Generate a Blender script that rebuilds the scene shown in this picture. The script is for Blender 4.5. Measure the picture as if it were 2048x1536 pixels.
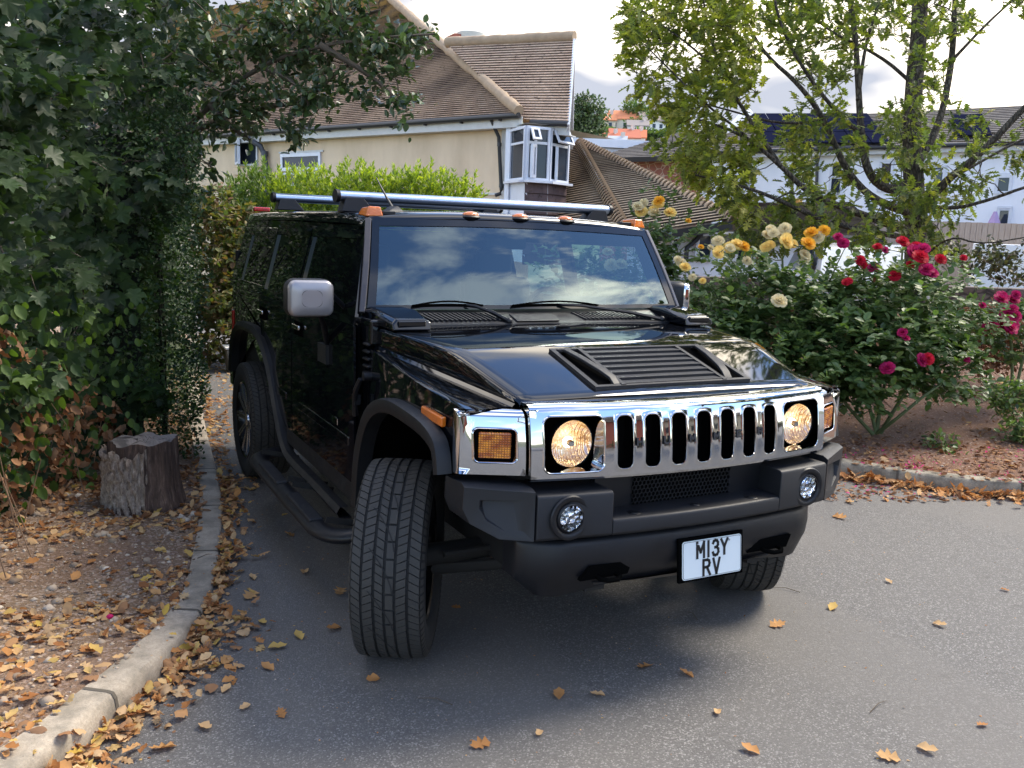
import bpy, bmesh, math, random
import numpy as np
from mathutils import Vector, Matrix
for o in list(bpy.data.objects): bpy.data.objects.remove(o)
scene = bpy.context.scene
# ---------------------------------------------------------------- camera
CAM = Vector((-2.3056, -3.5404, 1.8331))
CR = Vector((.88873738, -.45711038, .03458276)); CU = Vector((.04393707, .16003081, .9861337)); CF = Vector((.45630625, .87489442, -.16230946))
FPX = 1782.15
cd = bpy.data.cameras.new("camera"); cam = bpy.data.objects.new("camera", cd); scene.collection.objects.link(cam)
cd.sensor_width = 36; cd.lens = FPX/2048*36; cd.clip_start = .05; cd.clip_end = 3000
cam.matrix_world = Matrix(((CR.x, CU.x, -CF.x, CAM.x), (CR.y, CU.y, -CF.y, CAM.y), (CR.z, CU.z, -CF.z, CAM.z), (0, 0, 0, 1)))
scene.camera = cam
def at(px, py, D): return CAM+(CF+CR*((px-1024)/FPX)-CU*((py-768)/FPX))*D
def onz(px, py, z):
    d = CF+CR*((px-1024)/FPX)-CU*((py-768)/FPX); return CAM+d*((z-CAM.z)/d.z)
# ---------------------------------------------------------------- light and exposure
SUN_AZ, SUN_EL = math.radians(84), math.radians(50)      # azimuth clockwise from +y
scene.view_settings.view_transform = 'Standard'; scene.view_settings.look = 'None'
scene.view_settings.exposure = 1.55; scene.view_settings.gamma = 1
sd = bpy.data.lights.new("sun", 'SUN'); sd.energy = 2.1; sd.angle = math.radians(22); sd.color = (1, .90, .74)
so = bpy.data.objects.new("sun", sd); scene.collection.objects.link(so)
sv = Vector((math.sin(SUN_AZ)*math.cos(SUN_EL), math.cos(SUN_AZ)*math.cos(SUN_EL), math.sin(SUN_EL)))
so.rotation_euler = sv.to_track_quat('Z', 'Y').to_euler()
world = bpy.data.worlds.new("World"); scene.world = world; world.use_nodes = True
wt = world.node_tree; wt.nodes.clear()
def wn(t, **k):
    n = wt.nodes.new(t)
    for a, b in k.items(): setattr(n, a, b)
    return n
def wmath(op, a, b=None, c=None, clamp=False):
    n = wn('ShaderNodeMath', operation=op, use_clamp=clamp)
    for i, v in enumerate((a, b, c)):
        if v is None: continue
        if isinstance(v, (int, float)): n.inputs[i].default_value = v
        else: wt.links.new(v, n.inputs[i])
    return n.outputs[0]
tc = wn('ShaderNodeTexCoord'); sep = wn('ShaderNodeSeparateXYZ'); wt.links.new(tc.outputs['Generated'], sep.inputs[0])
X, Y, Z = sep.outputs
zz = wmath('ADD', wmath('MAXIMUM', Z, 0.0), .22)
cmb = wn('ShaderNodeCombineXYZ'); wt.links.new(wmath('DIVIDE', X, zz), cmb.inputs[0]); wt.links.new(wmath('DIVIDE', Y, zz), cmb.inputs[1])
off = wn('ShaderNodeMapping'); off.inputs['Location'].default_value = (3.35, 1.45, 0); wt.links.new(cmb.outputs[0], off.inputs[0])
nz = wn('ShaderNodeTexNoise'); nz.inputs['Scale'].default_value = 2.3; nz.inputs['Detail'].default_value = 9; nz.inputs['Roughness'].default_value = .56; nz.inputs['Distortion'].default_value = .35
wt.links.new(off.outputs[0], nz.inputs['Vector'])
# more cloud towards the front of the view (+x,+y), clearer behind it
front = wmath('ADD', wmath('MULTIPLY', X, .456), wmath('MULTIPLY', Y, .875))
bias = wmath('ADD', wmath('MULTIPLY', front, .05), wmath('MULTIPLY', wmath('MULTIPLY', wmath('MAXIMUM', wmath('SUBTRACT', .34, Z), 0.0), wmath('MAXIMUM', wmath('ADD', front, .35), 0.0)), 1.1))
dens = wmath('ADD', nz.outputs[0], bias)
rmp = wn('ShaderNodeMapRange'); rmp.interpolation_type = 'SMOOTHSTEP'
wt.links.new(dens, rmp.inputs[0]); rmp.inputs[1].default_value = .485; rmp.inputs[2].default_value = .62
# cloud brightness: thick parts greyer underneath, thin parts brilliant; brighter towards the veiled sun
n2 = wn('ShaderNodeTexNoise'); n2.inputs['Scale'].default_value = 1.0; n2.inputs['Detail'].default_value = 4
m2 = wn('ShaderNodeMapping'); m2.inputs['Location'].default_value = (7.3, 2.2, 0); wt.links.new(cmb.outputs[0], m2.inputs[0]); wt.links.new(m2.outputs[0], n2.inputs['Vector'])
r2 = wn('ShaderNodeMapRange'); wt.links.new(n2.outputs[0], r2.inputs[0]); r2.inputs[1].default_value = .45; r2.inputs[2].default_value = .63
cc = wn('ShaderNodeMix', data_type='RGBA'); wt.links.new(r2.outputs[0], cc.inputs[0])
cc.inputs[6].default_value = (4.5, 4.8, 5.6, 1); cc.inputs[7].default_value = (22, 19.4, 15.6, 1)
sky = wn('ShaderNodeTexSky', sky_type='NISHITA'); sky.sun_disc = False; sky.sun_elevation = SUN_EL; sky.sun_rotation = SUN_AZ; sky.air_density = 1.0; sky.dust_density = .15; sky.ozone_density = 1.6
tint = wn('ShaderNodeMix', data_type='RGBA', blend_type='MULTIPLY'); tint.inputs[0].default_value = 1; wt.links.new(sky.outputs[0], tint.inputs[6]); tint.inputs[7].default_value = (.76, .83, .95, 1)
dim = wn('ShaderNodeMapRange'); wt.links.new(wmath('SUBTRACT', front, wmath('MULTIPLY', Z, .9)), dim.inputs[0]); dim.inputs[1].default_value = -.2; dim.inputs[2].default_value = .75; dim.inputs[3].default_value = 1; dim.inputs[4].default_value = .33
cdm = wn('ShaderNodeMix', data_type='RGBA', blend_type='MULTIPLY'); cdm.inputs[0].default_value = 1; wt.links.new(cc.outputs[2], cdm.inputs[6]); wt.links.new(dim.outputs[0], cdm.inputs[7])
mx = wn('ShaderNodeMix', data_type='RGBA'); wt.links.new(rmp.outputs[0], mx.inputs[0]); wt.links.new(tint.outputs[2], mx.inputs[6]); wt.links.new(cdm.outputs[2], mx.inputs[7])
bg = wn('ShaderNodeBackground'); bg.inputs[1].default_value = .15; wt.links.new(mx.outputs[2], bg.inputs[0])
wo = wn('ShaderNodeOutputWorld'); wt.links.new(bg.outputs[0], wo.inputs[0])
scene.render.engine = 'CYCLES'
scene.cycles.max_bounces = 8; scene.cycles.transparent_max_bounces = 24; scene.cycles.caustics_reflective = False; scene.cycles.caustics_refractive = False
# ---------------------------------------------------------------- helpers
random.seed(7); RNG = np.random.default_rng(7)
COL = scene.collection
def tag(o, label=None, cat=None, group=None, kind=None):
    if label: o['label'] = label
    if cat: o['category'] = cat
    if group: o['group'] = group
    if kind: o['kind'] = kind
    return o
def empty(name, loc, label, cat, group=None):
    o = bpy.data.objects.new(name, None); o.empty_display_size = .2; COL.objects.link(o); o.location = loc
    return tag(o, label, cat, group)
class MB:
    def __init__(s): s.v = []; s.f = []; s.uv = {}
    def poly(s, pts, uv=None):
        n = len(s.v); s.v += [tuple(p) for p in pts]; s.f.append(tuple(range(n, n+len(pts))))
        if uv: s.uv[len(s.f)-1] = uv
        return s
    def box(s, c, d, M=None):
        c = Vector(c); n = len(s.v)
        for k in (-1, 1):
            for i, j in ((-1, -1), (1, -1), (1, 1), (-1, 1)):
                p = Vector((i*d[0]/2, j*d[1]/2, k*d[2]/2))
                if M is not None: p = M @ p
                s.v.append(tuple(c+p))
        s.f += [tuple(n+i for i in q) for q in ((3, 2, 1, 0), (4, 5, 6, 7), (0, 1, 5, 4), (1, 2, 6, 5), (2, 3, 7, 6), (3, 0, 4, 7))]
        return s
    def hull8(s, a, b):       # two quads (same winding) joined
        n = len(s.v); m = len(a); s.v += [tuple(p) for p in a]+[tuple(p) for p in b]
        s.f.append(tuple(n+m-1-i for i in range(m))); s.f.append(tuple(n+m+i for i in range(m)))
        for i in range(m): j = (i+1) % m; s.f.append((n+i, n+j, n+m+j, n+m+i))
        return s
    def grid(s, P, close=False):
        n = len(s.v); R = len(P); C = len(P[0])
        for r in P: s.v += [tuple(p) for p in r]
        for i in range(R-1):
            for j in range(C if close else C-1):
                k = (j+1) % C; s.f.append((n+i*C+j, n+i*C+k, n+(i+1)*C+k, n+(i+1)*C+j))
        return s
    def sweep(s, path, sec, caps=True, up=Vector((0, 0, 1)), scl=None):
        path = [Vector(p) for p in path]; P = []
        for i, p in enumerate(path):
            t = (path[min(i+1, len(path)-1)]-path[max(i-1, 0)]).normalized()
            a = t.cross(up)
            if a.length < 1e-4: a = t.cross(Vector((1, 0, 0)))
            a.normalize(); b = a.cross(t); k = scl[i] if scl else 1
            P.append([p+a*(u*k)+b*(v*k) for u, v in sec])
        n = len(s.v); C = len(sec); s.grid(P, True)
        if caps: s.f.append(tuple(n+i for i in range(C))[::-1]); s.f.append(tuple(n+(len(P)-1)*C+i for i in range(C)))
        return s
    def tube(s, path, r, n=8, caps=True):
        rr = r if isinstance(r, (list, tuple)) else [r]*len(path)
        return s.sweep(path, [(math.cos(a), math.sin(a)) for a in [2*math.pi*i/n for i in range(n)]], caps, scl=rr)
    def lathe(s, prof, n=48, M=Matrix()):   # prof: (radius, axial) about local x
        P = []
        for r, a in prof: P.append([M @ Vector((a, r*math.cos(2*math.pi*i/n), r*math.sin(2*math.pi*i/n))) for i in range(n)])
        return s.grid(P, True)
    def ball(s, c, r, n=8, m=6, M=None):
        c = Vector(c); r = Vector(r) if not isinstance(r, (int, float)) else Vector((r, r, r)); P = []
        for j in range(m+1):
            t = math.pi*j/m; row = []
            for i in range(n):
                p = Vector((r.x*math.sin(t)*math.cos(2*math.pi*i/n), r.y*math.sin(t)*math.sin(2*math.pi*i/n), r.z*math.cos(t)))
                row.append(c+(M @ p if M is not None else p))
            P.append(row)
        return s.grid(P, True)
    def build(s, name, mat, parent=None, smooth=35, bevel=0, seg=2, kind=None, mirror=1):
        me = bpy.data.meshes.new(name)
        V = [(x*mirror, y, z) for x, y, z in s.v]; F = s.f if mirror == 1 else [q[::-1] for q in s.f]
        me.from_pydata(V, [], F)
        if s.uv:
            ul = me.uv_layers.new(name='UVMap')
            for fi, uv in s.uv.items():
                for li, c in zip(me.polygons[fi].loop_indices, uv if mirror == 1 else uv[::-1]): ul.data[li].uv = c
        else:
            bm = bmesh.new(); bm.from_mesh(me); bmesh.ops.remove_doubles(bm, verts=bm.verts, dist=1e-5); bmesh.ops.recalc_face_normals(bm, faces=bm.faces); bm.to_mesh(me); bm.free()
        if smooth:
            me.polygons.foreach_set('use_smooth', [True]*len(me.polygons)); me.set_sharp_from_angle(angle=math.radians(smooth))
        o = bpy.data.objects.new(name, me); COL.objects.link(o)
        if mat: me.materials.append(mat)
        if bevel:
            b = o.modifiers.new('b', 'BEVEL'); b.width = bevel; b.segments = seg; b.limit_method = 'ANGLE'; b.angle_limit = math.radians(30); b.harden_normals = True
        if parent:
            o.parent = parent
            if parent.type == 'EMPTY': o.matrix_parent_inverse = Matrix.Translation(-Vector(parent.location))
        if kind: o['kind'] = kind
        return o
# ---------------------------------------------------------------- material helpers
class MT:
    def __init__(s, name):
        s.m = bpy.data.materials.new(name); s.m.use_nodes = True; s.t = s.m.node_tree; s.t.nodes.clear()
        s.o = s.t.nodes.new('ShaderNodeOutputMaterial')
    def n(s, t, ins=None, **k):
        n = s.t.nodes.new(t)
        for a, b in k.items(): setattr(n, a, b)
        for a, b in (ins or {}).items():
            if hasattr(b, 'is_output') or hasattr(b, 'links'): s.t.links.new(b, n.inputs[a])
            else: n.inputs[a].default_value = b
        return n
    def out(s, sh): s.t.links.new(sh, s.o.inputs[0]); return s.m
    def co(s, scale=(1, 1, 1), kind='Object', loc=(0, 0, 0)):
        c = s.n('ShaderNodeTexCoord'); m = s.n('ShaderNodeMapping', {0: c.outputs[kind]}); m.inputs['Scale'].default_value = scale; m.inputs['Location'].default_value = loc; return m.outputs[0]
    def noise(s, vec, scale, detail=4, rough=.55, dist=0):
        return s.n('ShaderNodeTexNoise', {'Vector': vec, 'Scale': scale, 'Detail': detail, 'Roughness': rough, 'Distortion': dist}).outputs[0]
    def ramp(s, fac, stops, interp='LINEAR'):
        r = s.n('ShaderNodeValToRGB', {0: fac}); e = r.color_ramp.elements; r.color_ramp.interpolation = interp
        while len(e) < len(stops): e.new(.5)
        for el, (p, c) in zip(e, stops): el.position = p; el.color = (*c, 1) if len(c) == 3 else c
        return r.outputs[0]
    def mix(s, f, a, b, mode='MIX'):
        n = s.n('ShaderNodeMix', data_type='RGBA', blend_type=mode)
        for i, v in ((0, f), (6, a), (7, b)):
            if isinstance(v, (int, float)): n.inputs[i].default_value = v
            elif isinstance(v, tuple): n.inputs[i].default_value = (*v, 1) if len(v) == 3 else v
            else: s.t.links.new(v, n.inputs[i])
        return n.outputs[2]
    def math(s, op, a, b=0):
        n = s.n('ShaderNodeMath', operation=op)
        for i, v in ((0, a), (1, b)):
            if isinstance(v, (int, float)): n.inputs[i].default_value = v
            else: s.t.links.new(v, n.inputs[i])
        return n.outputs[0]
    def bump(s, h, strength=.5, dist=.01):
        return s.n('ShaderNodeBump', {'Height': h, 'Strength': strength, 'Distance': dist}).outputs[0]
    def pbr(s, col, rough=.5, metal=0, normal=None, **k):
        p = s.n('ShaderNodeBsdfPrincipled')
        for key, v in [('Base Color', col), ('Roughness', rough), ('Metallic', metal)]+list(k.items()):
            key = key.replace('_', ' ')
            if isinstance(v, tuple) and len(v) == 3: v = (*v, 1)
            if hasattr(v, 'links'): s.t.links.new(v, p.inputs[key])
            else: p.inputs[key].default_value = v
        if normal is not None: s.t.links.new(normal, p.inputs['Normal'])
        return p.outputs[0]
def simple(name, col, rough=.5, metal=0, bump=0, bscale=200, var=.0, **k):
    m = MT(name); c = col; nrm = None
    if var or bump:
        co = m.co()
        if var: c = m.mix(m.noise(co, 6, 5), tuple(x*(1-var) for x in col), tuple(min(1, x*(1+var)) for x in col))
        if bump: nrm = m.bump(m.noise(co, bscale, 3), bump, .002)
    return m.out(m.pbr(c, rough, metal, nrm, **k))
# ================================================================ surface materials
def m_asphalt():
    m = MT('asphalt'); co = m.co()
    v = m.n('ShaderNodeTexVoronoi', {'Vector': co, 'Scale': 165.0}); sp = m.n('ShaderNodeSeparateColor', {0: v.outputs['Color']})
    stone = m.ramp(sp.outputs[0], [(0, (.052, .049, .045)), (.5, (.088, .082, .076)), (.82, (.15, .142, .132)), (.965, (.36, .345, .32))])
    fine = m.noise(co, 420, 2); big = m.noise(co, 1.3, 5, .6); mid = m.noise(co, 9, 4)
    c = m.mix(m.ramp(fine, [(.35, (0, 0, 0)), (.7, (1, 1, 1))]), stone, (.118, .111, .103))
    c = m.mix(m.ramp(big, [(.3, (.0, .0, .0)), (.75, (.75, .75, .75))]), c, m.mix(.5, c, (.11, .105, .098)))
    c = m.mix(m.ramp(mid, [(.62, (0, 0, 0)), (.72, (.35, .35, .35))]), c, (.05, .046, .043))
    pt = m.noise(m.co((1, .4, 1), loc=(4, 2, 0)), .7, 3, .5); c = m.mix(m.ramp(pt, [(.48, (0, 0, 0)), (.56, (.5,)*3)]), c, (.135, .125, .112))
    st_ = m.noise(m.co(loc=(9, 1, 0)), 3.1, 2, .4); c = m.mix(m.ramp(st_, [(.72, (0, 0, 0)), (.80, (.3,)*3)]), c, (.05, .045, .04))
    h = m.math('ADD', m.math('MULTIPLY', v.outputs['Distance'], -.6), m.math('MULTIPLY', fine, .5))
    return m.out(m.pbr(c, m.ramp(fine, [(.3, (.62,)*3), (.7, (.85,)*3)]), 0, m.bump(h, .55, .006)))
def m_soil(k=(1, 1, 1), st=.72):
    m = MT('soil'); co = m.co()
    v = m.n('ShaderNodeTexVoronoi', {'Vector': co, 'Scale': 70.0}); sp = m.n('ShaderNodeSeparateColor', {0: v.outputs['Color']})
    big = m.noise(co, 1.1, 5, .6); f = m.noise(co, 60, 5, .7)
    c = m.ramp(f, [(p_, tuple(a_*b_ for a_, b_ in zip(q_, k))) for p_, q_ in ((.3, (.11, .058, .036)), (.55, (.25, .145, .095)), (.75, (.37, .25, .175)))])
    c = m.mix(m.ramp(sp.outputs[1], [(st, (0, 0, 0)), (st+.08, (1, 1, 1))]), c, (.42, .32, .25))
    c = m.mix(m.ramp(big, [(.35, (0, 0, 0)), (.65, (.6, .6, .6))]), c, (.17, .095, .062))
    return m.out(m.pbr(c, .95, 0, m.bump(m.math('ADD', f, m.math('MULTIPLY', v.outputs['Distance'], .5)), .8, .02)))
def m_concrete(name, a, b, stain=(.11, .10, .08)):
    m = MT(name); co = m.co(); f = m.noise(co, 90, 6, .7); big = m.noise(co, 5, 6, .65)
    c = m.mix(m.ramp(f, [(.3, (0, 0, 0)), (.7, (1, 1, 1))]), a, b)
    c = m.mix(m.ramp(big, [(.42, (.0,)*3), (.62, (.75,)*3)]), c, stain)
    sp = m.noise(co, 320, 1); c = m.mix(m.ramp(sp, [(.68, (0, 0, 0)), (.72, (.7,)*3)]), c, (.05, .045, .035))
    return m.out(m.pbr(c, .9, 0, m.bump(f, .5, .006)))
def m_render(name, col, dirt=(.5, .45, .38), amt=.35):
    m = MT(name); co = m.co(); f = m.noise(co, 40, 6, .7); big = m.noise(m.co((1, 1, .35)), 1.2, 6, .62)
    c = m.mix(m.ramp(big, [(.42, (.0,)*3), (.75, (amt,)*3)]), col, tuple(x*y for x, y in zip(col, dirt)))
    return m.out(m.pbr(c, .85, 0, m.bump(f, .25, .01)))
def m_tiles(name, a, b, c3, lichen=None, w=.17, h=.115, lz=6.6):
    m = MT(name); uv = m.co(kind='UV')
    br = m.n('ShaderNodeTexBrick', {'Vector': uv, 'Scale': 1.0, 'Mortar Size': .004, 'Mortar Smooth': .3, 'Brick Width': w, 'Row Height': h, 'Color1': (*a, 1), 'Color2': (*b, 1), 'Mortar': (.03, .022, .018, 1), 'Bias': 0.0})
    co = m.co(); big = m.noise(co, .8, 5, .6); f = m.noise(co, 30, 5, .7)
    c = m.mix(m.ramp(big, [(.35, (0, 0, 0)), (.7, (.8,)*3)]), br.outputs[0], m.mix(.6, br.outputs[0], c3))
    c = m.mix(m.ramp(f, [(.35, (.35,)*3), (.6, (0, 0, 0))]), c, (.06, .045, .035))
    sp = m.noise(m.co((1, 1, 1), loc=(3, 3, 3)), 9.0, 3, .75); c = m.mix(m.ramp(sp, [(.61, (0, 0, 0)), (.67, (.85,)*3)]), c, (.045, .032, .025))
    if lichen:
        z = m.n('ShaderNodeSeparateXYZ', {0: m.n('ShaderNodeNewGeometry').outputs['Position']}).outputs[2]
        zf = m.n('ShaderNodeMapRange', {0: z, 1: lz, 2: lz+1.5}).outputs[0]
        l = m.math('MULTIPLY', zf, m.ramp(m.noise(co, 3, 5, .7), [(.4, (0, 0, 0)), (.6, (1, 1, 1))])); c = m.mix(l, c, lichen)
    return m.out(m.pbr(c, .92, 0, Specular_IOR_Level=.15, normal=m.bump(m.math('ADD', br.outputs['Fac'], m.math('MULTIPLY', f, -.6)), .6, -.01)))
def m_brick(name, kind='UV'):
    m = MT(name); uv = m.co(kind=kind)
    v = m.n('ShaderNodeTexVoronoi', {'Vector': m.co((1, 1.6, 1.6), kind=kind), 'Scale': 2.6}, feature='DISTANCE_TO_EDGE'); vc = m.n('ShaderNodeTexVoronoi', {'Vector': m.co((1, 1.6, 1.6), kind=kind), 'Scale': 2.6})
    c = m.mix(m.n('ShaderNodeSeparateColor', {0: vc.outputs['Color']}).outputs[0], (.27, .085, .055), (.38, .15, .10))
    c = m.mix(m.noise(uv, 30, 5, .7), c, (.30, .12, .09))
    c = m.mix(m.ramp(v.outputs['Distance'], [(.03, (1, 1, 1)), (.07, (0, 0, 0))]), c, (.50, .36, .28))
    return m.out(m.pbr(c, .9, 0, m.bump(v.outputs['Distance'], .5, .02)))
def m_stone(name):
    m = MT(name); co = m.co((1, 1, 1.5))
    v = m.n('ShaderNodeTexVoronoi', {'Vector': co, 'Scale': 3.2}, feature='DISTANCE_TO_EDGE'); vc = m.n('ShaderNodeTexVoronoi', {'Vector': co, 'Scale': 3.2})
    c = m.mix(m.n('ShaderNodeSeparateColor', {0: vc.outputs['Color']}).outputs[0], (.13, .10, .085), (.24, .19, .16))
    c = m.mix(m.noise(co, 20, 6, .7), c, (.09, .07, .06)); c = m.mix(m.ramp(v.outputs['Distance'], [(.02, (1, 1, 1)), (.08, (0, 0, 0))]), c, (.05, .04, .035))
    return m.out(m.pbr(c, .95, 0, m.bump(v.outputs['Distance'], .8, .05)))
def m_wood(name, a, b, sc=(8, 8, .6)):
    m = MT(name); n = m.noise(m.co(sc), 6, 6, .65, .6); return m.out(m.pbr(m.ramp(n, [(.3, a), (.7, b)]), .85, 0, m.bump(n, .5, .01)))
def m_leaf(name, cols, rough=.45, trans=.35, spec=.5, dead=0):
    m = MT(name); a = m.n('ShaderNodeAttribute', attribute_name='rnd')
    k = len(cols)-1; c = m.ramp(a.outputs['Fac'], [(i/k, x) for i, x in enumerate(cols)])
    c = m.mix(m.noise(m.co(), 45, 3), m.mix(.35, c, (.02, .03, .012) if not dead else (.10, .05, .02)), c)
    geo = m.n('ShaderNodeNewGeometry')
    cf = m.mix(geo.outputs['Backfacing'], c, m.mix(.35, c, (.22, .26, .16) if not dead else (.40, .27, .16)))
    p = m.pbr(cf, rough, Specular_IOR_Level=spec)
    tr = m.n('ShaderNodeBsdfTranslucent', {'Color': m.mix(1.0, c, (1.5, 1.75, .6) if not dead else (1.3, 1.0, .7), 'MULTIPLY')}).outputs[0]
    return m.out(m.n('ShaderNodeMixShader', {0: trans, 1: p, 2: tr}).outputs[0])
def m_bark(name, a, b, sc=14):
    m = MT(name); co = m.co((1, 1, .28)); n = m.noise(co, sc*2.2, 7, .7, .8)
    v = m.n('ShaderNodeTexVoronoi', {'Vector': co, 'Scale': float(sc*2)}, feature='DISTANCE_TO_EDGE').outputs['Distance']
    c = m.mix(m.ramp(v, [(.0, (0, 0, 0)), (.25, (1, 1, 1))]), tuple(x*.4 for x in a), m.ramp(n, [(.3, a), (.7, b)]))
    return m.out(m.pbr(c, .95, 0, m.bump(m.math('ADD', n, v), .9, .03)))
M = {}
M['asphalt'] = m_asphalt(); M['soil'] = m_soil((1.05, 1.22, 1.12)); M['soil2'] = m_soil((.80, .70, .62), .9)
M['kerb'] = m_concrete('kerb concrete', (.33, .275, .21), (.48, .41, .32), (.17, .15, .115)); M['kerb2'] = m_concrete('pale kerb concrete', (.22, .19, .14), (.38, .33, .25), (.10, .09, .065))
M['cream'] = m_render('cream render', (.66, .52, .36), amt=.42); M['white_render'] = m_render('white render', (.80, .82, .86), (.7, .72, .75))
M['white'] = simple('white gloss paint', (.60, .63, .69), .35, var=.10); M['fascia'] = simple('painted fascia', (.52, .52, .50), .5, var=.2)
M['black_plastic'] = simple('black guttering', (.02, .02, .022), .4); M['pane'] = simple('window pane', (.025, .034, .048), .06, Specular_IOR_Level=.35)
M['curtain'] = simple('curtain', (.42, .40, .36), .8, var=.2)
M['tiles'] = m_tiles('brown clay tiles', (.58, .415, .295), (.47, .32, .225), (.66, .50, .37), (.42, .27, .10), lz=7.6)
M['tiles2'] = m_tiles('tan clay tiles', (.30, .225, .15), (.24, .17, .11), (.34, .27, .19), w=.18, h=.17)
M['tiles3'] = m_tiles('grey brown tiles', (.25, .21, .16), (.185, .15, .115), (.30, .26, .20), w=.18, h=.17)
M['slate'] = m_tiles('grey slate', (.13, .12, .11), (.09, .085, .085), (.16, .15, .14), w=.35, h=.24)
M['darktiles'] = m_tiles('hung tiles', (.12, .085, .085), (.09, .065, .07), (.15, .11, .11), w=.22, h=.2)
M['ridge'] = simple('mortar and ridge tile', (.34, .25, .165), .95, bump=.8, bscale=25, var=.35)
M['rubble'] = m_brick('red rubble wall', 'Object'); M['stone'] = m_stone('dark stone wall')
M['fence'] = m_wood('pale fence boards', (.30, .23, .18), (.42, .34, .28))
M['solar'] = simple('solar panel', (.010, .012, .028), .6, var=.2, Specular_IOR_Level=0.0)
M['bark'] = m_bark('dark bark', (.075, .058, .042), (.20, .17, .13)); M['twig'] = simple('twig', (.10, .075, .05), .9, var=.3)
M['greenstem'] = simple('green stem', (.10, .13, .05), .7, var=.3); M['drystem'] = simple('dry stem', (.24, .15, .09), .95, var=.4)
# ================================================================ ground, road, beds, kerbs
def lerp_poly(P, n):
    L = [0]
    for a, b in zip(P, P[1:]): L.append(L[-1]+(Vector(b)-Vector(a)).length)
    out = []
    for i in range(n+1):
        t = L[-1]*i/n; k = min(max(0, next((j for j in range(len(L)-1) if L[j+1] >= t-1e-9), 0)), len(P)-2)
        f = (t-L[k])/(L[k+1]-L[k]); out.append(Vector(P[k]).lerp(Vector(P[k+1]), f))
    return out
def smooth(P, it=2):
    for _ in range(it):
        Q = [P[0]]
        for a, b in zip(P, P[1:]): Q += [a.lerp(b, .25), a.lerp(b, .75)]
        P = Q+[P[-1]]
    return P
EL = [(-6, -4.2, 0), (-4.4, -2.6, 0), (-3.1, -1.25, 0), (-2.33, -.40, 0), (-2.12, -.08, 0), (-1.92, .22, 0), (-1.66, .83, 0), (-1.47, 1.72, 0), (-1.33, 2.5, 0), (-1.22, 3.5, 0), (-1.10, 4.8, 0), (-.78, 7.4, 0), (-.2, 11, 0), (0, 16, 0)]
EL = smooth([Vector(p) for p in EL], 1)
def khl(y):      # height of left kerb along its run: dropped kerb by the parked vehicle
    return float(np.interp(y, [-5, -.5, .2, .9, 2.6, 3.4, 4.5, 9], [.115, .115, .085, .022, .018, .045, .06, .06]))
ER = [onz(2300, 1035, 0), onz(2048, 996, 0), onz(1906, 986, 0), onz(1687, 953, 0)]
ER = [Vector((26, -6.5, 0)), Vector((12, -3.2, 0)), Vector((7, -.9, 0))]+[Vector(p) for p in ER[1:]]+[Vector((2.95, 2.3, 0)), Vector((2.35, 4, 0)), Vector((2.2, 7, 0)), Vector((2.6, 16, 0))]
ER = smooth(ER, 2)
MB().poly([(-900, -900, -.35), (900, -900, -.35), (900, 900, -.35), (-900, 900, -.35)]).build('ground', simple('far ground', (.10, .11, .06), .95, var=.4), kind='structure', smooth=0)
MB().poly([(-12, -40, 0), (60, -40, 0), (60, 16, 0), (-12, 16, 0)]).build('road', M['asphalt'], kind='structure', smooth=0)
def kerb(E, side, hf, w, mat):
    mb = MB(); n = len(E); run = 0; last = 0; P = []
    for i in range(n):
        t = (E[min(i+1, n-1)]-E[max(i-1, 0)]).normalized(); nr = Vector((-t.y, t.x, 0))*side; h = hf(E[i].y) if callable(hf) else hf
        b = E[i]
        P.append([b+Vector((0, 0, -.02)), b+Vector((0, 0, h*.35)), b+nr*.006+Vector((0, 0, h*.75)), b+nr*.018+Vector((0, 0, h*.95)), b+nr*.04+Vector((0, 0, h)), b+nr*(w-.01)+Vector((0, 0, h+.004)), b+nr*w+Vector((0, 0, h-.03))])
    Q_ = [[p+Vector((0, 0, random.uniform(-.0022, .0022)*(1 if 1 < j < 6 else 0)))+nr*0 for j, p in enumerate(r_)] for r_ in P]; mb.grid(Q_); return mb.build('kerb', mat, kind='structure', smooth=50), P
def resample(E, step):
    L = sum((b-a).length for a, b in zip(E, E[1:])); return lerp_poly(E, int(L/step))
EL2 = resample(EL, .08); ER2 = resample(ER, .1)
kl, KPL = kerb(EL2, 1, khl, .145, M['kerb']); kr, KPR = kerb(ER2, -1, .115, .13, M['kerb2'])
mj = MB()    # mortar joints in the kerb
for E, KP, st in ((EL2, KPL, 11), (ER2, KPR, 9)):
    for i in range(4, len(E)-2, st):
        if E is EL2 and not (-3 < E[i].y < 6): continue
        q = KP[i]; t = (E[i+1]-E[i]).normalized()*.009; up = Vector((0, 0, .0025)); o_ = (q[0]-q[4]); o_.z = 0; o_ = o_.normalized()*.0025
        row = [p+up+o_ for p in q[1:6]]; mj.grid([[p-t for p in row], [p+t for p in row]])
mj.build('mortar_joints', simple('kerb mortar', (.10, .085, .065), .95), kl, smooth=0)
def bed(E, side, hf, w, xfar, name, ysel=None):
    # terrain strip from the back of the kerb outwards
    mb = MB(); n = len(E); P = []
    for i in range(n):
        t = (E[min(i+1, n-1)]-E[max(i-1, 0)]).normalized(); nr = Vector((-t.y, t.x, 0))*side; h = hf(E[i].y) if callable(hf) else hf; row = []
        for k in range(26):
            d = w-.012+(k/25)**2*xfar; p = E[i]+nr*d
            base = h-.012 if k == 0 else h-.01+min(1, d/1.2)*((.075 if side > 0 else .13)-h)+.012*math.sin(p.x*5+p.y*3)+.01*math.sin(p.x*2.1-p.y*7)
            if side < 0: base += .05*max(0, d-1.5)
            row.append((p.x, p.y, base))
        P.append(row)
    mb.grid(P); return mb.build(name, M['soil'] if side > 0 else M['soil2'], kind='structure', smooth=60)
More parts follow.
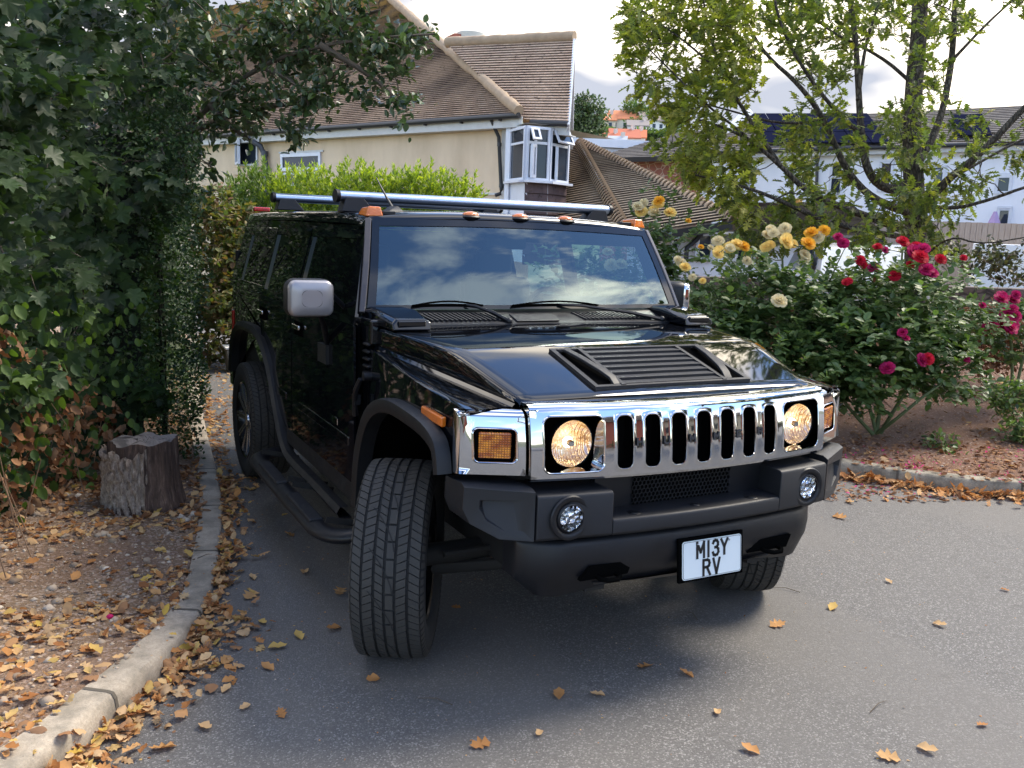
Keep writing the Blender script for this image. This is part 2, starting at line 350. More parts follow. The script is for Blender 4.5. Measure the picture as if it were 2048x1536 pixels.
bed(resample(EL, .22), 1, khl, .145, 9, 'soil'); bed(resample(ER, .3), -1, .115, .13, 9.5, 'soil')
# distant hill
mb = MB(); P = []
for i in range(41):
    row = []
    for j in range(61):
        r = 95+i*9; a = math.radians(-35+j*2.2); x = math.sin(a)*r; y = math.cos(a)*r
        z = -3+min(1, max(0, (r-110)/190))**1.1*(43+7*math.sin(a*5+1)+3*math.sin(a*17))
        row.append((x, y, z))
    P.append(row)
mb.grid(P).build('hill', simple('hillside scrub', (.07, .10, .035), .95, var=.5), kind='structure', smooth=60)
# ================================================================ buildings
UPZ = Vector((0, 0, 1))
def tiled(mb, eL, eR, rR, rL, expo=.1, lift=.022, gap=0):
    """stepped tile courses between an eave line and a ridge line"""
    n = max(2, int(((eL-rL).length+(eR-rR).length)/2/expo)); nm = (eR-eL).cross(rL-eL if (rL-eL).length > .1 else rR-eL).normalized()
    if nm.z < 0: nm = -nm
    for i in range(n):
        a, b = i/n, (i+1)/n; A, B = eL.lerp(rL, a), eR.lerp(rR, a); C, D = eR.lerp(rR, b), eL.lerp(rL, b)
        ud = (eR-eL).normalized(); u = lambda p: (p-eL).dot(ud); sl = ((eL.lerp(eR, .5)-rL.lerp(rR, .5)).length)
        va, vb = round(a*n)*expo, round(a*n+1)*expo
        if (C-D).length < .05: mb.poly([A+nm*lift, B+nm*lift, C], [(u(A), va), (u(B), va), (u(C), vb)])
        else: mb.poly([A+nm*lift, B+nm*lift, C, D], [(u(A), va), (u(B), va), (u(C), vb), (u(D), vb)])
        mb.poly([A, B, B+nm*lift, A+nm*lift], [(u(A), va), (u(B), va), (u(B), va), (u(A), va)])
    return nm
def window(P, name, O, ud, nd, w, h, parent, frame=.06, mull=(), trans=(), pane=None, depth=.07, fm=None, glassmat=None, opened=()):
    """window in a wall: O lower-left outer corner, ud along wall, nd outward normal"""
    fm = fm or M['white']; mb = MB(); R = Matrix((ud, nd, UPZ)).transposed()
    def bar(u0, u1, z0, z1, d=depth, out=0): mb.box(O+ud*(u0+u1)/2+UPZ*(z0+z1)/2+nd*(out+d/2-.02), (u1-u0, d, z1-z0), R)
    bar(0, w, 0, frame); bar(0, w, h-frame, h); bar(0, frame, frame, h-frame); bar(w-frame, w, frame, h-frame)
    for u in mull: bar(u-frame/2, u+frame/2, frame, h-frame, depth*.9)
    for z in trans: bar(frame, w-frame, z-frame/2, z+frame/2, depth*.8)
    f = mb.build(name, fm, parent, smooth=0, bevel=.008, seg=1)
    MB().poly([O+nd*.012+ud*frame+UPZ*frame, O+nd*.012+ud*(w-frame)+UPZ*frame, O+nd*.012+ud*(w-frame)+UPZ*(h-frame), O+nd*.012+ud*frame+UPZ*(h-frame)]).build('pane', glassmat or M['pane'], f, smooth=0)
    return f
# ---- cream house, seen over the parked vehicle
dA = Vector((-.432, .902, 0)).normalized(); nA = Vector((-dA.y, dA.x, 0)); nA = -nA if nA.x > 0 else nA   # outward normal (towards the left of the view)
C0 = at(1004, 245, 20); C0 = Vector((C0.x, C0.y, 0)); ze = at(1004, 252, 20).z
house = empty('house', C0, 'cream rendered house with brown tiled roof and white bay window behind the hedge', 'house')
dB = -nA        # direction of the other wall
def wallA(u, z): return C0+dA*u+UPZ*z
def rayplane(px, py, P0, n):
    d = at(px, py, 1)-CAM; return CAM+d*((P0-CAM).dot(n)/d.dot(n))
mb = MB(); Lh = 17
mb.poly([wallA(0, -1), wallA(Lh, -1), wallA(Lh, ze), wallA(0, ze)]).poly([wallA(0, -1), wallA(0, ze), wallA(0, ze)+dB*1.2, wallA(0, -1)+dB*1.2])
mb.poly([wallA(Lh, -1), wallA(Lh, ze), wallA(Lh, ze)+dB*8, wallA(Lh, -1)+dB*8]); mb.build('wall', M['cream'], house, smooth=0)
# eaves
E1 = rayplane(1040, 226, wallA(0, ze)+nA*.35, nA); ez = E1.z; E2 = E1+dA*19; E2.z = ez
ang = math.radians(42); upA = (dB*math.cos(ang)+UPZ*math.sin(ang)).normalized(); nR = (nA*math.sin(ang)+UPZ*math.cos(ang)).normalized()
HT = rayplane(772, -8, E1, nR); Hd = HT-E1; Rt = E1+Hd*1.25; RL = Rt+dA*11
roof = MB(); tiled(roof, E2, E1, Rt, RL, .115, .038); ro = roof.build('roof', M['tiles'], house, smooth=0)
mb = MB(); pth = [E1+Hd*(i/60)*1.25+nR*.07+Vector((random.uniform(-.02, .02), 0, random.uniform(-.015, .015))) for i in range(61)]; mb.tube(pth, [.115+.02*random.random() for _ in pth], 8); mb.build('hip_tiles', M['ridge'], ro, smooth=60)
# wing roof (faces the viewer, gable at its right end)
R1 = at(1149, 76, 20.6); V1 = at(1137, 243, 19.0); R2 = at(880, 86, 22.3); nW = (R1-V1).cross(R2-V1).normalized(); V2 = rayplane(1040, 238, V1, nW); V0 = rayplane(1000, 214, V1, nW); V3 = rayplane(895, 100, V1, nW)
V2b = rayplane(1062, 240, V1, nW); V2c = rayplane(905, 90, V1, nW); back = -nW if nW.dot(at(1000, 200, 1)-CAM) < 0 else nW
dW = V2b-V1; R2x = R1+(R1-R2).normalized()*-1*((R1-R2).length); V2x = V1+(R2-R1)*((V2b-V1).length/(R2-R1).length*1.0)
VL = rayplane(1050, 240, V1, nW); R2 = rayplane(893, 88, V1, nW); wr = MB(); tiled(wr, VL, V1, R1, R2, .115, .030); wro = wr.build('roof', M['tiles'], house, smooth=0)
mb = MB(); pts = [R1.lerp(R2, i/30)+UPZ*(.03+random.uniform(-.012, .012)) for i in range(31)]; mb.tube(pts, .13, 8); mb.build('ridge_tiles', M['ridge'], wro, smooth=60)
# gable end of the wing: hung tiles, verge board, soffit
VB = Vector((2*R1.x-V1.x, 2*R1.y-V1.y, V1.z)); gd = (VB-V1); gd.z = 0; gd.normalize(); gr = (R1-R2); gr.z = 0; gr.normalize()
mb = MB(); gi = -gr*.18
mb.poly([V1+gi, VB+gi, R1+gi+UPZ*-.08], [(0, 0), ((VB-V1).length, 0), ((VB-V1).length/2, R1.z-V1.z)]); mb.build('gable', M['darktiles'], house, smooth=0)
mb = MB(); mb.sweep([V1-UPZ*.12, R1-UPZ*.08], [(-.03, -.12), (.03, -.12), (.03, .08), (-.03, .08)]); mb.sweep([R1-UPZ*.08, VB-UPZ*.12], [(-.03, -.12), (.03, -.12), (.03, .08), (-.03, .08)]); mb.build('verge_board', M['white'], house, smooth=0)
rb = MB(); VB2 = VB.lerp(R1, .12)+gi; tiled(rb, VB2, VL+(VB2-V1), R2, R1+gi, .2, .02); rb.build('roof', M['tiles'], house, smooth=0)
# fascia, soffit and gutter
def eave_set(a, b, nd, par, drop=.22, gut=.06):
    R = Matrix((((b-a).normalized()), nd, UPZ)).transposed(); c = a.lerp(b, .5); L = (b-a).length
    MB().box(c-UPZ*(drop/2+.06)-nd*.09, (L, .03, drop), R).build('fascia', M['fascia'], par, smooth=0)
    mb = MB(); mb.tube([a+nd*.02-UPZ*.05, b+nd*.02-UPZ*.05], gut, 10)
    k = int(L/1.1)
    for i in range(k): mb.box(a.lerp(b, (i+.5)/k)-UPZ*.10-nd*.02, (.03, .1, .08), R)
    mb.build('gutter', M['black_plastic'], par, smooth=60)
    MB().box(c-nd*.27-UPZ*(drop+.05), (L, .36, .02), R).build('soffit', M['fascia'], par, smooth=0)
eave_set(E2, E1, nA, house)
gnW = Vector((nW.x, nW.y, 0)).normalized(); gnW = gnW if gnW.dot(CAM-V1) > 0 else -gnW
eave_set(V2b, V1, gnW, house)
# chimney pots behind the ridge
mb = MB(); p = at(920, 84, 25); mb.box(p-UPZ*.25, (.5, .5, .75)); mb.box(p+UPZ*.10, (.60, .60, .10)); mb.build('chimney', simple('red brick chimney', (.33, .11, .07), .9, var=.3, bump=.5, bscale=30), house, smooth=0, bevel=.01)
mb = MB(); p = at(941, 86, 25); mb.lathe([(0, .32), (.3, .30), (.40, .24), (.40, .05), (.34, .03), (.34, -.6)], 20, Matrix.Translation(p) @ Matrix.Rotation(-math.pi/2, 4, 'Y')); mb.build('chimney_pot', simple('pale chimney pot', (.50, .50, .44), .8, var=.2), house, smooth=40)
# windows in the side wall
def wpt(px, py): return rayplane(px, py, C0, nA)
def wwin(x0, x1, yt, yb, **k):
    a = wpt(x0, yb); b = wpt(x1, yb); t = wpt((x0+x1)/2, yt); ud = (b-a); ud.z = 0; w = ud.length; ud.normalize(); a.z = min(a.z, b.z)
    return window(None, 'window', a+nA*.0, ud, nA, w, t.z-a.z, house, **k), a, ud, w, t.z-a.z
wwin(563, 643, 306, 341, frame=.09); wwin(565, 643, 345, 372, frame=.06)
_, a, ud, w, h = wwin(477, 517, 278, 331, frame=.05)
# open casement of the small window
Rm = Matrix.Rotation(math.radians(-28), 3, 'Z'); cu = Rm @ ud; cn = Rm @ nA
window(None, 'casement', a+nA*.08+ud*.02+UPZ*.02, cu, cn, w*.62, h-.04, house, frame=.07)
MB().box(a+ud*w/2+nA*.04-UPZ*.16, (w+.3, .09, .18), Matrix((ud, nA, UPZ)).transposed()).build('window_sill', M['cream'], house, smooth=0, bevel=.01)
for x0, x1, y in ((560, 648, 304), (475, 519, 275)):
    a, b = wpt(x0, y), wpt(x1, y); MB().box(a.lerp(b, .5)+nA*.02, ((b-a).length, .05, .05), Matrix((ud, nA, UPZ)).transposed()).build('lintel', M['fascia'], house, smooth=0)
# soil pipe and downpipe
def wp(px, py, off=.12): return wpt(px, py)+nA*off
mb = MB(); pp = [wp(519, 232, .5), wp(520, 262, .5), wp(523, 281, .45), wp(532, 293, .2), wp(536, 310), wp(540, 345), wp(542, 400)]; mb.tube(pp, .075, 10)
for q in ((519, 262, .5), (536, 308, .12), (539, 340, .12)): c = wp(*q); mb.tube([c-UPZ*.07, c+UPZ*.07], .095, 10)
mb.build('soil_pipe', simple('grey soil pipe', (.055, .06, .075), .5), house, smooth=60)
mb = MB(); mb.tube([wp(998, 240, .3), wp(1002, 262, .2), wp(1003, 275, .1), wp(1008, 380, .1), wp(1007, 388, .12), wp(1001, 392, .2)], .042, 8)
for y in (290, 372): c = wp(1003.5+(y-275)*.045, y, .1); mb.tube([c-UPZ*.04, c+UPZ*.04], .055, 8)
mb.build('downpipe', M['black_plastic'], house, smooth=60)
mb = MB(); a = wp(700, 392, .02); b = wp(1004, 388, .02); a.z = b.z; mb.box(a.lerp(b, .5), ((b-a).length, .04, .05), Matrix((dA, nA, UPZ)).transposed()); mb.build('plinth_band', M['fascia'], house, smooth=0)
# bay window: three facets turned towards the viewer
bz0 = at(1030, 362, 19.6).z; bz1 = at(1030, 258, 19.6).z
q = [at(1022, 300, 19.75), at(1052, 300, 19.0), at(1098, 300, 19.25), at(1136, 300, 19.9)]; q = [Vector((p.x, p.y, 0)) for p in q]
bay = MB()
for i, (a, b) in enumerate(zip(q, q[1:])):
    ud = (b-a).normalized(); nd = Vector((ud.y, -ud.x, 0)); nd = nd if nd.dot(CAM-a) > 0 else -nd; w = (b-a).length; h = bz1-bz0
    window(None, 'window', a+UPZ*bz0, ud, nd, w, h, house, frame=.055, mull=() if i != 1 else (w*.38,), trans=(h*.70,))
    if i == 0: bw = MB().box(a.lerp(b, .5)+UPZ*(bz0-.9)-nd*.03, (w, .06, 1.7), Matrix((ud, nd, UPZ)).transposed()).build('bay_panel', M['white'], house, smooth=0)
    else:
        t = MB(); a2, b2 = a+UPZ*(bz0-1.8), b+UPZ*(bz0-1.8); tiled(t, a2, b2, b+UPZ*(bz0-.05), a+UPZ*(bz0-.05), .2, .02); t.build('hung_tiles', M['darktiles'], house, smooth=0)
    MB().box(a.lerp(b, .5)+UPZ*(bz0-.025)+nd*.05, (w+.06, .2, .05), Matrix((ud, nd, UPZ)).transposed()).build('window_sill', M['white'], house, smooth=0)
    if i:   # an open top light
        Rt_ = Matrix.Rotation(math.radians(-30 if i == 1 else -26), 3, ud); z_ = Rt_ @ UPZ; ww = w*(.36 if i == 1 else .8)
        o_ = a+ud*(.06 if i == 1 else .1)+UPZ*(bz0+h*.96)+nd*.07; mb = MB(); fr = .045; hh = h*.25
        R = Matrix((ud, Rt_ @ nd, z_)).transposed()
        for (u0, u1, s0, s1) in ((0, ww, 0, fr), (0, ww, hh-fr, hh), (0, fr, fr, hh-fr), (ww-fr, ww, fr, hh-fr)): mb.box(o_+ud*(u0+u1)/2-z_*(s0+s1)/2, (u1-u0, .04, s1-s0), R)
        f = mb.build('top_light', M['white'], house, smooth=0); MB().poly([o_+ud*fr-z_*fr, o_+ud*(ww-fr)-z_*fr, o_+ud*(ww-fr)-z_*(hh-fr), o_+ud*fr-z_*(hh-fr)]).build('pane', M['pane'], f, smooth=0)
        # open casement below
        Rz = Matrix.Rotation(math.radians(32), 3, 'Z'); window(None, 'casement', a+ud*(.08 if i == 1 else w*.2)+UPZ*(bz0+.05)+nd*.09, Rz @ ud, Rz @ nd, w*(.30 if i == 1 else .55), h*.62, house, frame=.06)
a, b = q[0], q[-1]; mb = MB(); mb.poly([q[0]+UPZ*(bz0-3), q[3]+UPZ*(bz0-3), q[3]+UPZ*bz1+dB*.4, q[0]+UPZ*bz1+dB*.4]); 
cm = MB()      # curtains hanging inside
for i, (a, b) in enumerate(zip(q, q[1:])):
    ud = (b-a).normalized(); nd = Vector((ud.y, -ud.x, 0)); nd = nd if nd.dot(CAM-a) > 0 else -nd
    pass
ct = MB(); top = [p+UPZ*(bz1+.06) for p in q]; ct.poly(top+[q[3]+UPZ*(bz1+.06)+dB*2, q[0]+UPZ*(bz1+.06)+dB*2]); ct.poly([q[0]+UPZ*-1+dB*.02, q[0]+UPZ*(bz1+.1)+dB*.02, wallA(0, bz1+.1), wallA(0, -1)]); ct.build('bay_soffit', M['fascia'], house, smooth=0)
MB().box(q[0]-nA*0+UPZ*(bz0+.0)+dA*.05, (.12, .12, 3.2), Matrix((dA, nA, UPZ)).transposed()).build('corner_post', M['white'], house, smooth=0)
# ---- bungalow with bonnet-hipped roof
bung = empty('bungalow', Vector((9, 14, 0)), 'low bungalow with tan tiled bonnet-hip roof between the cream house and the white house', 'bungalow')
P0 = at(1157, 283, 24); P1 = at(1466, 438, 16.5); P2 = at(1258, 470, 16.2); P3 = at(1085, 486, 19)
r3 = MB(); tiled(r3, P2, P1, P0+(P1-P2)*.001, P0, .17, .035); r3o = r3.build('roof', M['tiles3'], bung, smooth=0)
r2_ = MB(); tiled(r2_, P3, P2, P0, P0-(P2-P3)*.2, .17, .03); r2o = r2_.build('roof', M['tiles2'], bung, smooth=0)
def bonnets(A, B, n, par, w=.24):
    mb = MB(); ax = (B-A).normalized(); sd_ = ax.cross(UPZ).normalized(); up_ = sd_.cross(ax).normalized(); sec = [(-w, -.10), (-w*.5, .02), (0, .07), (w*.5, .02), (w, -.10)]
    for i in range(n):
        a = A.lerp(B, i/n); b = A.lerp(B, (i+1.15)/n); mb.grid([[a+sd_*u*.85+up_*(v+.0) for u, v in sec], [b+sd_*u+up_*(v+.075) for u, v in sec], [b+sd_*u+up_*(v+.035) for u, v in sec]])
    return mb.build('bonnet_tiles', M['ridge'], par, smooth=0)
bonnets(P0, P2, 44, r3o, .15); bonnets(P0, P1, 46, r3o, .12)
mb = MB(); bd = (P1-P2); bd.z = 0; bd.normalize(); bn = Vector((bd.y, -bd.x, 0)); bn = bn if bn.dot(CAM-P1) > 0 else -bn
bwL = P2.lerp(P1, .05)-bn*.35; bwR = P1-bn*.35
def vwall(mb, a, b, z0, z1): mb.poly([Vector((a.x, a.y, z0)), Vector((b.x, b.y, z0)), Vector((b.x, b.y, z1)), Vector((a.x, a.y, z1))])
mb.poly([Vector((bwL.x, bwL.y, -.5)), Vector((bwR.x, bwR.y, -.5)), bwR-UPZ*.1, bwL-UPZ*.1]); vwall(mb, bwR, bwR-bn*6, -.5, P1.z-.1); mb.build('wall', M['white_render'], bung, smooth=0)
MB().hull8([P2-UPZ*.03, P1-UPZ*.03, P1-UPZ*.20, P2-UPZ*.20], [P2-UPZ*.03-bn*.05, P1-UPZ*.03-bn*.05, P1-UPZ*.20-bn*.05, P2-UPZ*.20-bn*.05]).build('fascia', M['black_plastic'], bung, smooth=0)
def bwall(px, py): return rayplane(px, py, bwR+bn*.01, bn)
def bwinpx(x0, x1, yt, yb, par, pf, **k):
    a, b, t = pf(x0, yb), pf(x1, yb), pf((x0+x1)/2, yt); ud = b-a; ud.z = 0; w = ud.length; ud.normalize(); nd = Vector((ud.y, -ud.x, 0)); nd = nd if nd.dot(CAM-a) > 0 else -nd
    a.z = min(a.z, b.z); return window(None, 'window', a, ud, nd, w, t.z-a.z, par, **k)
bwinpx(1388, 1424, 464, 522, bung, bwall, frame=.07, trans=(.7,)); bwinpx(1340, 1358, 462, 500, bung, bwall, frame=.05)
mb = MB(); c = bwall(1386, 490); mb.tube([bwall(1400, 462)+bn*.15, bwall(1388, 480)+bn*.1, bwall(1370, 495)+bn*.1, bwall(1368, 520)+bn*.1], .05, 8); mb.build('downpipe', M['black_plastic'], bung, smooth=60)
# lower extension to the right
G1 = at(1440, 463, 17.6); G2 = at(1770, 475, 16.5); G2.z = G1.z; G3 = at(1700, 405, 20.5); G4 = at(1450, 398, 23); G4.z = G3.z
re = MB(); tiled(re, G1, G2, G3, G4, .17, .035); re.build('roof', M['tiles3'], bung, smooth=0)
gd2 = (G2-G1).normalized(); gn = Vector((gd2.y, -gd2.x, 0)); gn = gn if gn.dot(CAM-G1) > 0 else -gn
mb = MB(); vwall(mb, G1-gn*.3, G2-gn*.3, -.5, G1.z); mb.build('wall', M['white_render'], bung, smooth=0)
MB().box(G1.lerp(G2, .5)-UPZ*.13-gn*.02, ((G2-G1).length, .06, .16), Matrix((gd2, gn, UPZ)).transposed()).build('fascia', M['black_plastic'], bung, smooth=0)
bwinpx(1447, 1494, 475, 522, bung, lambda x, y: rayplane(x, y, G1-gn*.28, gn), frame=.06, mull=(.25,))
MB().box(at(1588, 410, 21.5), (.32, .32, .3), Matrix.Rotation(.5, 3, 'Z')).build('ridge_vent', simple('orange ridge tile', (.45, .24, .06), .9), bung, smooth=0, bevel=.05)
# ---- white house with solar panels
WN = nA; Wd = -dA; W0 = at(1406, 318, 35); W0 = Vector((W0.x, W0.y, 0)); 
W0 = rayplane(1406, 318, at(1480, 303, 34), WN); W0 = Vector((W0.x, W0.y, 0)); wez = at(1480, 303, 34).z
wh = empty('house', W0, 'long white rendered house with black solar panels on a grey slate roof behind the tree', 'house')
mb = MB(); WL = 26; WR = W0+Wd*WL
mb.poly([W0-UPZ, WR-UPZ, WR+UPZ*wez, W0+UPZ*wez]); mb.poly([W0-UPZ, W0+UPZ*wez, W0+UPZ*(wez+2.4)-WN*4, W0+UPZ*wez-WN*8, W0-UPZ-WN*8]); mb.build('wall', M['white_render'], wh, smooth=0)
def whp(px, py): return rayplane(px, py, W0, WN)
wev = W0+UPZ*wez+WN*.4-Wd*.3; wer = wev+Wd*(WL+.6); ridge0 = wev-WN*4.6+UPZ*1.75; ridge1 = ridge0+Wd*(WL+.6)
rw = MB(); tiled(rw, wev, wer, ridge1, ridge0, .24, .02); rwo = rw.build('roof', M['slate'], wh, smooth=0)
eave_set(wev, wer, WN, wh, .2, .07)
nS = (ridge0-wev).cross(Wd).normalized(); nS = nS if nS.z > 0 else -nS
def rp(px, py): return rayplane(px, py, wev+nS*.10, nS)
def solar(x0, x1, x2, x3, y0, y1, n, m):
    A, B, C, D = rp(x0, y1), rp(x1, y1), rp(x3, y0), rp(x2, y0); mb = MB()
    for i in range(n):
        for j in range(m):
            e = .008; a0, a1, b0, b1 = i/n+e/2, (i+1)/n-e/2, j/m+e, (j+1)/m-e
            f = lambda s, t: (A.lerp(B, s)).lerp(D.lerp(C, s), t); pts = [f(a0, b0), f(a1, b0), f(a1, b1), f(a0, b1)]; mb.hull8([p for p in pts], [p+nS*.04 for p in pts])
    mb.build('solar_panels', M['solar'], wh, smooth=0)
solar(1535, 1782, 1500, 1735, 228, 287, 7, 3); solar(1915, 1985, 1902, 1965, 230, 272, 2, 2)
for x0, x1, yt, yb in ((1656, 1684, 326, 390), (1754, 1783, 322, 384), (1860, 1888, 330, 380), (1988, 2022, 350, 388), (1990, 2020, 412, 457), (1478, 1500, 350, 372)):
    bwinpx(x0, x1, yt, yb, wh, whp, frame=.09, trans=((.62,) if x0 != 1478 else ()))
mb = MB(); mb.tube([whp(1640, 290)+WN*.1, whp(1636, 310)+WN*.1, whp(1634, 470)+WN*.1], .06, 8); mb.build('downpipe', M['black_plastic'], wh, smooth=60)
# red rubble outbuilding at its left end
ob = empty('outbuilding', W0-Wd*3, 'red rubble stone building with grey roof joined to the left end of the white house', 'outbuilding')
mb = MB(); Q0 = W0-Wd*4.9-WN*.6; Q1 = W0-WN*.6; qz = at(1330, 308, 37).z
mb.poly([Q0-UPZ, Q1-UPZ, Q1+UPZ*qz, Q0+UPZ*qz]); mb.build('wall', M['rubble'], ob, smooth=0)
a = Q0+WN*.5-Wd*.3+UPZ*(qz-.2); b = Q1+WN*.5-Wd*.0+UPZ*(qz-.2); c = b-WN*4+UPZ*1.5-Wd*.0; d = a-WN*4+UPZ*1.5+Wd*2.2
t = MB(); tiled(t, a, b, c, d, .24, .02); t.build('roof', M['slate'], ob, smooth=0)
MB().box(a.lerp(b, .5)-UPZ*.08, ((a-b).length, .06, .2), Matrix((Wd, WN, UPZ)).transposed()).build('fascia', M['black_plastic'], ob, smooth=0)
fl = MB(); p = at(1265, 300, 42); fl.box(p, (9, 5, .35), Matrix.Rotation(-.4, 3, 'Z')); fl.box(p-UPZ*2.2, (8.6, 4.6, 4), Matrix.Rotation(-.4, 3, 'Z'))
tag(fl.build('garage', M['white_render'], smooth=0), 'flat white garage roof edge glimpsed beyond the bungalow ridge', 'garage')
# ---- garden walls, fence on the right
dG = (at(2048, 565, 15)-at(1850, 570, 15)).normalized(); dG.z = 0
a = Vector((7.6, 8.9, -.2)); b = Vector((24, -1.6, -.2)); nG = Vector(((b-a).normalized().y, -(b-a).normalized().x, 0)); nG = nG if nG.dot(CAM-a) > 0 else -nG
def longwall(name, off, z1, th, mat, label, cat, A=a, B=b, cap=None):
    R = Matrix(((B-A).normalized(), nG, UPZ)).transposed(); A2, B2 = A-nG*off, B-nG*off; c = A2.lerp(B2, .5)
    if cap is None: return tag(MB().box(Vector((c.x, c.y, (z1-.3)/2)), ((B2-A2).length, th, z1+.3), R).build(name, mat, smooth=0, bevel=.02), label, cat)
longwall('stone_wall', 0, 1.28, .35, M['stone'], 'dark stone garden wall behind the roses at the right edge', 'garden wall')
longwall('garden_wall', 3.2, 2.05, .2, simple('bright white wall', (.86, .86, .84), .7, var=.05), 'bright white painted wall standing behind the dark stone wall', 'garden wall', A=a+Vector((6, -2.5, 0)))
fn = empty('board_fence', Vector((15, 9, 0)), 'pale vertical board fence above the white wall in front of the white house', 'fence'); mb = MB()
F0, F1 = a-nG*5.2+Vector((3.5, 0, 0)), b-nG*5.2; L = (F1-F0).length; R = Matrix(((F1-F0).normalized(), nG, UPZ)).transposed()
for i in range(int(L/.125)):
    c = F0.lerp(F1, (i+.5)*.125/L); mb.box(Vector((c.x, c.y, 1.25)), (.115, .025, 2.62+random.uniform(-.01, .01)), R)
mb.build('boards', M['fence'], fn, smooth=0)
mb = MB(); c = F0.lerp(F1, .5); mb.box(Vector((c.x, c.y, 2.4))-nG*.05, (L, .04, .09), R); mb.build('rail', M['fence'], fn, smooth=0)
# closed garden parasol in front of the white house
pa = empty('parasol', whp(1996, 470), 'folded lilac garden parasol leaning by the lower window of the white house', 'parasol')
pt = whp(2001, 432)+WN*1.0; pb = whp(1985, 475)+WN*1.0
mb = MB(); mb.tube([pb-UPZ*2, pb, pb.lerp(pt, .6)+UPZ*.1, pt], .05, 8); mb.build('pole', M['fascia'], pa, smooth=60)
mb = MB(); mb.tube([pt+UPZ*.1, pt-UPZ*.3, pt-UPZ*1.0+Vector((.1, 0, 0)), pt-UPZ*1.35], [.05, .2, .3, .22], 7); mb.build('canopy', simple('lilac cloth', (.42, .30, .48), .9, var=.15), pa, smooth=0)
# ---- far houses on the hill
hb = [(1252, 263, 252, 9.5, 5.5, (.62, .22, .10), (.72, .62, .50), 'large cream house with orange roof on the far hillside'),
      (1211, 258, 250, 5, 4, (.60, .22, .10), (.74, .60, .45), 'small orange-roofed house left of the large cream one on the hill'),
      (1299, 263, 250, 7, 5, (.34, .27, .22), (.80, .76, .72), 'pale gabled house with brown roof right of the large cream one on the hill'),
      (1275, 268, 240, 5.5, 3.4, (.26, .22, .20), (.78, .74, .70), 'low dark-roofed house with white chimney on the far hillside'),
      (1246, 300, 205, 6.5, 4.5, (.45, .14, .08), (.85, .85, .86), 'white gabled house with red roof at the foot of the hill'),
      (1268, 296, 212, 5, 4, (.60, .18, .08), (.80, .80, .80), 'orange-red roof behind the white gabled house at the foot of the hill'),
      (1216, 304, 200, 5, 4, (.55, .17, .09), (.82, .80, .78), 'red-roofed house lowest at the left of the hill'),
      (1234, 306, 195, 3.6, 3.4, (.5, .5, .52), (.82, .84, .88), 'small white block beside the white gabled house at the hill foot')]
for px, py, D, w, h, rc, wc, lab in hb:
    p = at(px, py, D); hs = empty('house', p, lab, 'house', 'houses on the far hill'); rz = Matrix.Rotation(-.48+random.uniform(-.3, .3), 3, 'Z'); t = lambda x, y, z: p+(rz @ Vector((x, y, 0)))+UPZ*z
    mb = MB(); dd = w*.4; mb.hull8([t(-w/2, -dd, -3), t(w/2, -dd, -3), t(w/2, dd, -3), t(-w/2, dd, -3)], [t(-w/2, -dd, h*.55), t(w/2, -dd, h*.55), t(w/2, dd, h*.55), t(-w/2, dd, h*.55)])
    for s in (-1, 1): mb.poly([t(s*w/2, -dd, h*.55), t(s*w/2, dd, h*.55), t(s*w/2, 0, h)])
    mb.build('wall', simple('far wall', wc, .8), hs, smooth=0)
    mb = MB(); e = .35
    mb.hull8([t(-w/2-e, -dd-e, h*.5), t(w/2+e, -dd-e, h*.5), t(w/2+e, 0, h), t(-w/2-e, 0, h)], [t(-w/2-e, -dd-e, h*.5+.25), t(w/2+e, -dd-e, h*.5+.25), t(w/2+e, 0, h+.25), t(-w/2-e, 0, h+.25)])
    mb.hull8([t(-w/2-e, dd+e, h*.5), t(w/2+e, dd+e, h*.5), t(w/2+e, 0, h), t(-w/2-e, 0, h)], [t(-w/2-e, dd+e, h*.5+.25), t(w/2+e, dd+e, h*.5+.25), t(w/2+e, 0, h+.25), t(-w/2-e, 0, h+.25)])
    ro_ = mb.build('roof', simple('far roof', rc, .9), hs, smooth=0); mb = MB(); mb.box(t(w*.3, 0, h+.4), (.7, .7, 1.3)); mb.build('chimney', simple('far chimney', (.6, .5, .45), .9), ro_, smooth=0)
    for x in ((-.3, 0, .3) if w > 6 else (-.2, .2)): MB().box(t(x*w, -dd-.03, h*.25), (.9, .06, 1.1), rz).build('window', M['pane'], hs, smooth=0)
# ================================================================ the vehicle
M['paint'] = simple('black paint', (.003, .0035, .005), .035, Specular_IOR_Level=.55)
def m_chrome():
    m = MT('chrome'); n = m.noise(m.co(), 3.0, 2); return m.out(m.pbr((.56, .57, .59), m.ramp(m.noise(m.co(), 25, 4), [(.3, (.03,)*3), (.8, (.07,)*3)]), 1, m.bump(n, .10, .01)))
M['chrome'] = m_chrome()
M['alu'] = simple('brushed bar', (.42, .50, .62), .28, 1)
def m_plastic(name, c, r):
    m = MT(name); co = m.co(); f = m.noise(co, 500, 2); b = m.noise(co, 7, 5, .6)
    dst = m.ramp(m.noise(m.co((1, 1, 1), loc=(2, 2, 2)), 130, 6, .8), [(.60, (0, 0, 0)), (.74, (.45,)*3)])
    return m.out(m.pbr(m.mix(dst, m.mix(b, tuple(x*.7 for x in c), tuple(x*1.4 for x in c)), (.045, .042, .038)), m.ramp(b, [(.3, (r-.08,)*3), (.7, (r+.08,)*3)]), 0, m.bump(f, .25, .0015), Specular_IOR_Level=.38))
M['plastic'] = m_plastic('grey textured plastic', (.0105, .011, .0135), .52); M['plastic2'] = m_plastic('dark lower plastic', (.0045, .005, .007), .45); M['flareplastic'] = m_plastic('wheel arch plastic', (.008, .0085, .010), .5)
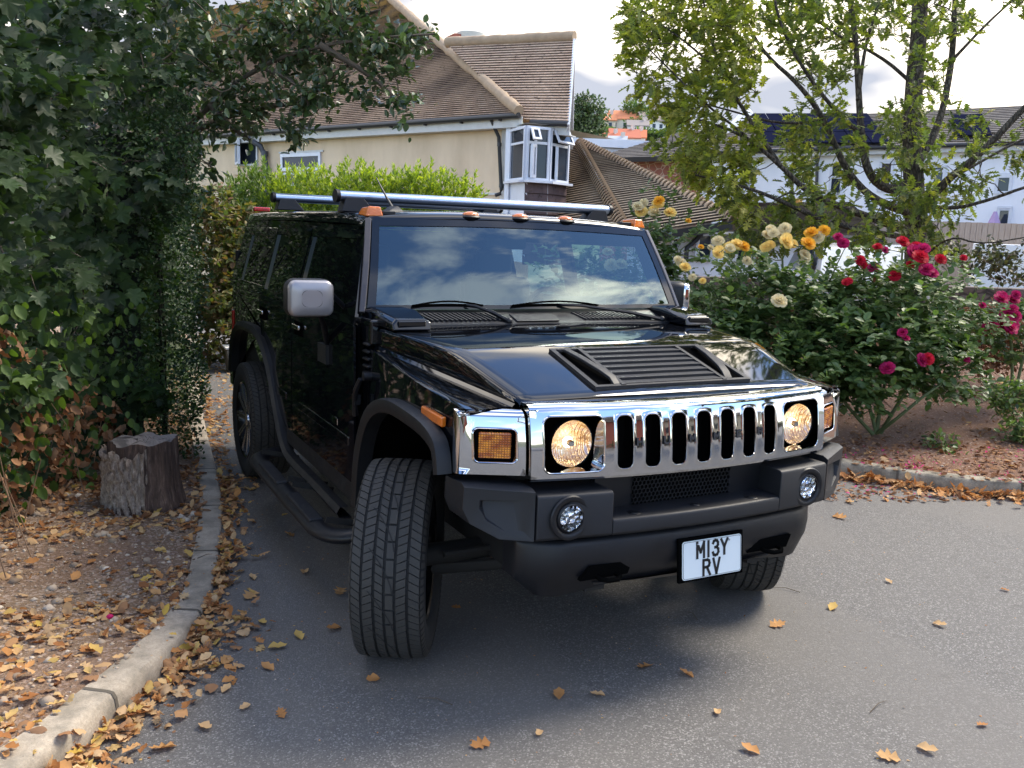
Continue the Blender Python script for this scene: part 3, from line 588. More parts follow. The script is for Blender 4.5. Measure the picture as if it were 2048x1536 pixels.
M['rubber'] = simple('tyre rubber', (.030, .028, .025), .75, bump=.3, bscale=300, var=.25); M['rubber2'] = simple('tyre groove', (.010, .010, .010), .9)
M['dark'] = simple('black void', (.003, .003, .003), .9, Specular_IOR_Level=0.0); M['under'] = simple('underbody', (.012, .011, .010), .8, var=.4); M['interior'] = simple('interior trim', (.010, .010, .011), .7); M['seat'] = simple('seat leather', (.016, .015, .015), .5)  # void black also paints the unlit depth of pockets and slots
M['dash'] = simple('dashboard', (.16, .17, .15), .75)
def m_glass(name, tint, ior=1.55, boost=1.0):
    m = MT(name); gg = m.n('ShaderNodeNewGeometry'); dt = m.n('ShaderNodeVectorMath', {0: gg.outputs['Normal'], 1: gg.outputs['Incoming']}, operation='DOT_PRODUCT').outputs['Value']
    fr = m.math('ADD', m.math('MULTIPLY', m.math('POWER', m.math('SUBTRACT', 1.0, m.math('ABSOLUTE', dt)), 5.0), 1-ior), ior)
    g = m.n('ShaderNodeBsdfGlossy', {'Color': (.78, .96, 1, 1), 'Roughness': .0}).outputs[0]; t = m.n('ShaderNodeBsdfTransparent', {'Color': (*tint, 1)}).outputs[0]
    return m.out(m.n('ShaderNodeMixShader', {0: fr, 1: t, 2: g}).outputs[0])
M['windshield'] = m_glass('windscreen glass', (.40, .54, .54), .125); M['sideglass'] = m_glass('clear side glass', (.85, .92, .90), .05); M['tint'] = simple('tinted side glass', (.003, .004, .004), .02, Specular_IOR_Level=.6)
M['lens'] = m_glass('lamp glass', (.97, .97, .97), .04)
def m_amber(name, col, em, sc=90):
    m = MT(name); co = m.co(); b = m.n('ShaderNodeTexChecker', {'Vector': co, 'Scale': float(sc)}).outputs[1]
    n = m.noise(co, 18, 3); c = m.mix(n, tuple(x*.5 for x in col), col)
    return m.out(m.pbr(c, .15, 0, m.bump(b, .5, .002), Coat_Weight=.6, Subsurface_Weight=0.0, Specular_IOR_Level=.6))
M['amber'] = m_amber('amber lens', (.85, .20, .012), 0); m = MT('ribbed amber lens'); co = m.co((1, 1, 1)); sx = m.n('ShaderNodeSeparateXYZ', {0: co}); lx = m.math('SINE', m.math('MULTIPLY', sx.outputs[0], 700.0)); lz_ = m.math('SINE', m.math('MULTIPLY', sx.outputs[2], 700.0)); ln = m.math('MAXIMUM', lx, lz_); M['amber2'] = m.out(m.pbr(m.mix(m.ramp(ln, [(.75, (0, 0, 0)), (.98, (1, 1, 1))]), m.mix(m.ramp(m.noise(m.co((1, 1, 2)), 22, 2), [(.4, (0, 0, 0)), (.65, (1, 1, 1))]), (.38, .08, .004), (.85, .30, .02)), (.10, .02, .002)), .12, 0, m.bump(ln, .6, .002), Coat_Weight=.5)); M['red'] = m_amber('red lens', (.75, .02, .01), 0)
car = empty('off_road_vehicle', (0, 0, 0), 'large black off-road vehicle with chrome grille and lit headlights parked on the drive', 'car')
def ip(v, *t): return float(np.interp(v, [a for a, _ in t], [b for _, b in t]))
zc = lambda y: ip(y, (-.70, 1.224), (-.60, 1.252), (-.40, 1.309), (-.24, 1.353), (-.16, 1.371), (-.08, 1.380), (.1, 1.390), (.45, 1.403))
xe = lambda y: ip(y, (-.65, .735), (.25, .905), (.45, .935)); yfc = lambda x: -.808+.148*x*x; ywg = lambda x: -.70+(abs(x)-.745)*.5
# ---- hood: skin with a raised centre; its edge drops into the groove beside it
P = []
for y in [-.655, -.645, -.60, -.5, -.4, -.3, -.24, -.2, -.16, -.12, -.08, 0, .1, .2, .3, .4, .432]:
    e = xe(y); row = []
    for u in np.linspace(-1, 1, 25):
        x = u*e; yy = y+.035*u*u*ip(y, (-.66, 1), (.2, 0))+(.0 if y > -.65 else .012*0)
        z = zc(y)-.010*u*u-(.006 if y < -.65 else 0)
        row.append((x, yy, z))
    row = [(row[0][0]-.012, row[0][1], row[0][2]-.014), (row[0][0]-.006, row[0][1], row[0][2]-.004)]+row+[(row[-1][0]+.006, row[-1][1], row[-1][2]-.004), (row[-1][0]+.012, row[-1][1], row[-1][2]-.014)]
    P.append(row)
P.insert(0, [(x, y+.0, z-.018) for x, y, z in P[0]])
MB().grid(P).build('hood', M['paint'], car, smooth=40)
# ---- fenders
XW = lambda y: ip(y, (-.62, .765), (.45, .958)); ZF = lambda y: ip(y, (-.62, 1.197), (.45, 1.296)); XO = lambda y: ip(y, (-.6, .958), (.45, .968)); ZO = lambda y: ip(y, (-.62, 1.190), (.45, 1.292))
FL = [(-.545, .945), (-.525, 1.02), (-.48, 1.075), (-.36, 1.112), (-.17, 1.128), (.03, 1.130), (.20, 1.100), (.35, 1.02), (.46, .88), (.52, .72), (.55, .52)]
def insetpath(FLp, d):
    out = []
    for i, p in enumerate(FLp):
        a = Vector(FLp[max(0, i-1)]); b = Vector(FLp[min(len(FLp)-1, i+1)]); t = (b-a).normalized(); out.append((p[0]+t.y*d, p[1]-t.x*d))
    return out
def crspath(P_, k=4):
    P_ = [Vector(p) for p in P_]; o = []
    for i in range(len(P_)-1):
        p0 = P_[max(i-1, 0)]; p1 = P_[i]; p2 = P_[i+1]; p3 = P_[min(i+2, len(P_)-1)]
        for j in range(k):
            t = j/k; o.append(.5*((2*p1)+(p2-p0)*t+(2*p0-5*p1+4*p2-p3)*t*t+(3*p1-p0-3*p2+p3)*t**3))
    return o+[P_[-1]]
FLs = [tuple(p) for p in crspath(FL, 3)]; FLi = insetpath(FLs, .045)
def sidepanel(pts, fx, mat, name, parent, sgn, th=.0):
    bm = bmesh.new(); vs = [bm.verts.new((fx(y, z), y, z)) for y, z in pts]; bm.faces.new(vs)
    bmesh.ops.triangulate(bm, faces=bm.faces)
    if th: bmesh.ops.solidify(bm, geom=list(bm.faces), thickness=th)
    mb = MB(); mb.v = [tuple(v.co) for v in bm.verts]; bm.verts.index_update(); mb.f = [tuple(v.index for v in f.verts) for f in bm.faces]; bm.free()
    return mb.build(name, mat, parent, smooth=30, mirror=sgn)
fxF = lambda y, z: .972+.028*min(1, max(0, (y+.585)/.5))-.030*max(0, (z-1.05)/.25)
for s in (-1, 1):
    pts = [(-.585, .95), (-.585, 1.183)]+[(y, ZO(y)-.006) for y in np.linspace(-.5, .45, 12)]+[(.50, 1.34), (.52, 1.40), (.572, 1.42), (.572, .50), (.56, .5)]+[p for p in FLi[::-1] if p[1] < 2][1:]
    sidepanel(pts, fxF, M['paint'], 'fender_side', car, s)
    P = []
    for y in np.linspace(-.60, .47, 24):
        e = xe(y)+.012; zt = zc(y)-.024; P.append([(e, y+.02*ip(y, (-.6, 1), (.2, 0)), zt), (e+(XW(y)-e)*.25, y, zt-(zt-ZF(y))*.35), (XW(y)-.012, y, ZF(y)+.012), (XW(y), y, ZF(y)), (XW(y)+.008, y, ZF(y)+.002), (XO(y)-.012, y, ZO(y)+.003), (XO(y), y, ZO(y)), (fxF(y, ZO(y)-.006)+.0, y, ZO(y)-.006)])
    MB().grid(P).build('fender_top', M['paint'], car, smooth=42, mirror=s)
    # arch flare
    def flare(path, x0, name):
        P = []; I1, I2, I3 = insetpath(path, .004), insetpath(path, .030), insetpath(path, .062)
        for i, p in enumerate(path):
            P.append([(x0-.012, *p), (x0+.030, *p), (x0+.046, *I1[i]), (x0+.052, *I2[i]), (x0+.040, *I3[i]), (x0-.03, *I3[i])])
        mb = MB(); mb.grid(P)
        for q in (P[0], P[-1]): mb.poly(q)
        return mb.build(name, M['flareplastic'], car, smooth=45, mirror=s)
    flare(FLs, .998, 'wheel_arch')
    RF = [(3.86, .70), (3.80, .92), (3.66, 1.06), (3.45, 1.13), (3.12, 1.145), (2.86, 1.14), (2.62, 1.075), (2.42, .95), (2.26, .77), (2.10, .58), (1.95, .48), (1.75, .455), (1.3, .45), (.75, .44)]
    RFs = [tuple(p) for p in crspath(RF[::-1], 3)]; flare(RFs[::-1][::1] if False else [tuple(p) for p in crspath(RF, 3)][::-1], 1.0, 'wheel_arch') if False else None
    pth = [tuple(p) for p in crspath(RF, 3)]; P = []; I2, I3 = insetpath(pth, -.030), insetpath(pth, -.062)
    for i, p in enumerate(pth): P.append([(.99, *p), (1.035, *p), (1.052, *I2[i]), (1.035, *I3[i]), (.97, *I3[i])])
    MB().grid(P).build('wheel_arch', M['flareplastic'], car, smooth=45, mirror=s)
    # body side with arch opening
    ri = insetpath(pth, -.03)
    ri = [p for p in ri if p[0] > 2.03]
    pts = [(.578, 1.40), (.578, .50), (2.0, .50)]+ri[::-1]+[(3.98, .72), (4.02, 1.38)]
    sidepanel(pts, lambda y, z: .992-.02*max(0, (y-3.4)/.6), M['paint'], 'side_panel', car, s)
    # moulding along the sill
    MB().box((.985, 1.30, .56), (.05, 1.44, .13)).build('sill', M['flareplastic'], car, mirror=s, bevel=.015)
    # wheel well liner
    for yc, r, aa in ((.0, .56, .15), (3.08, .60, 0)):
        mb = MB(); P = []
        for i in range(15):
            a = math.pi*(i*(1-aa)/14); P.append([(.40, yc+r*math.cos(a), .50+r*math.sin(a)*1.0), (.955, yc+r*math.cos(a), .50+r*math.sin(a))])
        mb.grid(P); mb.poly([(.40, yc-.40, .62), (.40, yc+.56, .5), (.40, yc+.56, 1.1), (.40, yc-.40, 1.1)]); mb.build('wheel_well', M['dark'], car, mirror=s)
    # upper side: pillars and panels of the greenhouse
    def gx(z): return 1.0-(z-1.37)*.262
    G = lambda y, z, o=0: (gx(z)+o, y, z)
    mb = MB()
    def gq(y0, y1, z0, z1, sl0=0, sl1=0): mb.hull8([G(y0, z0), G(y1, z0), G(y1+sl1, z1), G(y0+sl0, z1)], [G(y0, z0, -.04), G(y1, z0, -.04), G(y1+sl1, z1, -.04), G(y0+sl0, z1, -.04)])
    gq(.66, .80, 1.37, 1.87, .24, .20)      # A pillar
    gq(1.80, 1.90, 1.37, 1.84); gq(2.72, 2.84, 1.37, 1.84); gq(3.60, 4.00, 1.37, 1.84, 0, -.06); gq(2.84, 3.6, 1.37, 1.44); gq(2.84, 3.6, 1.78, 1.84); gq(.88, 3.94, 1.835, 1.90)
    mb.build('pillars', M['paint'], car, smooth=0, mirror=s, bevel=.006, seg=1)
    # quarter window
    MB().poly([G(2.84, 1.44, -.01), G(3.6, 1.44, -.01), G(3.6, 1.78, -.01), G(2.84, 1.78, -.01)]).build('quarter_window', M['tint'], car, smooth=0, mirror=s)
    # doors
    for (y0, y1, arch) in ((.595, 1.845, None), (1.86, 2.775, True)):
        pts = [(y0, 1.385), (y0, .60)]+([(y1, .60)] if not arch else [(2.05, .60)]+[p for p in ri[::-1] if p[1] > .66 and p[0] < y1])+[(y1, 1.385)]
        dr = sidepanel(pts, lambda y, z: 1.0+(.006 if z > .7 else 0), M['paint'], 'door', car, s, th=-.012)
        mb = MB(); a0, a1 = (y0+.10, y1-.06) if not arch else (y0+.04, y1-.06); d0 = .19 if not arch else 0
        fr = .045
        for (p, q_, r_, t_) in (((a0-fr, 1.385), (a1+fr, 1.385), (a1+fr, 1.425), (a0-fr, 1.425)), ((a0-fr, 1.42), (a0+.0, 1.42), (a0+d0, 1.83), (a0+d0-fr, 1.83)), ((a1, 1.42), (a1+fr, 1.42), (a1+fr, 1.83), (a1, 1.83)), ((a0+d0-fr, 1.80), (a1+fr, 1.80), (a1+fr, 1.845), (a0+d0-fr, 1.845))):
            mb.hull8([G(*p, .008), G(*q_, .008), G(*r_, .008), G(*t_, .008)], [G(*p, -.01), G(*q_, -.01), G(*r_, -.01), G(*t_, -.01)])
        mb.build('window_frame', M['paint'], dr, smooth=0, mirror=s)
        MB().poly([G(a0, 1.42, -.004), G(a1, 1.42, -.004), G(a1, 1.81, -.004), G(a0+d0, 1.81, -.004)]).build('window', M['tint'] if s < 0 else M['sideglass'], dr, smooth=0, mirror=s)
        mb = MB(); hy = 1.66 if not arch else 2.66; mb.box((1.014, hy, 1.262), (.014, .20, .085)); mb.build('handle_recess', M['dark'], dr, mirror=s, bevel=.01)
        MB().box((1.034, hy, 1.272), (.020, .17, .028)).build('door_handle', M['chrome'], dr, mirror=s, bevel=.009)
        MB().box((1.012, (y0+y1)/2-.05, .80), (.018, (y1-y0)*.8 if not arch else .55, .05)).build('door_trim', M['paint'], dr, mirror=s, bevel=.008)
    # badge on the front door
    MB().box((1.012, .92, .86), (.008, .10, .035)).build('badge', M['chrome'], car, mirror=s, bevel=.003)
    # rear light cluster, rear corner
    MB().box((.955, 4.02, 1.02), (.06, .05, .30)).build('tail_light', M['red'], car, mirror=s, bevel=.01)
    # side marker lamp, tilted along the fender
    R = Matrix.Rotation(math.radians(2), 3, 'X'); MB().box((.985, -.348, 1.128), (.024, .215, .042), R).build('side_marker', M['amber'], car, mirror=s, bevel=.008)
    # fender louvres
    mb = MB()
    for k in range(5): mb.box((.978, .51, 1.31-k*.035), (.020, .08, .012), Matrix.Rotation(.35, 3, 'Y'))
    mb.build('fender_louvres', M['plastic2'], car, mirror=s, bevel=.004)
    # hood latch and strap
    mb = MB(); mb.lathe([(0, .030), (.020, .028), (.021, 0), (.020, -.02)], 14, Matrix.Translation((.99, .44, 1.165))); mb.tube([(1.025, .46, 1.15), (1.035, .50, 1.09), (1.03, .53, 1.03), (1.02, .55, .96)], [.012, .014, .012, .016], 7); mb.box((1.02, .535, 1.04), (.03, .04, .05)); mb.build('hood_latch', M['plastic2'], car, mirror=s, smooth=50)
    # air scoop
    mb = MB(); a = [(.740, .285, 1.392), (.925, .295, 1.392), (.925, .30, 1.425), (.90, .32, 1.447), (.765, .315, 1.447), (.738, .29, 1.43)]
    b = [(.725, .50, 1.40), (.945, .50, 1.40), (.945, .50, 1.46), (.925, .50, 1.474), (.745, .50, 1.474), (.722, .50, 1.46)]
    c = [(.74, .66, 1.42), (.945, .66, 1.40), (.945, .66, 1.46), (.925, .66, 1.476), (.76, .66, 1.476), (.735, .66, 1.46)]
    mb.grid([a, b, c], True); mb.poly(a[::-1]); mb.poly(c); sc = mb.build('air_scoop', M['paint'], car, mirror=s, smooth=20, bevel=.010, seg=3)
    MB().box((.832, .30, 1.425), (.135, .02, .028)).build('scoop_opening', M['paint'], sc, mirror=s, bevel=.006)
    MB().box((.955, .56, 1.37), (.05, .22, .12)).build('cowl_corner', M['paint'], car, mirror=s, bevel=.012)
    # mirror
    mb = MB(); prof = []
    def rr(w, h, r, y, cx=1.175, cz=1.505, n=5):
        o = []
        for (sx, sz, a0) in ((1, 1, 0), (-1, 1, 90), (-1, -1, 180), (1, -1, 270)):
            for i in range(n+1): a = math.radians(a0+90*i/n); o.append((cx+sx*(w/2-r)+r*math.cos(a), y, cz+sz*(h/2-r)+r*math.sin(a)))
        return o
    mb.grid([rr(.10, .08, .025, .752), rr(.198, .152, .032, .754), rr(.215, .17, .036, .762), rr(.222, .178, .038, .79)], True); q = rr(.10, .08, .03, .752); mb.poly(q)
    mi = mb.build('mirror', simple('brushed mirror cover', (.30, .29, .30), .33, .55, var=.12, bump=.2, bscale=14) if s < 0 else M['chrome'], car, mirror=s, smooth=50)
    mb = MB(); mb.grid([rr(.224, .180, .05, .79), rr(.232, .188, .05, .80), rr(.232, .188, .05, .86), rr(.22, .175, .05, .885)], True); mb.poly(rr(.22, .175, .05, .885)); mb.build('mirror_housing', M['plastic2'], mi, mirror=s, smooth=50)
    if s > 0:
        for o_ in (mi, mi.children[0]): o_.data.transform(Matrix.Translation((1.07, .86, 0)) @ Matrix.Rotation(math.radians(58), 4, 'Z') @ Matrix.Translation((-1.07, -.86, 0)))
    mb = MB(); mb.tube([(1.12, .84, 1.44), (1.07, .93, 1.36), (1.02, 1.05, 1.26), (1.0, 1.08, 1.22)], .016, 8); mb.box((1.01, 1.10, 1.19), (.05, .16, .10)); mb.tube([(1.14, .84, 1.56), (1.06, .86, 1.53), (.97, .90, 1.45)], .014, 8); mb.build('mirror_arm', M['plastic2'], mi, mirror=s, smooth=50)
    # side step with two tread pads
    mb = MB(); yk = [(.90, .40, .42), (1.0, .44, .395), (1.10, .50, .37), (1.15, .60, .362), (1.165, .75, .36), (1.165, 2.0, .36), (1.155, 2.18, .36), (1.07, 2.28, .365), (.92, 2.31, .38)]
    mb.sweep(smooth([Vector(p) for p in yk], 1), [(.062*math.cos(a), .036*math.sin(a)) for a in [2*math.pi*i/16 for i in range(16)]]); st = mb.build('side_step', M['plastic2'], car, mirror=s, smooth=60)
    for y0, y1 in ((.72, 1.22), (1.45, 1.95)): MB().box((1.165, (y0+y1)/2, .395), (.075, y1-y0, .022)).build('tread_pad', M['plastic'], st, mirror=s, bevel=.01)
    for y in (.62, 1.30, 1.42, 2.1): MB().box((1.03, y, .40), (.24, .012, .03), Matrix.Rotation(-.25, 3, 'Y')).build('step_bracket', M['under'], st, mirror=s)
# ---- chrome grille
def cell(mb, x0, x1, z0, z1, hx, hz, hw, hh, r, fy, depth=.05, lip=.006, K=8, taper=.0, sh=(0, 0)):
    outer = []; hole = []
    c = [(x0, z0), (x1, z0), (x1, z1), (x0, z1)]; sg = [(-1, -1), (1, -1), (1, 1), (-1, 1)]
    for i in range(4):
        a = Vector(c[i]); b = Vector(c[(i+1) % 4])
        ca = Vector((hx+sg[i][0]*(hw/2-r), hz+sg[i][1]*(hh/2-r))); cb = Vector((hx+sg[(i+1) % 4][0]*(hw/2-r), hz+sg[(i+1) % 4][1]*(hh/2-r)))
        a0 = math.radians(225+90*i)
        for k in range(K):
            t = k/K; outer.append(a.lerp(b, t))
            if t <= .375: an = a0+math.radians(45)*(t/.375); hole.append((ca, an, 1))
            elif t < .625: f = (t-.375)/.25; hole.append((ca.lerp(cb, f), a0+math.radians(45), 1))
            else: an = a0+math.radians(45)+math.radians(45)*((t-.625)/.375); hole.append((cb, an, 1))
    def L(rr_, dy, k=0): return [(p.x+rr_*math.cos(a)+sh[0]*k, fy(p.x+rr_*math.cos(a))+dy, p.y+rr_*math.sin(a)+sh[1]*k) for p, a, _ in hole]
    P = [[(p.x, fy(p.x), p.y) for p in outer]]; q = L(r+.0075, 0)
    P.append([tuple(Vector(a).lerp(Vector(b), .5)) for a, b in zip(P[0], q)]); P[1] = [(x, fy(x), z) for x, y, z in P[1]]
    P += [q, L(r+.0055, -lip*.7), L(r+.003, -lip), L(r+.0005, -lip*.6), L(r-.001, .003), L(r-.002-taper*.5, depth*.5, .5), L(r-.003-taper, depth, 1)]
    mb.grid(P, True); return L(r-.003-taper, depth, 1)
grille = None; mb = MB(); backs = []
for k in range(-3, 4): backs.append(cell(mb, k*.122-.061, k*.122+.061, .945, 1.195, k*.122, 1.072, .067, .202, .025, yfc, .065, .002, 12))
for s in (-1, 1):
    if s > 0: backs.append(cell(mb, .427, .745, .945, 1.195, .575, 1.072, .238, .208, .030, yfc, .075, .004, 12, .008, (.026, .012)))
    else: backs.append(cell(mb, -.745, -.427, .945, 1.195, -.575, 1.072, .238, .208, .030, yfc, .075, .004, 12, .008, (-.026, .012)))
hoody = lambda x: -.655+.035*min(1, (x/.735)**2)
P = []
for x in np.linspace(-.745, .745, 41):
    f = yfc(x); h = hoody(x)-.004
    P.append([(x, f, 1.195), (x, f+.004, 1.207), (x, f+.013, 1.216), (x, f+.026, 1.2205), (x, f+.05 if f+.05 < h else h-.01, 1.2215), (x, h, 1.2225), (x, h, 1.19)])
mb.grid(P)
P = []
for x in np.linspace(-.745, .745, 41): f = yfc(x); P.append([(x, f, .945), (x, f+.004, .936), (x, f+.05, .934)])
mb.grid(P)
for s in (-1, 1):
    f = yfc(.745); mb.poly([(s*.745, f, .945), (s*.745, f, 1.195), (s*.745, f+.026, 1.2205), (s*.745, f+.10, 1.2215), (s*.745, f+.10, .94)])
lean = lambda v: [(x, y+(.55*max(0, min(z, 1.197)-.965)**2 if y < -.672+.03*abs(x) or z < 1.19 else 0), z) for x, y, z in v]
mb.v = lean(mb.v); grille = mb.build('grille', M['chrome'], car, smooth=38)
mb = MB()
for q in backs[:7]: mb.poly(q)
mb.box((0, -.69, 1.07), (.85, .02, .24)); mb.build('grille_backing', M['dark'], grille, smooth=0)
# letters between the slots
def glyph(ch):
    if ch == 'H': return [[(0, 0), (0, 1)], [(.8, 0), (.8, 1)], [(0, .5), (.8, .5)]]
    if ch == 'U': return [[(0, 1), (0, .25), (.15, 0), (.65, 0), (.8, .25), (.8, 1)]]
    if ch == 'M': return [[(0, 0), (0, 1), (.42, .35), (.84, 1), (.84, 0)]]
    if ch == 'E': return [[(.75, 0), (0, 0), (0, 1), (.75, 1)], [(0, .5), (.65, .5)]]
    if ch == 'R': return [[(0, 0), (0, 1), (.5, 1), (.68, .93), (.75, .77), (.68, .6), (.5, .52), (0, .52)], [(.42, .52), (.8, 0)]]
    if ch == 'Y': return [[(0, 1), (.4, .48), (.8, 1)], [(.4, .5), (.4, 0)]]
    if ch == 'V': return [[(0, 1), (.38, 0), (.76, 1)]]
    if ch == '1': return [[(.2, 0), (.2, 1)]]
    if ch == '3': return [[(.02, .82), (.12, .95), (.3, 1), (.52, .96), (.64, .84), (.64, .68), (.5, .55), (.28, .53)], [(.5, .53), (.68, .4), (.7, .2), (.55, .04), (.32, 0), (.1, .05), (0, .2)]]
def stroke(mb, path, w, fn, th):
    path = [Vector(p) for p in path]
    for a, b in zip(path, path[1:]):
        d = (b-a).normalized(); n = Vector((-d.y, d.x))*w/2; e = d*w*.42; q = [a-e-n, b+e-n, b+e+n, a-e+n]
        mb.hull8([fn(p.x, p.y, 0) for p in q], [fn(p.x, p.y, th) for p in q])
mlet = simple('dark grey letters', (.02, .02, .024), .6)
for i, ch in enumerate('HUMMER'):
    mb = MB(); cx = -.305+.122*i; cz = 1.072
    for st_ in glyph(ch): stroke(mb, [(x*.028, z*.026) for x, z in st_], .0075, lambda x, z, t: (cx-.0115+x, yfc(cx)-.004-t+.55*(cz-.013+z-.965)**2, cz-.013+z), .002)
    mb.build('letter', mlet, grille, smooth=0)
# ---- headlamps
m = MT('lit reflector'); co = m.co(); wv = m.n('ShaderNodeTexWave', {'Vector': co, 'Scale': 26.0, 'Distortion': 2.0}).outputs[0]; nn = m.noise(co, 26, 3, .6)
s3 = m.n('ShaderNodeSeparateXYZ', {0: co}); dx = m.math('SUBTRACT', m.math('ABSOLUTE', s3.outputs[0]), .573); dz = m.math('SUBTRACT', s3.outputs[2], 1.07)
rr0 = m.math('SQRT', m.math('ADD', m.math('MULTIPLY', dx, dx), m.math('MULTIPLY', dz, dz))); an0 = m.math('ARCTAN2', dz, dx); fl0 = m.math('SINE', m.math('MULTIPLY', an0, 15.0))
kk0 = m.math('ADD', m.math('ADD', m.math('MULTIPLY', rr0, 8.5), m.math('MULTIPLY', fl0, .10)), m.math('MULTIPLY', m.math('SUBTRACT', nn, .5), 1.5))
ec = m.ramp(kk0, [(.08, (1.0, .90, .66)), (.28, (1.0, .62, .25)), (.50, (.85, .40, .11)), (.72, (.38, .15, .035)), (.9, (.75, .42, .16))])  # bulb light on the bowl painted as emission, palest at its centre
e = m.n('ShaderNodeEmission', {'Color': ec, 'Strength': .46}).outputs[0]; g = m.n('ShaderNodeBsdfGlossy', {'Color': (.70, .66, .60, 1), 'Roughness': .08, 'Normal': m.bump(m.math('ADD', wv, nn), .7, .01)}).outputs[0]
zz_ = m.n('ShaderNodeSeparateXYZ', {0: co}).outputs[2]; gm = m.n('ShaderNodeMapRange', {0: zz_, 1: 1.00, 2: 1.09, 3: .80, 4: .42}).outputs[0]; M['reflector'] = m.out(m.n('ShaderNodeMixShader', {0: gm, 1: e, 2: g}).outputs[0])
m = MT('bulb'); M['bulb'] = m.out(m.n('ShaderNodeEmission', {'Color': (1, .80, .50, 1), 'Strength': 6.0}).outputs[0])
m = MT('clear reflector'); vv = m.n('ShaderNodeTexVoronoi', {'Vector': m.co(), 'Scale': 45.0}); M['fogref'] = m.out(m.pbr(m.mix(m.ramp(m.noise(m.co(), 28, 2), [(.4, (0, 0, 0)), (.6, (1, 1, 1))]), (.18, .20, .23), (.78, .80, .84)), .08, 1, m.bump(vv.outputs['Distance'], 1.0, .03)))
def MY(c): return Matrix.Translation(c) @ Matrix.Rotation(math.pi/2, 4, 'Z')      # local x -> y (pointing rearwards)
for s in (-1, 1):
    c = (s*.573, -.715, 1.070)
    mb = MB(); mb.box((s*.575, -.625, 1.072), (.30, .03, .24)); mb.lathe([(.097, -.006), (.096, -.016), (.092, -.016), (.090, .03)], 40, MY(c)); hl = mb.build('headlight', M['dark'], car, smooth=40)
    MB().lathe([(.090, -.008), (.078, .016), (.055, .034), (.025, .045), (0, .047)], 36, MY(c)).build('reflector', M['reflector'], hl, smooth=60)
    mb = MB(); mb.lathe([(0, -.012), (.012, -.010), (.014, .0), (.013, .04)], 14, MY(c)); mb.build('bulb_shield', M['chrome'], hl, smooth=60)
    MB().lathe([(.017, .012), (.021, .016), (.021, .024), (.016, .03)], 14, MY(c)).build('bulb', M['bulb'], hl, smooth=60)
    MB().lathe([(0, -.032), (.04, -.030), (.07, -.025), (.092, -.014)], 36, MY(c)).build('lens', M['lens'], hl, smooth=60)
    # chrome outer panel with indicator
    mb = MB(); xa, xb = .752, .975; fy = lambda x: ywg(x)
    K = cell(mb, xa, xb, .953, 1.170, .855, 1.064, .142, .122, .018, fy, .022, .006, 8)
    P = []
    for x in np.linspace(xa, xb, 12): f = ywg(x); P.append([(x, f, 1.170), (x, f+.004, 1.182), (x, f+.013, 1.191), (x, f+.03, 1.1955), (x, max(f+.04, -.597), 1.197), (x, -.590, 1.197)])
    mb.grid(P); P = []
    f = ywg(xb)
    for z, d in ((.953, 0), (1.170, 0), (1.182, .004), (1.191, .013), (1.1955, .03)): P.append([(xb, f+d, z), (xb+.006, f+.008+d, z), (xb+.009, f+.028+d*.4, z), (xb+.008, f+.045, z)])
    mb.grid(P); mb.poly([(xa, ywg(xa), .953), (xb, ywg(xb), .953), (xb, ywg(xb)+.05, .95), (xa, ywg(xa)+.05, .95)]); mb.poly([(xa, ywg(xa), .953), (xa, ywg(xa), 1.17), (xa, ywg(xa)+.03, 1.195), (xa, ywg(xa)+.1, .953)])
    mb.v = [(x, y+(.55*max(0, min(z, 1.197)-.965)**2 if y < -.592 else 0), z) for x, y, z in mb.v]; wg = mb.build('headlight_surround', M['chrome'], car, smooth=38, mirror=s)
    R = Matrix.Rotation(math.atan(.5), 3, 'Z')
    t = MB().box((.855, ywg(.855)+.034, 1.064), (.155, .03, .13), R).build('turn_signal', M['dark'], car, mirror=s)
    MB().box((.852, ywg(.852)+.016, 1.064), (.122, .022, .100), R).build('lens', M['amber2'], t, mirror=s, bevel=.006)
# ---- hood vent
Vz = lambda y: zc(y)+.004
def vp(x, y, h=0): return (x, y+.012*(x/.4)**2, Vz(y)+h-.003*(x/.4)**2)
yr, yf_ = -.238, -.616
mb = MB()
def bar(pts_in, pts_out, h):      # frame strip
    mb.hull8([vp(*p, 0) for p in (pts_in[0], pts_in[1], pts_out[1], pts_out[0])], [vp(*p, h) for p in (pts_in[0], pts_in[1], pts_out[1], pts_out[0])])
W = .403
for a, b, c, d in (((-W, yr), (W, yr), (W-.02, yr-.014), (-W+.02, yr-.014)), ((-W+.02, yf_+.016), (W-.02, yf_+.016), (W-.004, yf_), (-W+.004, yf_)), ((-W, yr), (-W+.022, yr-.014), (-W+.024, yf_+.016), (-W+.004, yf_)), ((W, yr), (W-.022, yr-.014), (W-.024, yf_+.016), (W-.004, yf_)),
                   ((-.272, yr-.01), (-.252, yr-.01), (-.252, yf_+.01), (-.272, yf_+.01)), ((.272, yr-.01), (.252, yr-.01), (.252, yf_+.01), (.272, yf_+.01))):
    mb.hull8([vp(*p, -.006) for p in (a, b, c, d)], [vp(*p, .012) for p in (a, b, c, d)])
vent = mb.build('hood_vent', M['plastic'], car, smooth=0, bevel=.003, seg=2)
mb = MB(); NS = 7; y0_, y1_ = yr-.014, yf_+.016
for i in range(NS):
    a = y0_+(y1_-y0_)*i/NS; b = y0_+(y1_-y0_)*(i+.93)/NS
    mb.hull8([vp(-.255, a, .0), vp(.255, a, .0), vp(.255, b, .0), vp(-.255, b, .0)], [vp(-.255, a, .002), vp(.255, a, .002), vp(.255, b, .012), vp(-.255, b, .012)])
mb.build('vent_slats', M['plastic'], vent, smooth=0, bevel=.002, seg=1)
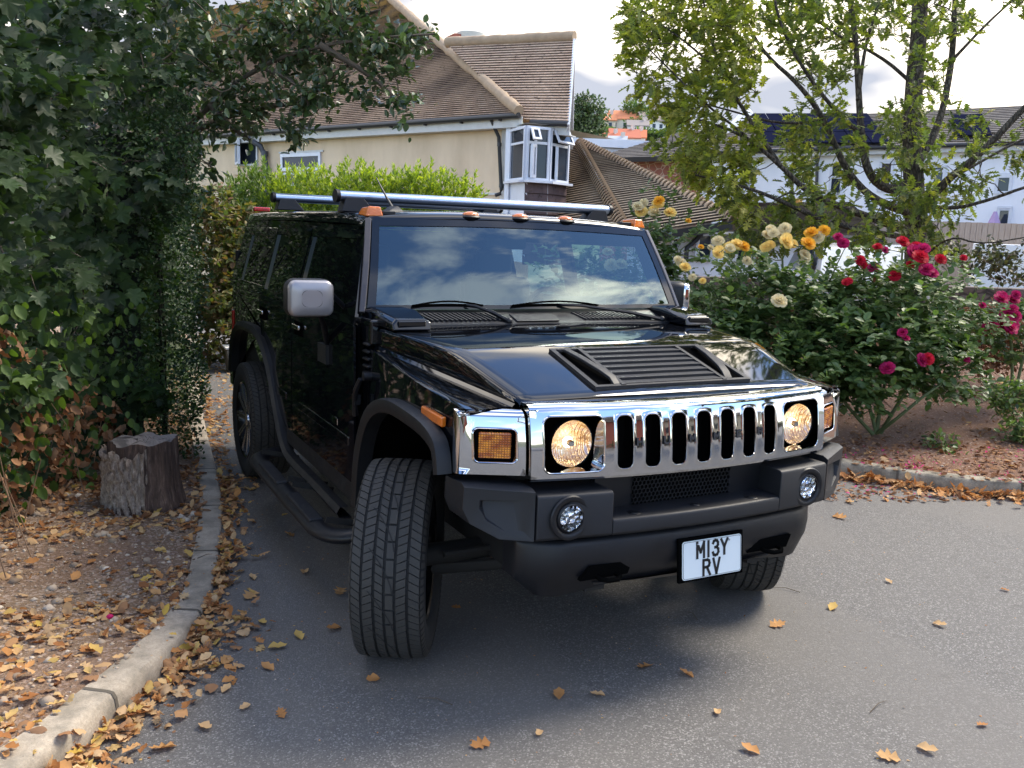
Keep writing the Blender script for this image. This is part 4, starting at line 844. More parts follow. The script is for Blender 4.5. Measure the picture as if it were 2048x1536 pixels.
for s in (-1, 1): MB().grid([[vp(s*x, y, .002) for x in (.27, .385)] for y in (yr-.01, -.4, yf_+.012)]).build('vent_pocket_shade', M['dark'], vent, smooth=0)  # flat black sheet; the pocket's inner shade is in its colour
for s in (-1, 1):
    mb = MB(); a = [vp(s*.36, yr-.03, .006), vp(s*.352, yr-.06, .026), vp(s*.335, yr-.16, .031), vp(s*.31, yf_+.10, .029), vp(s*.295, yf_+.05, .022), vp(s*.29, yf_+.022, .004)]
    mb.sweep(a, [(-.018, -.006), (.018, -.006), (.018, .006), (-.018, .006)]); mb.build('lift_handle', M['plastic'], vent, smooth=30, bevel=.003)
# ---- cowl, wipers, windscreen
mb = MB(); P = []
for x in np.linspace(-.74, .74, 13): P.append([(x, .436, 1.390), (x, .440, 1.404), (x, .56-.02*(1-abs(x)), 1.437), (x, .645, 1.458)])
mb.grid(P); cowl = mb.build('cowl', M['plastic2'], car, smooth=40); 
for sx in (-1, 1):
    mb = MB()
    for i in range(17):
        x = sx*(.26 if sx < 0 else .20)+sx*i*.026; mb.box((x, .52, 1.432), (.010, .11, .010), Matrix.Rotation(.27, 3, 'X') @ Matrix.Rotation(.35*1, 3, 'Z'))
    mb.build('cowl_louvres', M['plastic'], cowl, smooth=0)
mb = MB(); mb.box((-.08, .50, 1.427), (.25, .10, .006), Matrix.Rotation(.27, 3, 'X')); mb.build('cowl_plate', M['plastic'], cowl, smooth=0, bevel=.003)
def WS(u, t, o=0):      # windscreen surface
    b = Vector((u*.935, .600+.045*u*u, 1.462)); c = Vector((u*.840, .838+.028*u*u, 1.915-.018*u*u)); p = b.lerp(c, t); p.y -= .012*math.sin(math.pi*t)+o*.9; p.z += o*.45; return p
P = [[WS(u, t) for u in np.linspace(-1, 1, 25)] for t in np.linspace(0, 1, 9)]
ws = MB().grid(P).build('windscreen', M['windshield'], car, smooth=80)
mb = MB(); fo = .004
mb.grid([[WS(u, t, fo) for u in np.linspace(-1, 1, 25)] for t in (.925, 1.0)]); mb.grid([[WS(u, t, fo) for u in np.linspace(-1, 1, 25)] for t in (0, .045)])
for s in (-1, 1): mb.grid([[WS(s*u, t, fo) for u in (.955, 1.0)] for t in np.linspace(0, 1, 9)])
mb.build('windscreen_border', simple('black ceramic border', (.006, .007, .009), .08), ws, smooth=60)
for s in (-1, 1): MB().sweep([WS(s*1.018, t)+Vector((0, .012, .004)) for t in (-.05, .25, .5, .75, 1.0)], [(-.016, -.014), (.016, -.014), (.016, .014), (-.016, .014)]).build('windscreen_pillar', simple('lit pillar paint', (.045, .04, .045), .25), car, smooth=0, bevel=.006)  # body-black pillar coloured grey for the light it catches
def wiper(px, py_, bl, br_, mid):
    mb = MB(); a = Vector((px, .455, 1.415)); m_ = WS(mid/.92, .035, .02)
    mb.ball(a, .018, 10, 6); mb.tube([a, a.lerp(m_, .35)+Vector((0, 0, .012)), a.lerp(m_, .8)+Vector((0, 0, .01)), m_], [.011, .010, .008, .006], 6)
    w = mb.build('wiper', M['plastic2'], car, smooth=50)
    mb = MB(); n = 10; pts = [WS((bl+(br_-bl)*i/n)/.92, .030+.012*math.sin(math.pi*i/n), .012) for i in range(n+1)]; mb.tube(pts, .006, 5); pts2 = [p+Vector((0, -.012, .016*math.sin(math.pi*i/n)+.002)) for i, p in enumerate(pts)]; mb.tube(pts2, .005, 5)
    mb.build('wiper_blade', M['dark'], w, smooth=50)
wiper(-.25, 0, -.70, -.33, -.42); wiper(.70, 0, -.16, .36, .12)
# ---- roof
mb = MB(); P = []
for y, dz in ((.835, -.012), (.845, .003), (.87, .012), (.95, .022), (1.1, .028), (1.5, .034), (2.2, .045), (3.0, .050), (3.7, .048), (3.9, .040), (3.97, .02), (4.0, -.04)):
    row = []
    for u in np.linspace(-1, 1, 27):
        w = ip(y, (.835, .845), (1.2, .868), (3.9, .845), (4.0, .84)); row.append((u*w, y+.028*u*u*ip(y, (.83, 1), (1.2, 0)), 1.905+dz+.032*(1-abs(u)**2.6)-(.004 if y < .84 else 0)+.0))
    row = [(row[0][0]-.012, row[0][1], row[0][2]-.012), *row, (row[-1][0]+.012, row[-1][1], row[-1][2]-.012)]; row = [(row[0][0]-.006, row[0][1], row[0][2]-.045), *row, (row[-1][0]+.006, row[-1][1], row[-1][2]-.045)]; P.append(row)
mb.grid(P); roof_o = mb.build('roof', M['paint'], car, smooth=45)
MB().grid([[(x*.93, y, 1.865) for x in (-.9, .9)] for y in (.87, 3.95)]).build('headliner', M['interior'], roof_o, smooth=0)
for y, z, W_, in ((1.34, 2.025, .875), (2.90, 2.052, .875)):
    mb = MB(); mb.sweep([(-W_, y, z), (W_, y, z)], [(.045*math.cos(a), .030*math.sin(a)+.0) for a in [2*math.pi*i/16 for i in range(16)]]); cb = mb.build('roof_bar', M['alu'], car, smooth=60)
    for s in (-1, 1):
        mb = MB(); mb.sweep([(s*(W_-.0), y, z), (s*(W_+.02), y, z)], [(.052*math.cos(a), .036*math.sin(a)) for a in [2*math.pi*i/14 for i in range(14)]]); mb.build('end_cap', M['plastic2'], cb, smooth=40)
        mb = MB(); mb.hull8([(s*(W_-.005), y-.05, z-.085), (s*(W_-.20), y-.05, z-.085), (s*(W_-.20), y+.05, z-.085), (s*(W_-.005), y+.05, z-.085)], [(s*(W_-.03), y-.045, z-.005), (s*(W_-.13), y-.045, z-.005), (s*(W_-.13), y+.045, z-.005), (s*(W_-.03), y+.045, z-.005)]); mb.build('foot', M['plastic'], cb, bevel=.006)
for x, y, z in ((0, .862, 1.944), (-.293, .868, 1.942), (.293, .868, 1.942)):
    b = MB().ball((x, y, z-.010), (.062, .045, .018), 14, 6).build('marker_lamp', M['plastic2'], car, smooth=60); MB().ball((x, y-.004, z), (.048, .036, .020), 14, 8).build('lens', M['amber'], b, smooth=60)
for s in (-1, 1):
    mb = MB(); mb.hull8([(.775, .875, 1.915), (.865, .89, 1.912), (.865, 1.03, 1.922), (.775, 1.03, 1.925)], [(.785, .89, 1.965), (.845, .90, 1.965), (.845, 1.02, 1.960), (.785, 1.02, 1.960)]); mb.build('marker_lamp', M['amber'], car, mirror=s, bevel=.008)
    MB().box((.735, .93, 1.935), (.07, .06, .02)).build('lamp_base', M['plastic2'], car, mirror=s, bevel=.005)
    MB().box((.76, 3.90, 1.985), (.13, .06, .035)).build('marker_lamp', M['red'], car, mirror=s, bevel=.01)
mb = MB(); mb.hull8([(-.70, 1.02, 1.94), (-.60, 1.02, 1.94), (-.60, 1.14, 1.945), (-.70, 1.14, 1.945)], [(-.665, 1.05, 1.975), (-.635, 1.05, 1.975), (-.635, 1.10, 1.975), (-.665, 1.10, 1.975)]); mb.tube([(-.65, 1.08, 1.96), (-.665, 1.16, 2.03), (-.69, 1.25, 2.13)], [.009, .006, .003], 6); mb.build('antenna', M['plastic2'], car, smooth=50)
# ---- front bumper
mb = MB(); P = []
def bp(x): return -.835+.12*x*x      # bumper front line
def bx(x0, x1, z0, z1, yb, n=8, off=0, roundz=0):
    Pf = []
    for x in np.linspace(x0, x1, n): f = bp(x)+off; Pf.append([(x, yb, z0), (x, f+.012, z0), (x, f, z0+.012), (x, f, z1-.014), (x, f+.004, z1-.005), (x, f+.014, z1), (x, yb, z1)])
    mb.grid(Pf); mb.poly(Pf[0]); mb.poly(Pf[-1][::-1])
bx(-.424, .424, .712, .782, -.55, 17); bx(-.735, -.425, .712, .893, -.52, 9, .001); bx(.425, .735, .712, .893, -.52, 9, .001)
bumper = mb.build('bumper', M['plastic'], car, smooth=35, bevel=.005, seg=2)
MB().box((0, -.665, .86), (.86, .03, .18)).build('recess_panel', M['plastic2'], bumper)
# honeycomb insert
mb = MB(); rh = .0105
for j in range(7):
    for i in range(26):
        cx = -.245+i*rh*1.86+(rh*.93 if j % 2 else 0); cz = .785+j*rh*1.62
        if abs(cx) > .245: continue
        for k in range(6):
            a0, a1 = math.radians(60*k+30), math.radians(60*k+90)
            q = [(cx+rh*r_*math.cos(a), cz+rh*r_*math.sin(a)) for a, r_ in ((a0, .92), (a1, .92), (a1, 1.09), (a0, 1.09))]
            mb.poly([(x, -.688, z) for x, z in q]); mb.poly([(q[0][0], -.688, q[0][1]), (q[1][0], -.688, q[1][1]), (q[1][0], -.680, q[1][1]), (q[0][0], -.680, q[0][1])])
mb.build('honeycomb', M['plastic'], bumper, smooth=0); MB().box((0, -.6815, .839), (.50, .003, .125)).build('honeycomb_backing', M['dark'], bumper, smooth=0)
for x, r in ((-.30, .030), (.30, .030), (0, .022)):
    MB().lathe([(0, .004), (r*.7, .004), (r*.72, .001), (r*.9, .002), (r, .0)], 20, Matrix.Translation((x, -.775, .7835)) @ Matrix.Rotation(-math.pi/2, 4, 'Y')).build('bolt_cover', M['plastic2'], bumper, smooth=40)
for s in (-1, 1):
    c = (s*.603, bp(.603)-.002, .800)
    mb = MB(); mb.lathe([(.088, .002), (.084, -.004), (.074, -.006), (.066, -.003), (.060, .004), (.056, -.004), (.052, -.006), (.049, .012)], 32, MY(c)); fg = mb.build('fog_light', M['plastic2'], bumper, smooth=40)
    MB().lathe([(.049, -.004), (.035, -.0032), (.02, -.0026), (0, -.0022)], 28, MY(c)).build('reflector', M['fogref'], fg, smooth=50); MB().lathe([(0, -.014), (.03, -.010), (.050, .002)], 28, MY(c)).build('lens', M['lens'], fg, smooth=60)
    # bumper corner with sculpted pocket
    mb = MB(); y1 = bp(.74)+.004; o = [(.742, y1, .905), (.742, y1, .715), (.86, y1+.055, .722), (.955, y1+.115, .775), (.978, y1+.135, .83), (.975, y1+.13, .915)]
    ctr = Vector((.86, y1+.07, .83)); inn = [(.775, y1+.028, .872), (.772, y1+.028, .75), (.84, y1+.055, .752), (.90, y1+.085, .79), (.925, y1+.10, .835), (.925, y1+.095, .868)]
    dp = [(.80, y1+.075, .865), (.79, y1+.035, .755), (.85, y1+.065, .762), (.90, y1+.10, .80), (.905, y1+.115, .84), (.905, y1+.115, .862)]
    mb.grid([o, inn], True); mb.grid([inn, dp], True); mb.poly(dp)
    bk = [(x, -.46, z) for x, y, z in o]; mb.grid([o, [(x-(.0 if i < 5 else .0), y+.03, z+(.012 if i in (0, 5) else 0)) for i, (x, y, z) in enumerate(o)], bk], True)
    mb.build('bumper_corner', M['plastic'], bumper, mirror=s, smooth=30, bevel=.006, seg=2)
# ---- lower bumper
mb = MB(); P = []
for x in np.linspace(-.755, .755, 45):
    e = max(0, (abs(x)-.60)/.155); f = -.795+.10*x*x+.08*e*e; zb = .492-.035*math.exp(-((abs(x)-.62)/.2)**2)+.06*max(0, (abs(x)-.68)/.075)
    P.append([(x, f+.12, .700), (x, f+.03, .700), (x, f+.010, .692), (x, f, .672), (x, f-.004, .61), (x, f+.004, .56), (x, f+.022, .525), (x, f+.05, zb), (x, f+.12, zb)])
mb.grid(P); mb.poly(P[0]); mb.poly(P[-1][::-1]); lb = mb.build('lower_bumper', M['plastic2'], car, smooth=45)
P = []
for x in np.linspace(-.46, .46, 21): P.append([(x, -.775+.10*x*x, .500), (x, -.755+.1*x*x, .478+.03*(x/.46)**2), (x, -.60, .44)])
MB().grid(P).build('skid_plate', simple('dusty skid plate', (.10, .085, .07), .6, var=.3), lb, smooth=60)
for s in (-1, 1):
    x0 = s*.42; f = -.795+.10*.42**2
    mb = MB(); mb.hull8([(x0-.12, f-.0025, .535), (x0+.10, f-.0025, .535), (x0+.12, f-.0055, .59), (x0-.08, f-.0055, .59)], [(x0-.12, f+.02, .535), (x0+.10, f+.02, .535), (x0+.12, f+.02, .59), (x0-.08, f+.02, .59)]); mb.build('hook_slot_shade', M['dark'], lb, smooth=0, mirror=1)  # raised black block; shade inside the slot is in its colour
    mb = MB(); mb.tube([(x0-.04, f+.03, .545), (x0-.045, f-.03, .543), (x0-.02, f-.055, .542), (x0+.02, f-.055, .542), (x0+.045, f-.03, .543), (x0+.04, f+.03, .545)], .010, 8); mb.build('tow_hook', M['dark'], lb, smooth=60)
# ---- number plate
PX, PY, PZ = .066, -.822, .566
Rp = Matrix.Rotation(math.radians(-6), 3, 'X') @ Matrix.Rotation(0, 3, 'Y'); pl = lambda x, z, t: tuple(Vector((PX, PY, PZ))+Rp @ Vector((x, -t, z)))
bk = MB().box((PX, PY+.008, PZ), (.335, .014, .182), Rp).build('number_plate', M['dark'], car, bevel=.002)
def rrect(w, h, r, t, n=5):
    o = []
    for sx, sz, a0 in ((1, 1, 0), (-1, 1, 90), (-1, -1, 180), (1, -1, 270)):
        for i in range(n+1): a = math.radians(a0+90*i/n); o.append(pl(sx*(w/2-r)+r*math.cos(a), sz*(h/2-r)+r*math.sin(a), t))
    return o
mb = MB(); mb.grid([rrect(.306, .158, .012, .001), rrect(.306, .158, .012, .0045)], True); mb.poly(rrect(.306, .158, .012, .0045)); pf = mb.build('plate_face', simple('white plate', (.66, .72, .74), .35), bk, smooth=0)
mb = MB(); mb.grid([rrect(.300, .152, .010, .0053), rrect(.2965, .1485, .009, .0053)], True)
def word(txt, cx, z0, H, wd, sp, sw):
    ws_ = [(.84 if c == 'M' else .4 if c == '1' else .7 if c == '3' else .8)*wd for c in txt]; tot = sum(ws_)+sp*(len(txt)-1); x = cx-tot/2
    for c, w_ in zip(txt, ws_):
        for st_ in glyph(c): stroke(mb, [(x+u*wd, z0+v*H) for u, v in st_], sw, lambda a, b, t: pl(a, b, .0053+t), .0008)
        x += w_+sp
word('M13Y', .0, .006, .062, .041, .0150, .0115); word('RV', -.004, -.070, .062, .042, .018, .0115)
mb.build('plate_lettering', simple('black plate letters', (.008, .008, .009), .4), bk, smooth=0)
mb = MB()
for x in (-.075, .088): mb.ball(pl(x, .062, .006), .0045, 8, 5)
mb.build('plate_screw', M['chrome'], bk, smooth=60)
# ---- wheels
def wheel(cx, cy, steer, full):
    R0 = Matrix.Translation((cx, cy, .43)) @ Matrix.Rotation(steer, 4, 'Z'); s = 1 if cx > 0 else -1
    if s < 0: R0 = R0 @ Matrix.Rotation(math.pi, 4, 'Z')
    hw = .146; R = .43
    prof = [(.275, -hw*.80), (.30, -hw*.97), (.345, -hw*1.04), (.39, -hw*1.02), (.410, -hw*.97), (.4195, -hw*.86), (.4215, -hw*.4), (.4225, 0), (.4215, hw*.4), (.4195, hw*.86), (.410, hw*.97), (.39, hw*1.02), (.345, hw*1.04), (.30, hw*.97), (.275, hw*.80)]
    rim_r = .28
    wroot = MB().lathe([(.06, .02), (.06, -.08), (.0, -.08)], 16, R0).build('wheel', M['under'], car, smooth=40)
    ty = MB().lathe(prof, 72, R0).build('tyre', M['rubber2'], wroot, smooth=50)
    mb = MB(); NB = 78; ribs = [(-.136, -.092, .5), (-.083, -.042, -.4), (-.033, .000, 0), (.009, .042, .4), (.051, .092, -.4), (.100, .138, .5)]
    for (a, b, sl) in ribs:
        nb = NB if sl else NB//2
        for i in range(nb):
            t0 = 2*math.pi*(i+.06)/nb; t1 = 2*math.pi*(i+.93)/nb; sk = sl*.10; bot = []; top = []
            for (u, t) in ((a, t0), (b, t0+sk), (b, t1+sk), (a, t1)):
                cr = 1-(abs(u)/.16)**4*.035; rt = .430*cr
                bot.append(R0 @ Vector((u, (rt-.012)*math.cos(t), (rt-.012)*math.sin(t)))); ins = .0015; uu = u+(ins if u == a else -ins); top.append(R0 @ Vector((uu, rt*math.cos(t), rt*math.sin(t))))
            n = len(mb.v); mb.v += [tuple(p) for p in bot+top]; mb.f += [(n+4, n+5, n+6, n+7)]+[(n+k, n+(k+1) % 4, n+4+(k+1) % 4, n+4+k) for k in range(4)]
    for i in range(NB*1):     # shoulder lugs running onto the sidewall
        for sd in (-1, 1):
            t0 = 2*math.pi*(i+.1)/NB; t1 = 2*math.pi*(i+.8)/NB; q = []
            for rr_, u in ((.420, .1395), (.408, .1465), (.392, .1512)): q.append([R0 @ Vector((sd*u, rr_*math.cos(t), rr_*math.sin(t))) for t in (t0, t1)])
            mb.grid(q)
    # curved sipes of the centre rib
    mb.build('tread', M['rubber'], wroot, smooth=0)
    sp = MB()
    for i in range(16):
        t0 = 2*math.pi*i/16; pts = []
        for k in range(7):
            u = -.030+.10*(k/6)**1.6; t = t0+.42*(k/6); pts.append((u, t))
        row = [[R0 @ Vector((u+o_, .4312*math.cos(t)*(1-(abs(u)/.16)**4*.035), .4312*math.sin(t)*(1-(abs(u)/.16)**4*.035))) for o_ in (-.0028, .0028)] for u, t in pts]; sp.grid(row)
    sp.build('curved_grooves', M['rubber2'], ty, smooth=0)
    # rim: outer side is +x local (lathe axis)
    o = 1
    mb = MB(); mb.lathe([(.283, hw*.82), (.290, hw*.92), (.280, hw*.96), (.268, hw*.86), (.262, .03), (.255, -.06), (.270, -hw*.8), (.283, -hw*.85)], 48, R0); rim = mb.build('rim', simple('black alloy', (.012, .012, .013), .18, .6), wroot, smooth=40)
    mb = MB()
    for k in range(10):
        a = 2*math.pi*k/10
        for da in (-.055, .055):
            p0 = Vector((.098, .06*math.cos(a+da*3), .06*math.sin(a+da*3))); p1 = Vector((.125, .262*math.cos(a+da), .262*math.sin(a+da))); mb.sweep([R0 @ p0, R0 @ p1], [(-.008, -.02), (.008, -.02), (.008, .012), (-.008, .012)], up=(R0.to_3x3() @ Vector((1, 0, 0))))
    mb.lathe([(0, .12), (.045, .118), (.05, .10), (.078, .098), (.08, .07)], 24, R0); mb.build('spokes', simple('machined spokes', (.30, .32, .36), .25, .9), rim, smooth=30)
ST = math.radians(-29)
wheel(-.980, -.0, ST, True); wheel(.965, 0, ST, True); wheel(-.93, 3.12, 0, True); wheel(.93, 3.12, 0, False)
# ---- underbody and interior
mb = MB(); mb.tube([(-.9, 0, .42), (.9, 0, .42)], .05, 10); mb.tube([(-.9, 3.12, .42), (.9, 3.12, .42)], .06, 10)
for s in (-1, 1):
    mb.box((s*.42, 1.6, .52), (.09, 4.6, .14)); mb.tube([(s*.40, .15, .40), (s*.80, .02, .34), (s*.40, -.15, .38)], .030, 8); mb.tube([(s*.36, -.12, .46), (s*.82, -.10, .45)], .016, 8); mb.tube([(s*.55, .02, .40), (s*.50, .02, .95)], .05, 10)
    for k in range(7): mb.ball((s*.62, .02, .405+k*.0), (.02, .052-.004*(k % 2), .052), 8, 5)
mb.box((0, .1, .62), (1.2, 1.3, .4)); mb.box((0, 2.2, .62), (1.7, 2.9, .25)); mb.box((0, 3.98, 1.1), (1.9, .06, 1.1)); mb.box((0, -.3, .85), (1.5, .5, .35)); mb.build('underbody', M['under'], car, smooth=40)
mb = MB(); mb.box((0, 4.0, 1.0), (1.94, .10, .95)); mb.box((0, 4.06, .62), (1.98, .16, .20)); mb.build('rear_panel', M['paint'], car, bevel=.03)
MB().poly([(-.84, 3.99, 1.46), (.84, 3.99, 1.46), (.80, 3.96, 1.86), (-.80, 3.96, 1.86)]).build('rear_window', M['tint'], car, smooth=0)
mb = MB(); P = [[(x, y, z+.015*math.sin((x+.9)*3.3)) for x in np.linspace(-.88, .88, 21)] for y, z in ((.62, 1.435), (.80, 1.452), (.98, 1.452), (1.06, 1.41), (1.08, 1.05))]; mb.grid(P); mb.box((.45, .98, 1.47), (.34, .16, .06)); mb.build('dashboard', M['dash'], car, smooth=50, bevel=0)
mb = MB(); c = Vector((.45, 1.20, 1.36)); mb.tube([c+Vector((.19*math.cos(a), .10*math.sin(a), .165*math.sin(a))) for a in [2*math.pi*i/28 for i in range(29)]], .015, 8, caps=False); mb.box(c, (.30, .03, .04)); mb.tube([c, c+Vector((0, -.2, -.1))], .03, 8); mb.build('steering_wheel', M['interior'], car, smooth=60)
for x in (-.45, .45):
    mb = MB(); mb.box((x, 1.75, .92), (.52, .52, .18)); mb.box((x, 2.00, 1.25), (.50, .16, .62), Matrix.Rotation(-.18, 3, 'X')); st = mb.build('seat', M['seat'], car, bevel=.05, seg=3); MB().box((x, 2.08, 1.66), (.27, .10, .19)).build('head_rest', M['seat'], st, bevel=.04, seg=3)
MB().box((0, 2.95, 1.2), (1.3, .25, .7)).build('rear_seat', M['seat'], car, bevel=.05)
MB().box((0, 1.02, 1.80), (.26, .03, .07)).build('rear_view_mirror', M['interior'], ws, bevel=.015)
mb = MB(); mb.poly([(-.9, 3.5, .8), (.9, 3.5, .8), (.86, 3.5, 1.86), (-.86, 3.5, 1.86)]); mb.poly([(-.96, .6, .85), (.96, .6, .85), (.96, 3.5, .85), (-.96, 3.5, .85)]); mb.poly([(-.95, .65, .9), (.95, .65, .9), (.93, .66, 1.44), (-.93, .66, 1.44)])
mb.poly([(-.955, .75, .6), (-.955, 3.6, .6), (-.955, 3.6, 1.36), (-.955, .75, 1.36)]); mb.build('cabin_lining', M['interior'], car, smooth=0)
# ================================================================ foliage tools
def fan(outline, mid):
    """leaf template: outline ring fanned round a midrib point list (z gives fold/curl)"""
    V = list(outline)+[mid]; c = len(outline); F = [(i, (i+1) % c, c) for i in range(c)]; return np.array(V, float), np.array(F, int)
def sym(half, tipz=0):   # half outline (x>0) from base to tip -> closed ring
    return [(0, 0, 0)]+half+[(0, 1, tipz)]+[(-x, y, z) for x, y, z in half[::-1]]
T_OVAL = fan(sym([(.16, .10, .05), (.30, .35, .09), (.30, .60, .08), (.17, .85, .02)], -.08), (0, .5, -.02))
T_SMALL = (np.array([(0, 0, 0), (.28, .45, .08), (0, 1, -.03), (-.28, .45, .08)], float), np.array([(0, 1, 2), (0, 2, 3)]))
T_NEEDLE = (np.array([(0, 0, 0), (.10, .4, .04), (0, 1, .0), (-.10, .4, .04)], float), np.array([(0, 1, 2), (0, 2, 3)]))
T_SYC = fan([(0, 0, 0), (.20, -.06, .02), (.42, .02, -.02), (.32, .16, .03), (.56, .30, .0), (.66, .52, -.08), (.40, .52, .03), (.30, .56, .02), (.30, .78, -.02), (.16, .82, .02), (0, 1.05, -.12), (-.16, .82, .02), (-.30, .78, -.02), (-.30, .56, .02), (-.40, .52, .03), (-.66, .52, -.08), (-.56, .30, .0), (-.32, .16, .03), (-.42, .02, -.02), (-.20, -.06, .02)], (0, .38, -.05))
T_OAK = fan(sym([(.03, .14, 0), (.17, .20, .03), (.05, .29, .0), (.25, .38, .04), (.08, .46, .0), (.28, .60, .04), (.09, .66, 0), (.20, .80, .02), (.07, .85, 0)], -.06), (0, .5, -.02))
T_DEAD = fan(sym([(.14, .10, .10), (.30, .32, .20), (.24, .52, .08), (.28, .66, .16), (.13, .88, .10)], .16), (0, .5, .0))
T_LOBED = fan(sym([(.10, .10, .05), (.30, .20, .14), (.14, .34, .04), (.36, .52, .14), (.16, .60, .04), (.24, .78, .10), (.08, .86, .04)], .12), (0, .5, .0))
def norm(a): return a/np.maximum(np.linalg.norm(a, axis=-1, keepdims=True), 1e-9)
def leaves(name, T, pos, axis, nrm, size, mat, parent=None, kind=None, rnd=None, wid=None):
    V, F = T; n = len(pos); pos = np.asarray(pos, float); y = norm(np.asarray(axis, float)); z = np.asarray(nrm, float); z = z-(z*y).sum(1, keepdims=True)*y; z = norm(z); x = np.cross(y, z)
    s = np.asarray(size, float).reshape(n, 1, 1); w = np.ones((n, 1, 1)) if wid is None else np.asarray(wid).reshape(n, 1, 1)
    vv = pos[:, None, :]+s*(V[None, :, 0:1]*w*x[:, None, :]+V[None, :, 1:2]*y[:, None, :]+V[None, :, 2:3]*z[:, None, :])
    ff = F[None]+(np.arange(n)*len(V))[:, None, None]
    me = bpy.data.meshes.new(name); nv = n*len(V); nf = n*len(F); k = F.shape[1]
    me.vertices.add(nv); me.vertices.foreach_set('co', vv.reshape(-1)); me.loops.add(nf*k); me.loops.foreach_set('vertex_index', ff.reshape(-1).astype(np.int32))
    me.polygons.add(nf); me.polygons.foreach_set('loop_start', (np.arange(nf)*k).astype(np.int32)); me.polygons.foreach_set('loop_total', np.full(nf, k, np.int32)); me.update(calc_edges=True)
    at_ = me.attributes.new('rnd', 'FLOAT', 'FACE'); r = RNG.random(n) if rnd is None else np.asarray(rnd); at_.data.foreach_set('value', np.repeat(r, len(F)).astype(np.float32))
    me.polygons.foreach_set('use_smooth', [True]*nf); me.materials.append(mat)
    o = bpy.data.objects.new(name, me); COL.objects.link(o)
    if parent:
        o.parent = parent
        if parent.type == 'EMPTY': o.matrix_parent_inverse = Matrix.Translation(-Vector(parent.location))
    if kind: o['kind'] = kind
    return o
def rdir(n): return norm(RNG.normal(size=(n, 3)))
def rosette(C, k, size, spread=.5, up=.35, droop=.2, out=None):
    """k leaves round every centre"""
    n = len(C); P = np.repeat(C, k, 0); ax = rdir(n*k); base = rdir(n) if out is None else norm(out); b = np.repeat(base, k, 0)
    ax = norm(ax*spread*2+b+np.array([0, 0, up-droop])); nr = norm(rdir(n*k)*.55+np.array([0, 0, 1.0])); s = size*(.65+.6*RNG.random(n*k)); return P+ax*s[:, None]*.12, ax, nr, s
def blobs(B, n, shell=.55):
    """points in ellipsoids, denser to the outside; B: (centre, radii)"""
    vol = np.array([b[1][0]*b[1][1]*b[1][2] for b in B])**.8; idx = RNG.choice(len(B), n, p=vol/vol.sum()); c = np.array([list(b[0]) for b in B])[idx]; r = np.array([list(b[1]) for b in B])[idx]
    d = rdir(n); t = RNG.random(n)**(1/3); t = t*(1-shell)+shell*np.sqrt(RNG.random(n)); return c+d*r*t[:, None], d
def branchy(nodes, targets, mb, r0=.012, wob=.12, sag=0.0):
    """connect every target to the nearest point of the growing skeleton"""
    N = [Vector(p) for p in nodes]; arr = np.array([list(p) for p in N])
    T = sorted(targets, key=lambda t: np.min(((arr-np.array(t))**2).sum(1)))
    cap = len(arr)+len(T)*3; buf = np.zeros((cap, 3)); buf[:len(arr)] = arr; m = len(arr)
    for t in T:
        t = np.array(t); d = ((buf[:m]-t)**2).sum(1); j = int(np.argmin(d)); a = Vector(buf[j]); b = Vector(t); L = (b-a).length
        if L < .02: continue
        p1 = a.lerp(b, .35)+Vector(RNG.normal(size=3)*wob*L*.5)+Vector((0, 0, sag*L)); p2 = a.lerp(b, .7)+Vector(RNG.normal(size=3)*wob*L*.4)+Vector((0, 0, sag*L)); r = min(r0, .004+L*.010)
        mb.tube([a, p1, p2, b], [r, r*.8, r*.6, r*.4], 4, caps=False)
        for q in (p1, p2, b): buf[m] = list(q); m += 1
M['lf_syc'] = m_leaf('sycamore leaves', [(.017, .032, .012), (.026, .050, .016), (.046, .088, .024), (.14, .22, .042)], .5, .30, .3)
M['lf_dark'] = m_leaf('dark glossy leaves', [(.026, .046, .015), (.040, .072, .020), (.065, .11, .028), (.12, .17, .036)], .32, .18)
M['lf_privet'] = m_leaf('privet leaves', [(.014, .034, .010), (.026, .060, .015), (.055, .105, .024)], .5, .2, .3)
M['lf_rose'] = m_leaf('rose leaves', [(.050, .088, .028), (.085, .145, .044), (.13, .20, .060), (.21, .27, .08)], .42, .32)
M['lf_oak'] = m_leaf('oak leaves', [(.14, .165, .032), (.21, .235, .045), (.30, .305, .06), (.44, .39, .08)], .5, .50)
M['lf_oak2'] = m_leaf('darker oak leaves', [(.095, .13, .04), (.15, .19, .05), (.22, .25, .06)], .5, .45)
M['lf_con'] = m_leaf('conifer sprays', [(.12, .19, .024), (.24, .32, .028), (.40, .46, .034), (.56, .58, .05)], .6, .35)
M['lf_dead'] = m_leaf('dead leaves', [(.16, .06, .025), (.34, .14, .045), (.48, .22, .07), (.58, .30, .11), (.64, .40, .18), (.66, .45, .24), (.60, .40, .07)], .75, .2, .25, 1)
M['lf_brown'] = m_leaf('withered leaves', [(.10, .042, .02), (.22, .095, .042), (.38, .21, .11)], .85, .15, .2, 1)
M['lf_wild'] = m_leaf('wild scrub leaves', [(.05, .075, .02), (.11, .14, .03), (.20, .16, .06), (.22, .11, .05)], .7, .3)
M['lf_far'] = m_leaf('far leaves', [(.05, .09, .03), (.09, .15, .035), (.16, .21, .05)], .8, .3)
M['lf_far2'] = m_leaf('far russet leaves', [(.16, .10, .06), (.24, .16, .09)], .8, .3)
A_ = lambda v: np.array(v, float)
def pxpts(n, x0, x1, y0, y1, D): # D(px,py,u) -> depth
    px = x0+(x1-x0)*RNG.random(n); py = y0+(y1-y0)*RNG.random(n); u = RNG.random(n); d = D(px, py, u)
    f, r, u_ = A_(CF), A_(CR), A_(CU); return A_(CAM)+(f+r*((px-1024)/FPX)[:, None]-u_*((py-768)/FPX)[:, None])*d[:, None], px, py
